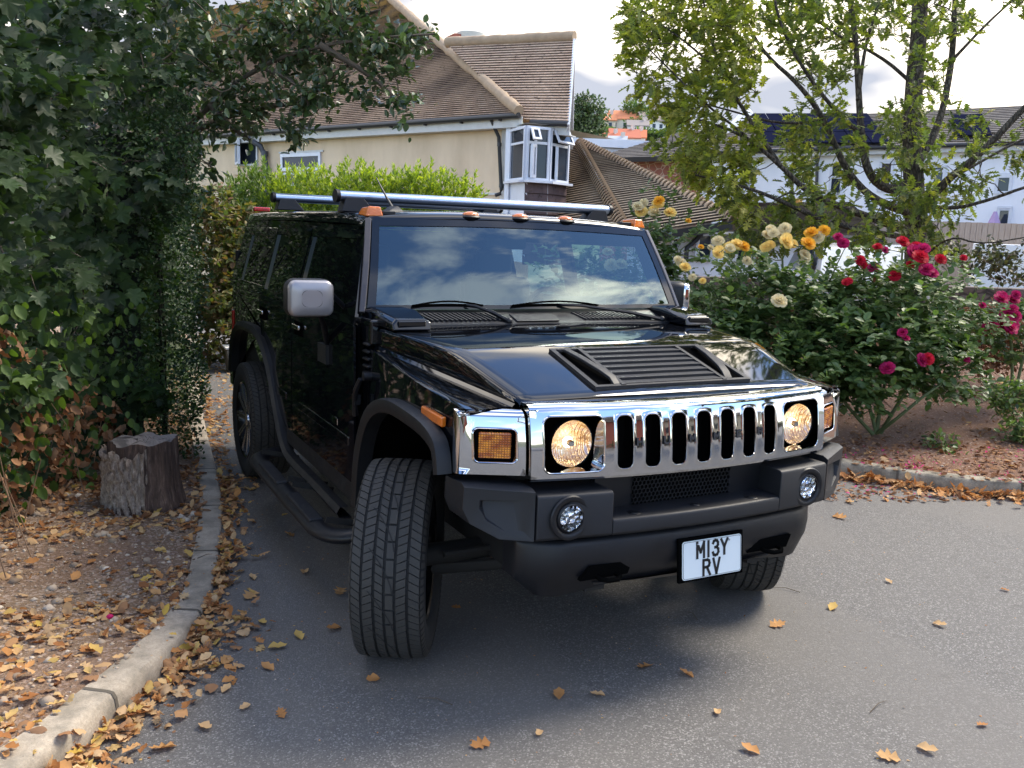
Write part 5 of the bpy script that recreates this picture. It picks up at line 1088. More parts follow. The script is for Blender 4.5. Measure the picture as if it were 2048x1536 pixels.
# ================================================================ left: sycamore, glossy tree, privet hedge, scrub
TOCAM = norm(A_([-.45, -.87, .1]))
syc = empty('sycamore', Vector((-3.6, 3.4, .08)), 'broad leafy sycamore filling the left edge with large lobed leaves', 'tree')
df = lambda px, py: 4.15+np.clip(px, -600, 420)/400*2.6+py/1045*.95
n = 7000; P_, px, py = pxpts(n, -420, 415, -60, 1010, lambda x, y, u: df(x, y)+.10-np.log(1-u*.97)*.45+.25*np.sin(x*.021+y*.013)+.2*np.sin(y*.031))
edge = np.interp(py, [-60, 200, 330, 480, 700, 830, 900, 1010], [520, 400, 380, 340, 335, 310, 205, 150])+25*np.sin(py*.05); k = (px < edge) & (P_[:, 2] > .12); P_ = P_[k]; py_ = py[k]; px_ = px[k]
low = (py_ > 560) & (py_ < 800); ax = norm(rdir(len(P_))*.7+A_([0, 0, -.75])+TOCAM*.35); nr = norm(rdir(len(P_))*.45+TOCAM*.8+A_([.1, 0, .75])); sz = .06+.085*RNG.random(len(P_))**1.5
rn = np.clip(RNG.random(len(P_))*.62+np.where(low, .30*(RNG.random(len(P_)) < .45), 0), 0, 1)
leaves('crown', T_SYC, P_, ax, nr, sz, M['lf_syc'], syc, rnd=rn)
mb = MB(); base = Vector((-3.9, 3.6, 0)); tr = [base, base+Vector((.1, 0, 1)), base+Vector((.0, .1, 2.2)), base+Vector((.3, .2, 3.6)), base+Vector((.3, .3, 5.2))]; mb.tube(tr, [.22, .19, .16, .12, .07], 10); nodes = []
for i in range(7):
    z = 1.6+i*.5; e = Vector((-3.0+.3*random.random(), 2.3+i*.42, z+.25)); mb.tube([base+Vector((.1, .05, z)), base.lerp(e, .5)+Vector((0, 0, z*.55+.12)), e], [.05, .03, .012], 6); nodes += [base.lerp(e, .5)+Vector((0, 0, z*.55)), e]
branchy(nodes, [tuple(p) for p in P_[RNG.choice(len(P_), 330, False)]], mb, .009, .15); mb.build('trunk', M['bark'], syc, smooth=60)
# withered bramble and bindweed at its foot
br = empty('bramble', Vector((-2.9, 2.5, .08)), 'tangle of withered brown bramble and bindweed at the bottom left beside the stump', 'shrub')
n = 2000; P_, px, py = pxpts(n, -200, 260, 620, 1060, lambda x, y, u: df(x, y)-.12+u*.55); k = (P_[:, 2] > .09) & (py > 640+px*.7) ; P_ = P_[k]
leaves('leaves', T_DEAD, P_, norm(rdir(len(P_))*.8+A_([0, 0, -.8])), rdir(len(P_)), .04+.05*RNG.random(len(P_)), M['lf_brown'], br)
n = 420; Pg, px, py = pxpts(n, -200, 300, 600, 1060, lambda x, y, u: df(x, y)-.22+u*.4); k = Pg[:, 2] > .09; Pg = Pg[k]
leaves('green_leaves', T_OVAL, Pg, norm(rdir(len(Pg))*.6+A_([0, 0, -.8])), norm(rdir(len(Pg))*.4+TOCAM+A_([0, 0, .6])), .05+.05*RNG.random(len(Pg)), M['lf_syc'], br, rnd=.55+.45*RNG.random(len(Pg)))
mb = MB()
for i in range(26):
    a = Vector(P_[random.randrange(len(P_))]); b = Vector((a.x+random.uniform(-.3, .3), a.y+random.uniform(-.1, .3), .07)); mb.tube([b, b.lerp(a, .5)+Vector((random.uniform(-.1, .1), 0, .1)), a, a+Vector((random.uniform(-.15, .15), -.05, .12))], [.004, .003, .003, .002], 4, caps=False)
mb.build('stems', M['drystem'], br, smooth=60)
# small-leaved evergreen tree reaching over the vehicle
ev = empty('evergreen_tree', Vector((-2.6, 7.2, .08)), 'dark small-leaved evergreen tree whose thin branches overhang the brown roof', 'tree')
mb = MB(); lim = [[(250, 420, 7.6), (330, 300, 7.4), (420, 210, 7.2), (520, 130, 7.0), (640, 90, 6.8), (760, 75, 6.7), (868, 68, 6.6)], [(330, 300, 7.4), (430, 240, 7.3), (520, 215, 7.2), (610, 205, 7.1), (700, 120, 7.0), (800, 95, 7.0)], [(250, 420, 7.6), (360, 160, 7.6), (470, 60, 7.6), (560, 10, 7.6), (600, -60, 7.6)], [(420, 210, 7.2), (470, 260, 7.1), (500, 280, 7.1)], [(520, 130, 7.), (600, 170, 6.9), (640, 215, 6.9)], [(620, 60, 7.2), (700, 40, 7.1), (760, 20, 7.)], [(640, 90, 6.8), (740, 150, 6.8), (800, 205, 6.8)]]
base = Vector((-2.9, 7.6, 0)); nodes = []; first = at(250, 420, 7.6)
mb.tube([base, base+Vector((.1, -.1, 1.5)), first.lerp(base, .3)+Vector((0, 0, .8)), first], [.16, .13, .09, .05], 8)
for L_ in lim:
    pts = smooth([at(*q) for q in L_], 1); mb.tube(pts, [.026*(1-i/len(pts))+.005 for i in range(len(pts))], 6, caps=False); nodes += pts
TG = []
def reg(n, x0, x1, y0, y1, d0, d1, test=None):
    P, px, py = pxpts(n, x0, x1, y0, y1, lambda x, y, u: d0+(d1-d0)*u)
    if test is not None: P = P[test(px, py)]
    return P
R1_ = reg(430, 260, 640, -120, 420, 6.6, 9.4, lambda x, y: (y < np.interp(x, [260, 380, 430, 470, 520, 640], [430, 430, 330, 150, 110, 40])) )
R2_ = reg(110, 520, 880, -60, 130, 6.4, 7.6, lambda x, y: y < np.interp(x, [520, 640, 700, 800, 880], [60, 30, 10, -20, -60]))
R3_ = np.concatenate([np.array([list(at(x+random.gauss(0, 14), y+random.gauss(0, 13), d+random.gauss(0, .12))) for _ in range(m_)]) for x, y, d, m_ in [(640, 70, 6.9, 9), (690, 60, 6.8, 9), (740, 65, 6.8, 9), (790, 90, 6.8, 9), (820, 70, 6.8, 7), (855, 75, 6.7, 7), (600, 110, 6.9, 10), (560, 130, 7, 10), (640, 130, 6.9, 8), (700, 110, 6.9, 8), (760, 120, 6.8, 7), (800, 130, 6.8, 5), (620, 190, 6.9, 8), (650, 200, 6.9, 6), (600, 215, 6.9, 6), (800, 205, 6.8, 6), (785, 215, 6.8, 3), (500, 195, 7.1, 9), (470, 175, 7.1, 9), (540, 180, 7., 7), (440, 250, 7.1, 10), (480, 260, 7.1, 6), (500, 240, 7.1, 6), (570, 240, 7, 5), (590, 270, 7, 5), (540, 60, 7, 12), (590, 60, 7, 12), (660, 25, 7, 10), (710, 20, 7, 10), (510, 100, 7, 12), (430, 120, 7.2, 12), (440, 200, 7.2, 10), (700, 165, 6.8, 5), (740, 170, 6.8, 4)]])
TG = np.concatenate([R1_, R2_[:200], R3_]); pk = TG[RNG.choice(len(TG), min(len(TG), 720), False)]; branchy(nodes, [tuple(p) for p in R3_]+[tuple(p) for p in pk[:420]], mb, .008, .2)
mb.build('trunk', M['twig'], ev, smooth=60)
p, a, nn_, s = rosette(np.concatenate([R3_, R1_[:800], R2_]), 11, .070, .55, .1, .35); j = len(p); p = p+RNG.normal(size=(j, 3))*.045
leaves('crown', T_OVAL, p, a, nn_, s, M['lf_dark'], ev, wid=.8+.4*RNG.random(j), rnd=np.where(RNG.random(j) < .02, 1, RNG.random(j)*.75))
# clipped privet hedge along the drive
pv = empty('privet_hedge', Vector((-1.7, 6.5, .06)), 'tall clipped hedge of tiny shiny leaves along the left of the drive', 'hedge')
n = 42000; t = RNG.random(n); z = .05+2.9*RNG.random(n); x0 = np.interp(t, [0, .35, 1], [-1.30, -1.07, -.72]); y0 = 3.55+t*7.2; ph = RNG.random(n)
x = x0-.02-.16*(-np.log(1-ph*.95))+.07*np.sin(y0*3+z*2.3)+.05*np.sin(z*7+y0); endf = RNG.random(n) < .22; y0 = np.where(endf, 3.5+RNG.random(n)*.25+.08*np.sin(z*5), y0); x = np.where(endf, -1.27-RNG.random(n)*1.2, x)
P_ = np.stack([x, y0, z], 1); out = np.where(endf[:, None], A_([-.2, -1, .2]), A_([1, -.25, .2]))
leaves('foliage', T_SMALL, P_, norm(rdir(n)+out*.8), norm(rdir(n)*.7+out+A_([0, 0, .6])), .022+.026*RNG.random(n), M['lf_privet'], pv)
mb = MB()
for i in range(60):
    y = 3.6+i*.12; xx = -1.72+y*.06; y += .5; mb.tube([(xx, y, 0), (xx+random.uniform(-.05, .05), y+random.uniform(-.1, .1), 1.0), (xx+random.uniform(-.1, .1), y+random.uniform(-.2, .2), 2.4)], [.02, .014, .006], 5, caps=False)
mb.box((-1.95, 7.2, 1.30), (.5, 6.8, 2.4)); mb.build('stems', simple('shaded hedge core', (.012, .016, .009), 1), pv, smooth=60)  # near-black box fills the hedge, its inner shade put into the colour
# scrubby bank beyond
sc_ = empty('scrub', Vector((-.6, 11, .0)), 'sunlit tangled scrub with brown twigs at the far end of the drive', 'shrub')
B = [(at(455, 470, 12.5), (.75, .8, .55)), (at(440, 560, 12.2), (.6, .8, .6)), (at(470, 610, 12), (.6, .6, .5)), (at(430, 660, 11.8), (.55, .6, .5)), (at(420, 420, 12.5), (.5, .6, .4)), (at(520, 560, 12.8), (.8, .6, .9))]
C, d = blobs(B, 1500); p, a, nn_, s = rosette(C, 6, .085, .8, .3, .2); leaves('foliage', T_OVAL, p, a, nn_, s, M['lf_wild'], sc_); mb = MB()
branchy([tuple(at(450, 680, 12.2)), tuple(at(470, 700, 12))], [tuple(c) for c in C[:380]], mb, .012, .25); mb.build('twigs', M['drystem'], sc_, smooth=60)
# bright conifer hedge below the house wall
for (label, bx_, ntop) in (('bright yellow-green conifer hedge in front of the cream house', [(x, 402+10*math.sin(x*.05)+6*math.sin(x*.13), 13.4-.004*(x-500)*.3, .30, .40) for x in range(560, 930, 26)], 1), ('darker conifer bush at the left end of the bright hedge', [(478, 412, 13.6, .26, .42), (505, 396, 13.5, .3, .45), (535, 402, 13.4, .3, .5), (470, 450, 13.4, .4, .5), (500, 440, 13.4, .4, .5)], 0)):
    c0 = at(bx_[0][0], bx_[0][1], bx_[0][2]); ch = empty('conifer_hedge' if ntop else 'conifer', Vector((c0.x, c0.y, 0)), label, 'hedge' if ntop else 'shrub')
    B = [(at(x, y, d), (r, .5, h)) for x, y, d, r, h in bx_]+[(at(x, y+60, d), (r*1.2, .6, h)) for x, y, d, r, h in bx_]; C, d = blobs(B, 2600 if ntop else 700, .8)
    up = norm(d*.7+A_([0, 0, 1.1])+rdir(len(C))*.3); k = 16; Pq = np.repeat(C, k, 0); U = np.repeat(up, k, 0); tt = RNG.random(len(Pq)); Pq = Pq+U*tt[:, None]*.17; ax = norm(U+rdir(len(Pq))*.75)
    zz_ = (Pq[:, 2]-C[:, 2].min())/(C[:, 2].max()-C[:, 2].min()); leaves('foliage', T_NEEDLE, Pq, ax, rdir(len(Pq)), .05+.05*RNG.random(len(Pq)), M['lf_con'] if ntop else m_leaf('green conifer sprays', [(.07, .12, .02), (.13, .20, .025), (.22, .28, .03)], .6, .3), ch, wid=np.full(len(Pq), 1.6))
    mb = MB()
    for b in B[::2]: mb.tube([(b[0].x, b[0].y, -.2), (b[0].x, b[0].y, b[0].z)], [.05, .02], 6)
    mb.build('stems', M['bark'], ch, smooth=60)
# ================================================================ the oak on the right
oak = empty('oak_tree', Vector((7.3, 4.5, .2)), 'tall young oak with spreading limbs and lobed yellow-green leaves at the right', 'tree')
mb = MB(); nodes = []; TB = at(1838, 640, 11.2); TB.z = .15
def limb(L_, r0, r1, n=8):
    pts = [q if isinstance(q, Vector) else at(*q) for q in L_]; pts = smooth(pts, 2); m_ = len(pts); kq = 1 if n > 10 else .80; mb.tube(pts, [kq*(r0+(r1-r0)*(i/(m_-1))**.8) for i in range(m_)], n); nodes.extend(pts[m_//4:]); return pts
limb([TB, (1832, 520, 11.1), (1830, 400, 11.0), (1822, 280, 10.9), (1828, 170, 10.9), (1838, 70, 10.9), (1842, -60, 10.9), (1845, -350, 11)], .150, .075, 14)
for L_, a, b in [([(1832, 360, 10.95), (1780, 385, 10.8), (1735, 350, 10.6), (1722, 270, 10.5), (1716, 160, 10.4), (1710, 60, 10.3), (1690, -60, 10.3)], .085, .03),
    ([(1832, 430, 10.9), (1745, 400, 10.5), (1690, 340, 10.3), (1650, 240, 10.2), (1600, 170, 10.0), (1530, 110, 9.9), (1490, 40, 9.9)], .075, .015),
    ([(1835, 470, 10.9), (1700, 420, 10.2), (1620, 390, 9.8), (1560, 330, 9.5), (1490, 270, 9.3), (1400, 240, 9.2)], .07, .012),
    ([(1840, 480, 10.9), (1660, 450, 10.1), (1560, 400, 9.6), (1480, 370, 9.3), (1390, 350, 9.1)], .05, .010),
    ([(1722, 270, 10.5), (1640, 190, 10.2), (1560, 60, 10.0), (1540, -60, 10)], .04, .012), ([(1716, 200, 10.4), (1730, 90, 10.6), (1760, 0, 10.7)], .035, .015),
    ([(1560, 330, 9.5), (1460, 180, 9.4), (1420, 80, 9.4), (1400, -40, 9.4)], .035, .010), ([(1445, 150, 9.4), (1380, 90, 9.3), (1310, 40, 9.3), (1270, 10, 9.3)], .02, .006),
    ([(1650, 240, 10.2), (1560, 250, 10.4), (1440, 215, 10.4), (1330, 190, 10.3)], .025, .008), ([(1490, 270, 9.3), (1400, 200, 9.2), (1330, 130, 9.2), (1290, 90, 9.2)], .02, .006),
    ([(1836, 440, 10.9), (1880, 370, 10.7), (1960, 310, 10.4), (2048, 215, 10.2), (2150, 120, 10)], .08, .03), ([(1834, 330, 10.9), (1880, 250, 11), (1905, 120, 11.1), (1910, 0, 11.2), (1915, -150, 11.3)], .07, .03),
    ([(1838, 405, 10.9), (1900, 420, 10.5), (1980, 400, 10.1), (2060, 370, 9.8), (2160, 350, 9.6)], .035, .015), ([(1880, 370, 10.7), (1950, 330, 10.9), (2048, 275, 11.0), (2150, 250, 11)], .03, .012),
    ([(1840, 520, 11), (1900, 470, 10.4), (1960, 490, 10.0), (2048, 475, 9.8)], .02, .008), ([(1828, 170, 10.9), (1760, 110, 10.8), (1650, 60, 10.9), (1600, 0, 10.9)], .035, .012), ([(1905, 120, 11.1), (1980, 40, 11), (2050, -20, 11)], .03, .01)]:
    limb(L_, a, b)
def okreg(n, x0, x1, y0, y1, d0, d1, f): return reg(n, x0, x1, y0, y1, d0, d1, f)
topo = lambda x: np.interp(x, [1240, 1300, 1400, 1500, 1600, 1700, 1800, 1900, 2048, 2300], [250, 330, 380, 430, 440, 440, 440, 430, 440, 420])
K1 = okreg(600, 1245, 1520, -60, 440, 8.8, 10.6, lambda x, y: (y < topo(x)) & (x > np.interp(y, [0, 150, 200, 240, 285, 350, 430], [1255, 1262, 1300, 1350, 1310, 1385, 1420])) & (np.abs(np.sin(x*.023+y*.011)+np.sin(y*.031-x*.008)) > .28)); K2 = okreg(330, 1520, 1800, -60, 470, 9.6, 12.2, lambda x, y: (y < topo(x)+20) & (np.sin(x*.027+1)+np.sin(y*.024+.5) > np.interp(y, [200, 330, 480], [-.35, .5, .2]))); K3 = okreg(420, 1760, 2280, -60, 500, 9.4, 12.4, lambda x, y: (np.sin(x*.021)+np.sin(y*.019+2) > -.25)); K4 = okreg(700, 1300, 2500, -900, -60, 8.6, 13, lambda x, y: (y > -60-900*np.sin((x-1300)/1200*3.14)))
K5 = okreg(80, 1430, 1860, 380, 500, 9.0, 10.6, lambda x, y: y > 0)
sk = np.concatenate([K1, K2, K3, K5]); branchy([tuple(p) for p in nodes], [tuple(p) for p in sk]+[tuple(p) for p in K4[:200]], mb, .013, .16); mb.build('trunk', M['bark'], oak, smooth=60)
ctr = A_(list(at(1830, 250, 10.9))); 
def ospray(K, k, size, mat, name):
    out = norm(K-ctr); p, a, nn_, s = rosette(K, k, size, .62, .05, .25, out); p = p+RNG.normal(size=p.shape)*.055; leaves(name, T_OAK, p, a, nn_, s, mat, oak)
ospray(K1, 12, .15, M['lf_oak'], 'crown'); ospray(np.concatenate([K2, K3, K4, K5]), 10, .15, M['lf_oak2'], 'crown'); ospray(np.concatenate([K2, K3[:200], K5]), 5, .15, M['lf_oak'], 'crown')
# ================================================================ roses
def mrose(name, a, b):
    m = MT(name); lw = m.n('ShaderNodeLayerWeight', {'Blend': .4}).outputs[1]; c = m.mix(m.noise(m.co(), 30, 3), a, b); p = m.pbr(c, .6, Specular_IOR_Level=.2); t = m.n('ShaderNodeBsdfTranslucent', {'Color': c}).outputs[0]; return m.out(m.n('ShaderNodeMixShader', {0: .45, 1: p, 2: t}).outputs[0])
RC = {'c': mrose('cream petals', (.72, .60, .30), (.80, .72, .50)), 'y': mrose('yellow petals', (.88, .62, .12), (.90, .74, .32)), 'o': mrose('golden petals', (.85, .40, .02), (.82, .52, .06)), 'r': mrose('crimson petals', (.50, .01, .03), (.62, .02, .05)), 'm': mrose('magenta petals', (.42, .01, .09), (.60, .03, .17))}
def bloom_mesh(seed, mat):
    rg = random.Random(seed); mb = MB()
    for ring, (np_, rad, tilt, h) in enumerate([(4, .26, 1.15, .66), (5, .48, .85, .62), (6, .74, .55, .50), (7, .98, .25, .30), (6, .95, .1, -.05)]):
        for i in range(np_):
            a = 2*math.pi*(i+rg.random()*.5)/np_+ring; w = 1.35*rad*math.pi/np_+.12; P = []
            for v in (0, .35, .7, 1):
                rr_ = rad*(.12+.88*v**.8)*(1+rg.uniform(-.06, .06)); zz_ = h*(1-(1-v)**2)+.10*ring*0-(.18*v*v if ring == 3 else 0)+.02*rg.random(); ww = w*(.25+.75*math.sin(math.pi*(.18+.62*v)))
                P.append([(rr_*math.cos(a)-u*ww*math.sin(a)*.6-(1-abs(u))*0, rr_*math.sin(a)+u*ww*math.cos(a)*.6, zz_+.07*abs(u)*rg.uniform(.5, 1.5)*(v)) for u in (-1, -.5, 0, .5, 1)])
            mb.grid(P)
    me_o = mb.build('flower', mat, None, smooth=60); me = me_o.data; bpy.data.objects.remove(me_o); return me
BM = {k: [bloom_mesh(i*7+ord(k), RC[k]) for i in range(3)] for k in RC}
def put_bloom(p, r, kind, parent, spent=0):
    o = bpy.data.objects.new('flower', random.choice(BM[kind])); COL.objects.link(o); o.parent = parent; o.matrix_parent_inverse = Matrix.Translation(-Vector(parent.location))
    d = (Vector((-.45, -.75, .75))+Vector((random.uniform(-.5, .5), random.uniform(-.4, .4), random.uniform(-.3, .5)))).normalized(); o.location = p; o.rotation_euler = d.to_track_quat('Z', 'Y').to_euler(); r *= 1.03; o.scale = (r, r, r*.9); return o
def rose_bush(base, B, nclu, blooms, label, stems, leafm=None, bsz=.068, D=8.2):
    rb_ = empty('rose_bush', base, label, 'rose bush', 'rose bushes'); C, d = blobs(B, nclu, .62); wv_ = np.sin(C[:, 0]*7+C[:, 2]*5)+np.sin(C[:, 2]*9-C[:, 1]*6); C = C+d*(.10*wv_)[:, None]+RNG.normal(size=C.shape)*.05; mb = MB(); nodes = []
    for L_ in stems:
        pts = smooth([q if isinstance(q, Vector) else at(*q) for q in L_], 2); mb.tube(pts, [.021-.013*i/len(pts) for i in range(len(pts))], 7); nodes += pts
    tg = [tuple(c) for c in C[:min(len(C), 330)]]; bl = [(at(x, y, dd-.28), r, k) for x, y, r, k, dd in blooms]
    branchy([tuple(p) for p in nodes], tg+[tuple(p) for p, _, _ in bl], mb, .008, .18, .03); mb.build('stems', M['greenstem'] if leafm is None else M['drystem'], rb_, smooth=60)
    k = 7; n = len(C)*k; Pq = np.repeat(C, k, 0); sd_ = np.repeat(norm(d*.6+rdir(len(C))*.7+A_([0, 0, .1])), k, 0); tt = np.tile(np.arange(k)/k, len(C)); side = np.cross(sd_, A_([0, 0, 1.])); side = norm(side)*np.where(np.tile(np.arange(k) % 2, len(C)), 1, -1)[:, None]
    Pq = Pq+sd_*(tt*.12)[:, None]; ax = norm(sd_*.5+side*(1-(tt > .84))[:, None]+rdir(n)*.3); nr = norm(rdir(n)*.40+A_([-.15, -.3, 1.])); leaves('foliage', T_OVAL, Pq, ax, nr, bsz*(.6+.7*RNG.random(n)), leafm or M['lf_rose'], rb_, wid=np.full(n, 1.15), rnd=np.clip(np.repeat(RNG.random(len(C)), k)*.6+.4*RNG.random(n), 0, 1)); 
    kk = len(C)//22; bc = C[:kk]; leaves('withered_leaves', T_DEAD, bc+RNG.normal(size=bc.shape)*.05, rdir(kk), rdir(kk), .05*np.ones(kk), M['lf_brown'], rb_)
    for p, r, kd in bl: put_bloom(p, r, kd, rb_)
    return rb_
def cl(x, y, n, sx, sy, kinds, r=.055, dd=8.2): return [(x+random.gauss(0, sx), y+random.gauss(0, sy), r*random.uniform(.8, 1.15), random.choice(kinds), dd+random.uniform(-.12, .12)) for _ in range(n)]
yb = cl(1300, 412, 6, 17, 11, 'cyc', .062, 8.9)+[(1318, 402, .055, 'o', 8.7), (1340, 426, .062, 'y', 8.8), (1362, 526, .05, 'c', 8.6), (1370, 535, .055, 'y', 8.5), (1356, 520, .045, 'c', 8.6), (1377, 442, .03, 'o', 8.8), (1402, 494, .03, 'o', 8.7), (1421, 496, .035, 'c', 8.7)]+cl(1440, 500, 4, 8, 6, 'cy', .055)+[(1460, 495, .06, 'y', 8.3), (1474, 490, .065, 'y', 8.3), (1487, 494, .06, 'o', 8.3)]+cl(1562, 472, 8, 20, 12, 'ccy', .062)+[(1572, 484, .07, 'y', 8.1), (1622, 466, .062, 'o', 8.2), (1648, 462, .055, 'o', 8.2), (1616, 488, .07, 'o', 8.1), (1636, 475, .06, 'c', 8.2), (1609, 510, .055, 'c', 8.1), (1610, 517, .05, 'c', 8.1), (1558, 603, .072, 'c', 7.9), (1494, 522, .045, 'c', 8.3), (1532, 495, .055, 'y', 8.2), (1540, 490, .05, 'y', 8.2), (1385, 555, .04, 'c', 8.4), (1405, 562, .035, 'y', 8.4), (1215, 505, .06, 'c', 9.5), (1222, 531, .07, 'c', 9.4), (1242, 530, .07, 'c', 9.4)]
ybase = at(1600, 850, 8.6); ybase.z = .14
rose_bush(ybase, [(at(1330, 530, 9.0), (.28, .3, .48)), (at(1345, 600, 8.9), (.35, .3, .4)), (at(1430, 620, 8.7), (.55, .45, .42)), (at(1530, 620, 8.4), (.62, .5, .46)), (at(1600, 640, 8.2), (.5, .45, .48)), (at(1480, 700, 8.3), (.6, .5, .5)), (at(1600, 740, 8.1), (.5, .5, .5)), (at(1660, 590, 8.4), (.35, .4, .35)), (at(1225, 560, 9.6), (.42, .3, .5)), (at(1190, 600, 9.7), (.42, .3, .4)), (at(1160, 560, 9.9), (.35, .3, .42)), (at(1270, 600, 9.4), (.4, .3, .5)), (at(1310, 470, 9.), (.18, .2, .3))], 2000, yb, 'large rose bush with clusters of yellow and cream roses beside the bonnet', [[ybase, (1560, 780, 8.4), (1500, 640, 8.4), (1470, 530, 8.3)], [ybase, (1590, 740, 8.3), (1600, 600, 8.2), (1615, 500, 8.2)], [ybase, (1480, 760, 8.6), (1380, 640, 8.8), (1320, 460, 8.9)], [ybase, (1570, 700, 8.3), (1565, 520, 8.2)]])
rbase = at(1752, 878, 8.35); rbase.z = .14
rbm = [(1686, 487, .055, 'm', 8.4), (1676, 474, .045, 'm', 8.4), (1720, 521, .05, 'r', 8.4), (1726, 530, .04, 'r', 8.4), (1755, 494, .045, 'r', 8.4), (1748, 536, .055, 'm', 8.3), (1789, 552, .055, 'r', 8.2), (1805, 484, .062, 'r', 8.3), (1826, 505, .08, 'm', 8.3), (1840, 515, .075, 'r', 8.2), (1845, 500, .07, 'm', 8.3), (1832, 495, .06, 'r', 8.4), (1853, 540, .07, 'm', 8.2), (1865, 548, .055, 'm', 8.2), (1881, 519, .055, 'r', 8.3), (1927, 516, .035, 'r', 8.4), (1692, 565, .04, 'r', 8.2), (1698, 562, .035, 'r', 8.2), (1775, 737, .065, 'm', 7.9), (1843, 720, .06, 'm', 7.9), (1855, 718, .055, 'r', 7.9), (1805, 665, .045, 'm', 7.9), (1812, 677, .035, 'm', 7.9), (1932, 718, .04, 'm', 8.4), (1965, 611, .035, 'm', 8.6), (1820, 530, .04, 'r', 8.3), (1770, 500, .035, 'm', 8.4)]
rose_bush(rbase, [(at(1735, 620, 8.3), (.55, .5, .45)), (at(1830, 610, 8.4), (.55, .5, .42)), (at(1780, 680, 8.1), (.6, .5, .45)), (at(1690, 720, 8.1), (.45, .4, .45)), (at(1700, 780, 8.1), (.34, .35, .20)), (at(1880, 690, 8.4), (.42, .4, .38)), (at(1840, 755, 8.3), (.36, .36, .22)), (at(1940, 640, 8.7), (.4, .3, .14)), (at(1900, 750, 8.5), (.25, .3, .25))], 1650, rbm, 'dense rose bush with crimson and magenta roses and bare forked stems', [[rbase, (1735, 800, 8.3), (1700, 730, 8.2), (1700, 640, 8.3)], [rbase, (1760, 800, 8.3), (1790, 700, 8.2), (1805, 500, 8.3)], [rbase+Vector((.05, 0, 0)), (1800, 800, 8.2), (1870, 700, 8.3), (1930, 650, 8.5)], [rbase, (1765, 780, 8.4), (1740, 640, 8.4), (1725, 530, 8.4)], [rbase-Vector((.05, 0, 0)), (1700, 820, 8.2), (1660, 760, 8.1)], [rbase, (1790, 840, 8.1), (1850, 790, 8.0), (1880, 770, 8.)]])
pbase = at(2030, 760, 9.6); pbase.z = .2
rose_bush(pbase, [(at(1975, 650, 9.1), (.35, .3, .10)), (at(2030, 680, 9.5), (.2, .2, .25)), (at(2060, 640, 9.5), (.3, .3, .3))], 200, cl(2015, 600, 3, 12, 5, 'm', .075, 9.2)+cl(2012, 628, 3, 10, 5, 'm', .07, 9.2)+cl(2008, 652, 4, 14, 7, 'rm', .08, 9.2)+[(2032, 590, .05, 'm', 9.2)], 'straggling rose at the right edge with a tall cluster of bright pink blooms', [[pbase, (2025, 700, 9.4), (2012, 610, 9.2)], [pbase, (2050, 700, 9.5), (2060, 640, 9.5)]])
# sapling scrub in front of the white wall, right edge
for lab, B, nl, mt, sz in (('thin purple-leaved shrub against the bright white wall', [(at(1960, 520, 12.6), (.75, .3, .32)), (at(2050, 530, 12.6), (.7, .3, .35)), (at(1880, 500, 12.8), (.4, .3, .25))], 210, m_leaf('purplish leaves', [(.03, .03, .028), (.06, .055, .04), (.09, .11, .05)], .5, .3), .075),
                    ('low dry brown plants under the wall at the right edge', [(at(1980, 700, 10.6), (.5, .3, .35)), (at(2060, 690, 10.4), (.4, .3, .35)), (at(1960, 640, 11), (.6, .3, .2))], 420, M['lf_brown'], .06),
                    ('green leafy weeds growing at the right edge of the bed', [(at(2035, 800, 8.6), (.3, .25, .22)), (at(2048, 860, 8.2), (.2, .2, .15))], 150, M['lf_rose'], .06),
                    ('little leafy seedling on the bare soil by the right kerb', [(at(1880, 890, 7.9), (.14, .12, .14)), (at(1905, 920, 7.7), (.12, .1, .08))], 34, M['lf_rose'], .055)):
    b0 = B[0][0].copy(); b0.z = .15; sh = empty('shrub', b0, lab, 'shrub'); C, d = blobs(B, nl); p, a, nn_, s = rosette(C, 6, sz, .8, .2, .2); p += RNG.normal(size=p.shape)*.03; leaves('foliage', T_OVAL, p, a, nn_, s, mt, sh); mb = MB(); branchy([tuple(b0), (b0.x+.2, b0.y, b0.z)], [tuple(c) for c in C[:120]], mb, .008, .25); mb.build('stems', M['drystem'], sh, smooth=60)
# ---- distant trees
def crown(name, B, n, size, mat, label, cat='tree', T=T_OVAL, group=None, trunk=None):
    c = Vector(B[0][0]); t = empty(name, Vector((c.x, c.y, c.z-B[0][1][2]-1)), label, cat, group); C, d = blobs(B, n, .75); p, a, nn_, s = rosette(C, 5, size, 1, .2, .2); p += RNG.normal(size=p.shape)*size*.5; leaves('crown', T, p, a, nn_, s, mat, t)
    mb = MB(); h = B[0][1][2]; mb.tube([(c.x, c.y, c.z-h*2.2), (c.x, c.y, c.z-h*.5), (c.x, c.y, c.z+h*.4)], [h*.09, h*.07, h*.03], 6); mb.build('trunk', M['bark'], t, smooth=60)
crown('tree', [(at(1180, 235, 44), (.9, 1, 1.2)), (at(1175, 270, 44), (1.1, 1, 1.0)), (at(1190, 300, 43), (.8, 1, .6)), (at(1165, 210, 44), (.6, .8, .6)), (at(1150, 280, 44), (1.2, 1, 1.5))], 1500, .16, M['lf_dark'], 'dark bushy tree standing behind the right gable of the cream house')
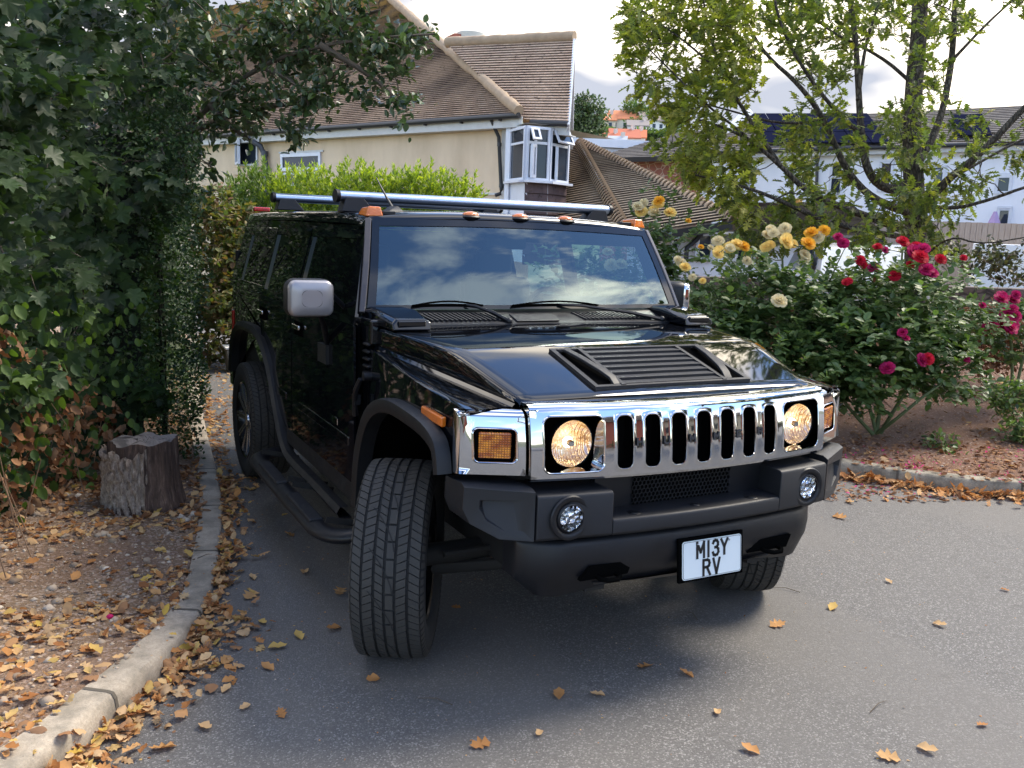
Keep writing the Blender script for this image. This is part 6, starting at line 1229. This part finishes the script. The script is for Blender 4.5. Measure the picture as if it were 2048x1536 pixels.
for x, y, D, r, h, mt, lab in ((1268, 222, 252, 4.2, 4, 'lf_far', 'tall light green tree on the hill crest beside the orange roofs'), (1288, 236, 250, 2.8, 3.2, 'lf_far', 'rounded green tree just right of the tallest tree on the hill'), (1316, 230, 258, 4, 3, 'lf_far2', 'russet-leaved tree on the hill crest'), (1222, 240, 256, 2.6, 2.4, 'lf_far', 'small green tree behind the orange roof at the left of the hill'), (1272, 256, 245, 3.4, 2.6, 'lf_far', 'green tree between the cream house and the gabled house on the hill'), (1212, 272, 238, 3, 2.2, 'lf_far', 'bushy green tree below the small orange-roofed house'), (1340, 238, 250, 3, 2.5, 'lf_far', 'green tree at the right end of the hill crest')):
    crown('tree', [(at(x, y, D), (r, r, h)), (at(x+5, y+9, D), (r*1.1, r, h*.8))], 260, .85, M[mt], lab, group='trees on the far hill')
B = [(at(x, 276+4*math.sin(x), 225), (4.5, 3, 1.8)) for x in range(1195, 1360, 14)]; C, d = blobs(B, 1400); p, a, nn_, s = rosette(C, 4, .9, 1, .2, .2); tag(leaves('hillside_trees', T_OVAL, p, a, nn_, s, M['lf_far'], kind='stuff'), 'band of hedges and small trees across the middle of the far hill', 'trees')
# ================================================================ ground litter, stump, small things
from mathutils.bvhtree import BVHTree
bpy.context.view_layer.update()
GV, GF = [], []
for o in COL.objects:
    if o.get('kind') == 'structure' and o.name.split('.')[0] in ('soil', 'kerb', 'road'):
        k = len(GV); GV += [tuple(v.co) for v in o.data.vertices]; GF += [tuple(k+i for i in p.vertices) for p in o.data.polygons]
BV = BVHTree.FromPolygons(GV, GF)
def gz(x, y):
    h = BV.ray_cast(Vector((x, y, 3)), Vector((0, 0, -1))); return h[0].z if h[0] else 0
def edge_frame(E, t):
    k = min(int(t*(len(E)-1)), len(E)-2); f = t*(len(E)-1)-k; p = E[k].lerp(E[k+1], f); d = (E[k+1]-E[k]).normalized(); return p, Vector((-d.y, d.x, 0))
def litter(name, P, size, mat, label, T=T_DEAD, flat=.35, lift=.012, rnd=None, cat='fallen leaves', pile=0):
    P = np.array(P, float); n = len(P); P[:, 2] = [gz(x, y)+lift*.3 for x, y in P[:, :2]]; P[:, 2] += RNG.random(n)*lift+pile*RNG.random(n)**2
    a = rdir(n); a[:, 2] *= flat; nr = norm(rdir(n)*flat*1.3+A_([0, 0, 1.])); nr[:, 2] = np.abs(nr[:, 2]); nr *= np.where(RNG.random(n) < .5, 1, -1)[:, None]
    s = size*(.5+.8*RNG.random(n)); return tag(leaves(name, T, P, a, nr, s, mat, kind='stuff', wid=.8+.5*RNG.random(n), rnd=rnd), label, cat)
EL3 = [p for p in EL2 if p.y > -2.6]; ER3 = [p for p in ER2 if p.x < 9 and p.y < 4]
# left gutter drift
P = []
while len(P) < 1250:
    y = random.choice([random.uniform(-.8, .7), random.uniform(-.6, .6), random.uniform(.7, 1.6), random.uniform(1.5, 3.2), random.uniform(2.4, 6.5)]); k = min(range(0, len(EL2), 2), key=lambda i: abs(EL2[i].y-y)); p = EL2[k]
    w = .22 if y < .7 else .05 if y < 1.3 else .13 if y < 3 else .2; d = min(random.expovariate(1/(w*.42)), w*1.6); P.append((p.x+.015+d, p.y+random.uniform(-.05, .05), 0))
litter('fallen_leaves', P[:700], .052, M['lf_dead'], 'drift of orange and tan leaves in the gutter along the left kerb', T_DEAD, .4, .016, pile=.03)
litter('fallen_leaves', P[700:], .058, M['lf_dead'], 'lobed brown leaves lying in the left gutter drift', T_LOBED, .35, .016, pile=.02)
# left bed
def lb(n, x0, x1, y0, y1, f=None):
    o = []
    while len(o) < n:
        x, y = random.uniform(x0, x1), random.uniform(y0, y1); e = float(np.interp(y, [p.y for p in EL2], [p.x for p in EL2]))
        if x > e-.12: continue
        if f and random.random() > f(x, y, e): continue
        o.append((x, y, 0))
    return o
den = lambda x, y, e: min(1, .25+.75*(y < .9)+.6*(y > 1.9)*(1)+.5*(e-x < .35))*(.35+.65*(math.sin(x*4+y*3)+math.sin(y*5-x*2) > -.5))
litter('fallen_leaves', lb(3300, -3.9, -1.0, -1.6, 3.4, den), .052, M['lf_dead'], 'brown and orange dead leaves scattered over the left bed', T_DEAD, .32, .012)
litter('fallen_leaves', lb(500, -3.9, -1.0, -1.6, 5, den), .07, M['lf_dead'], 'larger lobed dead leaves over the left bed', T_LOBED, .3, .012)
litter('fallen_leaves', lb(900, -2.6, -1.2, 2.2, 5.5), .06, M['lf_brown'], 'dark brown leaves round the stump', T_DEAD, .4, .02)
litter('fallen_leaves', [(random.uniform(-1.1, -.2), random.uniform(5, 11), 0) for _ in range(420)], .06, M['lf_dead'], 'pale leaves on the drive behind the vehicle', T_DEAD, .3, .01)
# right gutter and bed
P = []
while len(P) < 1500:
    t = random.random(); p, nr = edge_frame(ER3, t); d = random.expovariate(1/.07); 
    if d > .30: continue
    s_ = -1 if (p+nr*.2-Vector((6, 6, 0))).length < (p-nr*.2-Vector((6, 6, 0))).length else 1; q = p+nr*(d+.01)*s_; P.append((q.x, q.y, 0))
litter('fallen_leaves', P[:800], .085, M['lf_dead'], 'line of orange-brown leaves in the gutter below the right kerb', T_LOBED, .5, .02, rnd=.25+.4*RNG.random(800), pile=.03)
litter('fallen_leaves', P[800:], .075, M['lf_dead'], 'smaller tan leaves along the right kerb', T_DEAD, .5, .02, rnd=.2+.45*RNG.random(700), pile=.03)
def rbp(n, x0, x1, y0, y1, D=None): return [tuple(onz(random.uniform(x0, x1), random.uniform(y0, y1), .13)) for _ in range(n)]
litter('fallen_leaves', rbp(900, 1660, 2100, 880, 970)+rbp(400, 1680, 2100, 780, 900), .05, M['lf_brown'], 'small reddish brown leaves on the soil under the roses', T_DEAD, .35, .01)
litter('fallen_leaves', rbp(110, 1700, 2100, 760, 960), .075, M['lf_dead'], 'scattered lobed leaves on the bare soil at the right', T_LOBED, .35, .01)
pet = mrose('fallen petals', (.55, .03, .16), (.75, .10, .30))
litter('fallen_petals', rbp(170, 1690, 2060, 890, 965)+[tuple(onz(random.gauss(1835, 14), random.gauss(925, 9), .13)) for _ in range(60)], .034, pet, 'magenta rose petals fallen on the soil beside the right kerb', T_SMALL, .4, .006, cat='petals')
# stones
def stones(name, P, r, mat, label):
    V = np.array([(0, 0, .7), (1, 0, 0), (.35, .85, .1), (-.8, .55, -.05), (-.75, -.6, .1), (.4, -.9, 0), (0, 0, -.5)]); F = np.array([(0, 1, 2), (0, 2, 3), (0, 3, 4), (0, 4, 5), (0, 5, 1), (6, 2, 1), (6, 3, 2), (6, 4, 3), (6, 5, 4), (6, 1, 5)])
    P = np.array(P, float); n = len(P); P[:, 2] = [gz(x, y) for x, y in P[:, :2]]; a = rdir(n); a[:, 2] *= .2; tag(leaves(name, (V, F), P, a, norm(rdir(n)*.3+A_([0, 0, 1.])), r*(.4+1.0*RNG.random(n)**2), mat, kind='stuff'), label, 'gravel')
ms = MT('gravel stones'); at1 = ms.n('ShaderNodeAttribute', attribute_name='rnd'); M['gravel'] = ms.out(ms.pbr(ms.ramp(at1.outputs['Fac'], [(0, (.15, .10, .065)), (.4, (.31, .235, .165)), (.8, (.44, .35, .26)), (1, (.58, .50, .40))]), .9))
stones('gravel', lb(5200, -4.2, -1.0, -1.8, 3.2), .011, M['gravel'], 'small pinkish gravel over the left bed'); stones('gravel', lb(420, -3.3, -1.2, -1.2, 3.0), .028, M['gravel'], 'larger pale pebbles among the leaves of the left bed')
stones('gravel', rbp(280, 1660, 2100, 760, 965), .014, M['gravel'], 'small stones on the soil of the right bed')
stones('road_grit', [(random.uniform(-2, 4.5), random.uniform(-2.6, 3), 0) for _ in range(900)], .004, M['gravel'], 'fine pale grit lying on the asphalt')
P = []
for _ in range(900):
    k = random.randrange(0, len(EL2)); p = EL2[k]
    if p.y > -2.2: P.append((p.x+.02+random.expovariate(1/.22), p.y, 0))
litter('leaf_crumbs', P, .016, M['lf_dead'], 'broken crumbs of dead leaf strewn along the left side of the drive', T_SMALL, .3, .003)
litter('leaf_crumbs', [tuple(onz(random.uniform(300, 2048), 1536-560*random.random()**.7, 0)) for _ in range(260)], .012, M['lf_dead'], 'tiny bits of dead leaf dotted over the open asphalt', T_SMALL, .2, .002)
mb = MB()
for (x, y) in ((1600, 1185), (905, 1410), (395, 1125), (1395, 1240), (1740, 1425)):
    a = onz(x, y, .004); a.z = gz(a.x, a.y)+.005; an_ = random.uniform(0, 3.1); b = a+Vector((math.cos(an_), math.sin(an_), 0))*random.uniform(.08, .16); tw = MB().tube([a, a.lerp(b, .5)+Vector((.012, .01, .006)), b], [.0022, .0018, .001], 5); tag(tw.build('fallen_twig', M['twig'], smooth=60), {1600: 'thin dark twig on the asphalt right of the far front tyre', 905: 'thin curved twig on the asphalt below the bumper', 395: 'thin dark twig on the gravel beside the left kerb', 1395: 'short twig on the asphalt under the number plate', 1740: 'thin twig at the lower right of the asphalt'}[x], 'twig')
# single leaves lying on the asphalt
protoM = []
for i, (T, mt) in enumerate([(T_DEAD, 'lf_dead'), (T_LOBED, 'lf_dead'), (T_DEAD, 'lf_dead')]):
    for j, rv in enumerate((.45, .75, .95) if i != 1 else (.3, .5, .6)):
        o = leaves('fallen_leaf', T, [(0, -.5, 0)], [(0, 1, .05)], [(random.uniform(-.3, .3), 0, 1)], [1.0], M[mt], rnd=[rv]); protoM.append(o.data); bpy.data.objects.remove(o)
LFP = [(555, 1295, 2), (490, 1415, 1), (563, 1427, 3), (452, 1378, 1), (667, 1258, 0), (535, 1335, 0), (598, 1272, 2), (500, 1192, 5), (430, 1335, 2), (1078, 1467, 1), (1372, 1348, 6), (1290, 1335, 4), (1665, 1215, 8), (1777, 1163, 1), (1680, 1035, 4), (1855, 1500, 7), (1775, 1515, 5), (325, 1497, 4), (912, 1215, 3), (745, 1360, 0), (1195, 1390, 1), (1965, 1450, 3), (525, 1245, 8), (578, 1070, 6), (505, 1155, 7), (570, 1030, 2), (1118, 1390, 0), (1555, 1250, 4), (1880, 1250, 7), (1700, 1005, 1), (960, 1490, 3), (680, 1185, 5), (1435, 1425, 1), (410, 1455, 1), (610, 1145, 7), (1500, 1500, 0), (2010, 1180, 3), (1770, 960+40, 6)]
seen = {}
for x, y, k in sorted(LFP):
    p = onz(x, y, .006); o = bpy.data.objects.new('fallen_leaf', protoM[k]); COL.objects.link(o); o.location = p; s_ = random.uniform(.045, .085)*(1.4 if k in (4, 5) else 1); o.scale = (s_, s_, s_); o.rotation_euler = (random.uniform(-.1, .15), random.uniform(-.15, .15), random.uniform(0, 6.28)); hue = ('brown', 'tan', 'yellow', 'rust', 'orange', 'lobed brown', 'small brown', 'buff', 'yellowish')[k]; row_ = 'nearest' if y > 1400 else 'middle' if y > 1230 else 'far'
    col_ = 'by the left gutter' if x < 480 else 'between left kerb and near tyre' if x < 700 else 'below the near tyre' if x < 900 else 'below the bumper' if x < 1400 else 'below the plate' if x < 1700 else 'at the far right'
    kx = (hue, col_, row_); seen[kx] = seen.get(kx, 0)+1
    tag(o, hue+' leaf on the asphalt '+col_+', '+row_+' row'+('' if seen[kx] == 1 else ', further right' if seen[kx] == 2 else ', furthest right'), 'leaf', 'single leaves on the asphalt')
for (x, y, k, lab) in ((375, 1087, 2, 'bright yellow leaf on the gravel in front of the stump'), (20, 1225, 2, 'long yellow leaf on the gravel at the left edge'), (190, 1300, 2, 'small yellow leaf among brown leaves near the left kerb')):
    p = onz(x, y, .1); p.z = gz(p.x, p.y)+.02; o = bpy.data.objects.new('fallen_leaf', protoM[k]); COL.objects.link(o); o.location = p; o.scale = (.08,)*3; o.rotation_euler = (.1, .1, random.uniform(0, 6)); tag(o, lab, 'leaf')
tag(MB().ball(onz(220, 1237, .095)+Vector((0, 0, .01)), (.016, .016, .010), 8, 5).build('petal', RC['m'], smooth=60), 'single magenta petal on the gravel left of the kerb', 'petal')
# ---- tree stump
S0 = onz(278, 1012, .07)+Vector((.05, .18, 0)); S0.z = .05
stp = empty('tree_stump', S0, 'sawn tree stump with cracked grey top and shaggy bark at the kerb', 'tree stump')
mb = MB(); NA = 96; rg = random.Random(3); rad = [.195+.018*math.sin(i/NA*2*math.pi*2+1)+.016*math.sin(i/NA*2*math.pi*5)+rg.uniform(-.004, .004) for i in range(NA)]; P = []
for z, k in ((-.03, 1.20), (.04, 1.10), (.12, 1.02), (.22, .985), (.32, .97), (.395, .965), (.408, .95)):
    P.append([(S0.x+rad[i]*k*math.cos(2*math.pi*i/NA)*(1+.03*math.sin(i*1.7+z*9)), S0.y+rad[i]*k*math.sin(2*math.pi*i/NA), S0.z+z+.012*math.sin(i*.4)*(z > .3)) for i in range(NA)])
mb.grid(P, True)
m = MT('inner wood'); cc_ = m.co((1, 1, .15)); w_ = m.noise(cc_, 40, 6, .7, .5); M['stumpwood'] = m.out(m.pbr(m.ramp(w_, [(.3, (.030, .018, .013)), (.55, (.12, .075, .055)), (.75, (.26, .185, .14))]), .95, 0, m.bump(w_, 1.0, .02)))
mb.build('wood', M['stumpwood'], stp, smooth=50)
m = MT('sawn top'); g = m.n('ShaderNodeTexCoord'); mp = m.n('ShaderNodeMapping', {0: g.outputs['Object']}); mp.inputs['Location'].default_value = (-S0.x-.06, -S0.y+.02, 0); sp_ = m.n('ShaderNodeSeparateXYZ', {0: mp.outputs[0]})
r_ = m.math('SQRT', m.math('ADD', m.math('MULTIPLY', sp_.outputs[0], sp_.outputs[0]), m.math('MULTIPLY', sp_.outputs[1], sp_.outputs[1]))); an = m.math('ARCTAN2', sp_.outputs[1], sp_.outputs[0])
rn_ = m.math('SINE', m.math('ADD', m.math('MULTIPLY', r_, 330.0), m.math('MULTIPLY', m.noise(g.outputs['Object'], 12, 3), 8.0))); cr = m.n('ShaderNodeTexNoise', {'Vector': m.n('ShaderNodeCombineXYZ', {0: an, 1: m.math('MULTIPLY', r_, .6), 2: 0.0}).outputs[0], 'Scale': 5.0, 'Detail': 2.0}).outputs[0]
c = m.mix(m.ramp(rn_, [(.2, (0, 0, 0)), (.8, (.4,)*3)]), (.17, .15, .14), (.25, .22, .20)); c = m.mix(m.ramp(cr, [(.36, (1, 1, 1)), (.40, (0, 0, 0))]), c, (.025, .02, .018)); c = m.mix(m.ramp(m.noise(g.outputs['Object'], 5, 3), [(.5, (0, 0, 0)), (.6, (.85,)*3)]), c, (.035, .032, .032))
tm = m.out(m.pbr(c, .9, 0, m.bump(cr, .6, .02))); mb = MB(); top = P[-1]; ring = [[(S0.x+(p[0]-S0.x)*k, S0.y+(p[1]-S0.y)*k, p[2]+.004*(1-k)) for p in top] for k in (1, .8, .5, .2)]; mb.grid(ring, True); mb.poly(ring[-1]); mb.build('sawn_top', tm, stp, smooth=60)
# bark: ridged shell over the left and front of the stump
mb = MB(); P = []; i0, i1 = 34, 73
for z in np.linspace(-.03, .355, 22):
    row = []
    for i in range(i0*2, i1*2):
        j = i/2; k = 1.12+.10*max(0, .12-z)*6+.0; a = 2*math.pi*j/NA; rr_ = rad[int(j) % NA]*(1.0+.20*max(0, .1-z)*8*.25); rr_ = rr_*1.02+.024+.012*math.sin(i*1.15+3*math.sin(z*14+i*.05))+.008*math.sin(z*55+i*.9)+rg.uniform(-.004, .004)
        edge = (i < i0*2+3) or (i > i1*2-5); zt = z+(.012*math.sin(i*.7)+.02*math.sin(i*.23)) if z > .33 else z; row.append((S0.x+(rr_-.03*edge)*math.cos(a), S0.y+(rr_-.03*edge)*math.sin(a), S0.z+zt))
    P.append(row)
mb.grid(P); m = MT('shaggy bark'); cb_ = m.co((1, 1, .45)); f_ = m.noise(cb_, 55, 6, .75, .4); mb.build('bark', m.out(m.pbr(m.ramp(f_, [(.3, (.14, .10, .075)), (.5, (.38, .30, .235)), (.72, (.66, .56, .46))]), .95, 0, m.bump(f_, 1.0, .02))), stp, smooth=25)
# ---- plastic tub beside the rear wheel
tp = onz(470, 742, 0)+Vector((.06, .0, 0)); tb = empty('plastic_tub', tp, 'grey plastic tub with white lid and blue clip at the far end of the drive', 'tub')
mb = MB(); mb.hull8([tp+Vector(q) for q in ((-.15, -.12, 0), (.15, -.12, 0), (.15, .12, 0), (-.15, .12, 0))], [tp+Vector(q) for q in ((-.19, -.15, .30), (.19, -.15, .30), (.19, .15, .30), (-.19, .15, .30))]); mb.build('tub_body', simple('grey tub', (.22, .22, .21), .6), tb, bevel=.02)
MB().box(tp+Vector((0, 0, .315)), (.41, .33, .03)).build('lid', simple('white lid', (.75, .74, .70), .5), tb, bevel=.01); MB().box(tp+Vector((-.10, -.16, .33)), (.10, .04, .04)).build('clip', simple('blue clip', (.04, .04, .35), .5), tb, bevel=.01)
# ---- parked white car behind the roses
def small_car(c, yaw, paint, label):
    r = empty('parked_car', c, label, 'car'); Rz = Matrix.Rotation(yaw, 3, 'Z'); T = lambda x, y, z: c+(Rz @ Vector((x, y, z)))
    prof = [(-2.0, .35), (-2.02, .60), (-1.95, .78), (-1.2, .95), (-.55, 1.42), (.7, 1.48), (1.5, 1.40), (1.95, .95), (2.0, .55), (1.95, .35)]
    mb = MB(); P = []
    for y, k in ((-.80, .94), (-.84, 1), (.84, 1), (.80, .94)): P.append([T(x*(1 if k == 1 else .985), y*(1-.16*max(0, z-.9)/.55), .2+(z-.2)*(1 if k == 1 else .985)) for x, z in prof])
    mb.grid(P, False); mb.poly(P[0]); mb.poly(P[-1]); b = mb.build('body', paint, r, smooth=30, bevel=.03)
    for s in (-1, 1):
        mb = MB(); mb.poly([T(-1.05, s*.835, 1.0), T(1.35, s*.835, 1.0), T(1.15, s*.775, 1.36), T(-.5, s*.775, 1.36)]); mb.build('side_window', M['pane'], r, smooth=0)
        for x in (-1.3, 1.3): MB().lathe([(0, -.1), (.20, -.1), (.31, -.09), (.31, .09), (.20, .1), (0, .1)], 24, Matrix.Translation(T(x, s*.75, .31)) @ Rz.to_4x4() @ Matrix.Rotation(math.pi/2, 4, 'Z')).build('wheel', M['rubber'], r, smooth=40)
        MB().ball(T(-1.96, s*.62, .68), (.06, .14, .08), 8, 6, Rz).build('headlight', M['fogref'], r, smooth=60)
    mb = MB(); mb.poly([T(-1.17, -.68, .99), T(-1.17, .68, .99), T(-.60, .62, 1.38), T(-.60, -.62, 1.38)]); mb.build('windscreen', M['pane'], r, smooth=0)
    return r
pc = at(1690, 560, 15.5); pc.z = .45
small_car(pc, math.radians(-125), simple('white car paint', (.80, .81, .83), .2, Coat_Weight=.8), 'white car parked behind the rose bushes with only its roof and glass showing')
# ---- what stands behind the photographer, seen in the chrome and the paint
bk_ = empty('brick_house', Vector((14, -24, 0)), 'cream and red brick house mirrored in the chrome grille', 'house')
mb = MB(); mb.box((22, -26, 2.2), (19, 4, 4.4)); mb.build('wall', simple('pale buff wall', (.50, .44, .32), .9), bk_, smooth=0)
mb = MB(); mb.box((6.5, -22, 2.2), (9, 4, 4.4)); mb.build('brick_wall', simple('far red brick', (.30, .09, .06), .9, var=.3), bk_, smooth=0)
for x in (14, 17.5, 21, 24.5, 28): MB().box((x, -23.96, 2.4), (1.2, .1, 1.3)).build('window', M['pane'], bk_, smooth=0)
mb = MB(); mb.hull8([(12, -23.6, 4.4), (32, -23.6, 4.4), (32, -28.4, 4.4), (12, -28.4, 4.4)], [(13.5, -25.9, 5.6), (30.5, -25.9, 5.6), (30.5, -26.1, 5.6), (13.5, -26.1, 5.6)]); mb.hull8([(1.7, -19.7, 4.4), (11.3, -19.7, 4.4), (11.3, -24.3, 4.4), (1.7, -24.3, 4.4)], [(2.2, -21.9, 5.8), (10.8, -21.9, 5.8), (10.8, -22.1, 5.8), (2.2, -22.1, 5.8)]); mb.build('roof', M['slate'], bk_, smooth=0)
def hedge_back(x0, x1, y, h, lab):
    t = empty('hedge', Vector(((x0+x1)/2, y, 0)), lab, 'hedge'); B = [(Vector((x0+(x1-x0)*i/9, y, h*.55)), ((x1-x0)/14, .5, h*.5)) for i in range(10)]; C, d = blobs(B, 1300); p, a, nn_, s = rosette(C, 4, .14, 1, .2, .2); leaves('foliage', T_OVAL, p, a, nn_, s, M['lf_privet'], t); MB().box(((x0+x1)/2, y, h*.4), (x1-x0, .5, h*.7)).build('stems', M['bark'], t, smooth=0)
hedge_back(5, 27, -14.5, .9, 'low green hedge mirrored in the chrome grille')
crown('tree', [(Vector((9.5, -7, 5.6)), (3.2, 3, 2.4)), (Vector((7.5, -8, 4.9)), (2.2, 2, 1.3)), (Vector((12, -6, 5.5)), (3, 3, 2.6)), (Vector((11.5, -2.5, 6.5)), (3, 2.6, 2.0))], 2600, .22, M['lf_dark'], 'spreading tree mirrored across the right of the bonnet and chrome')
# joints: separate cuts of the scene finish here
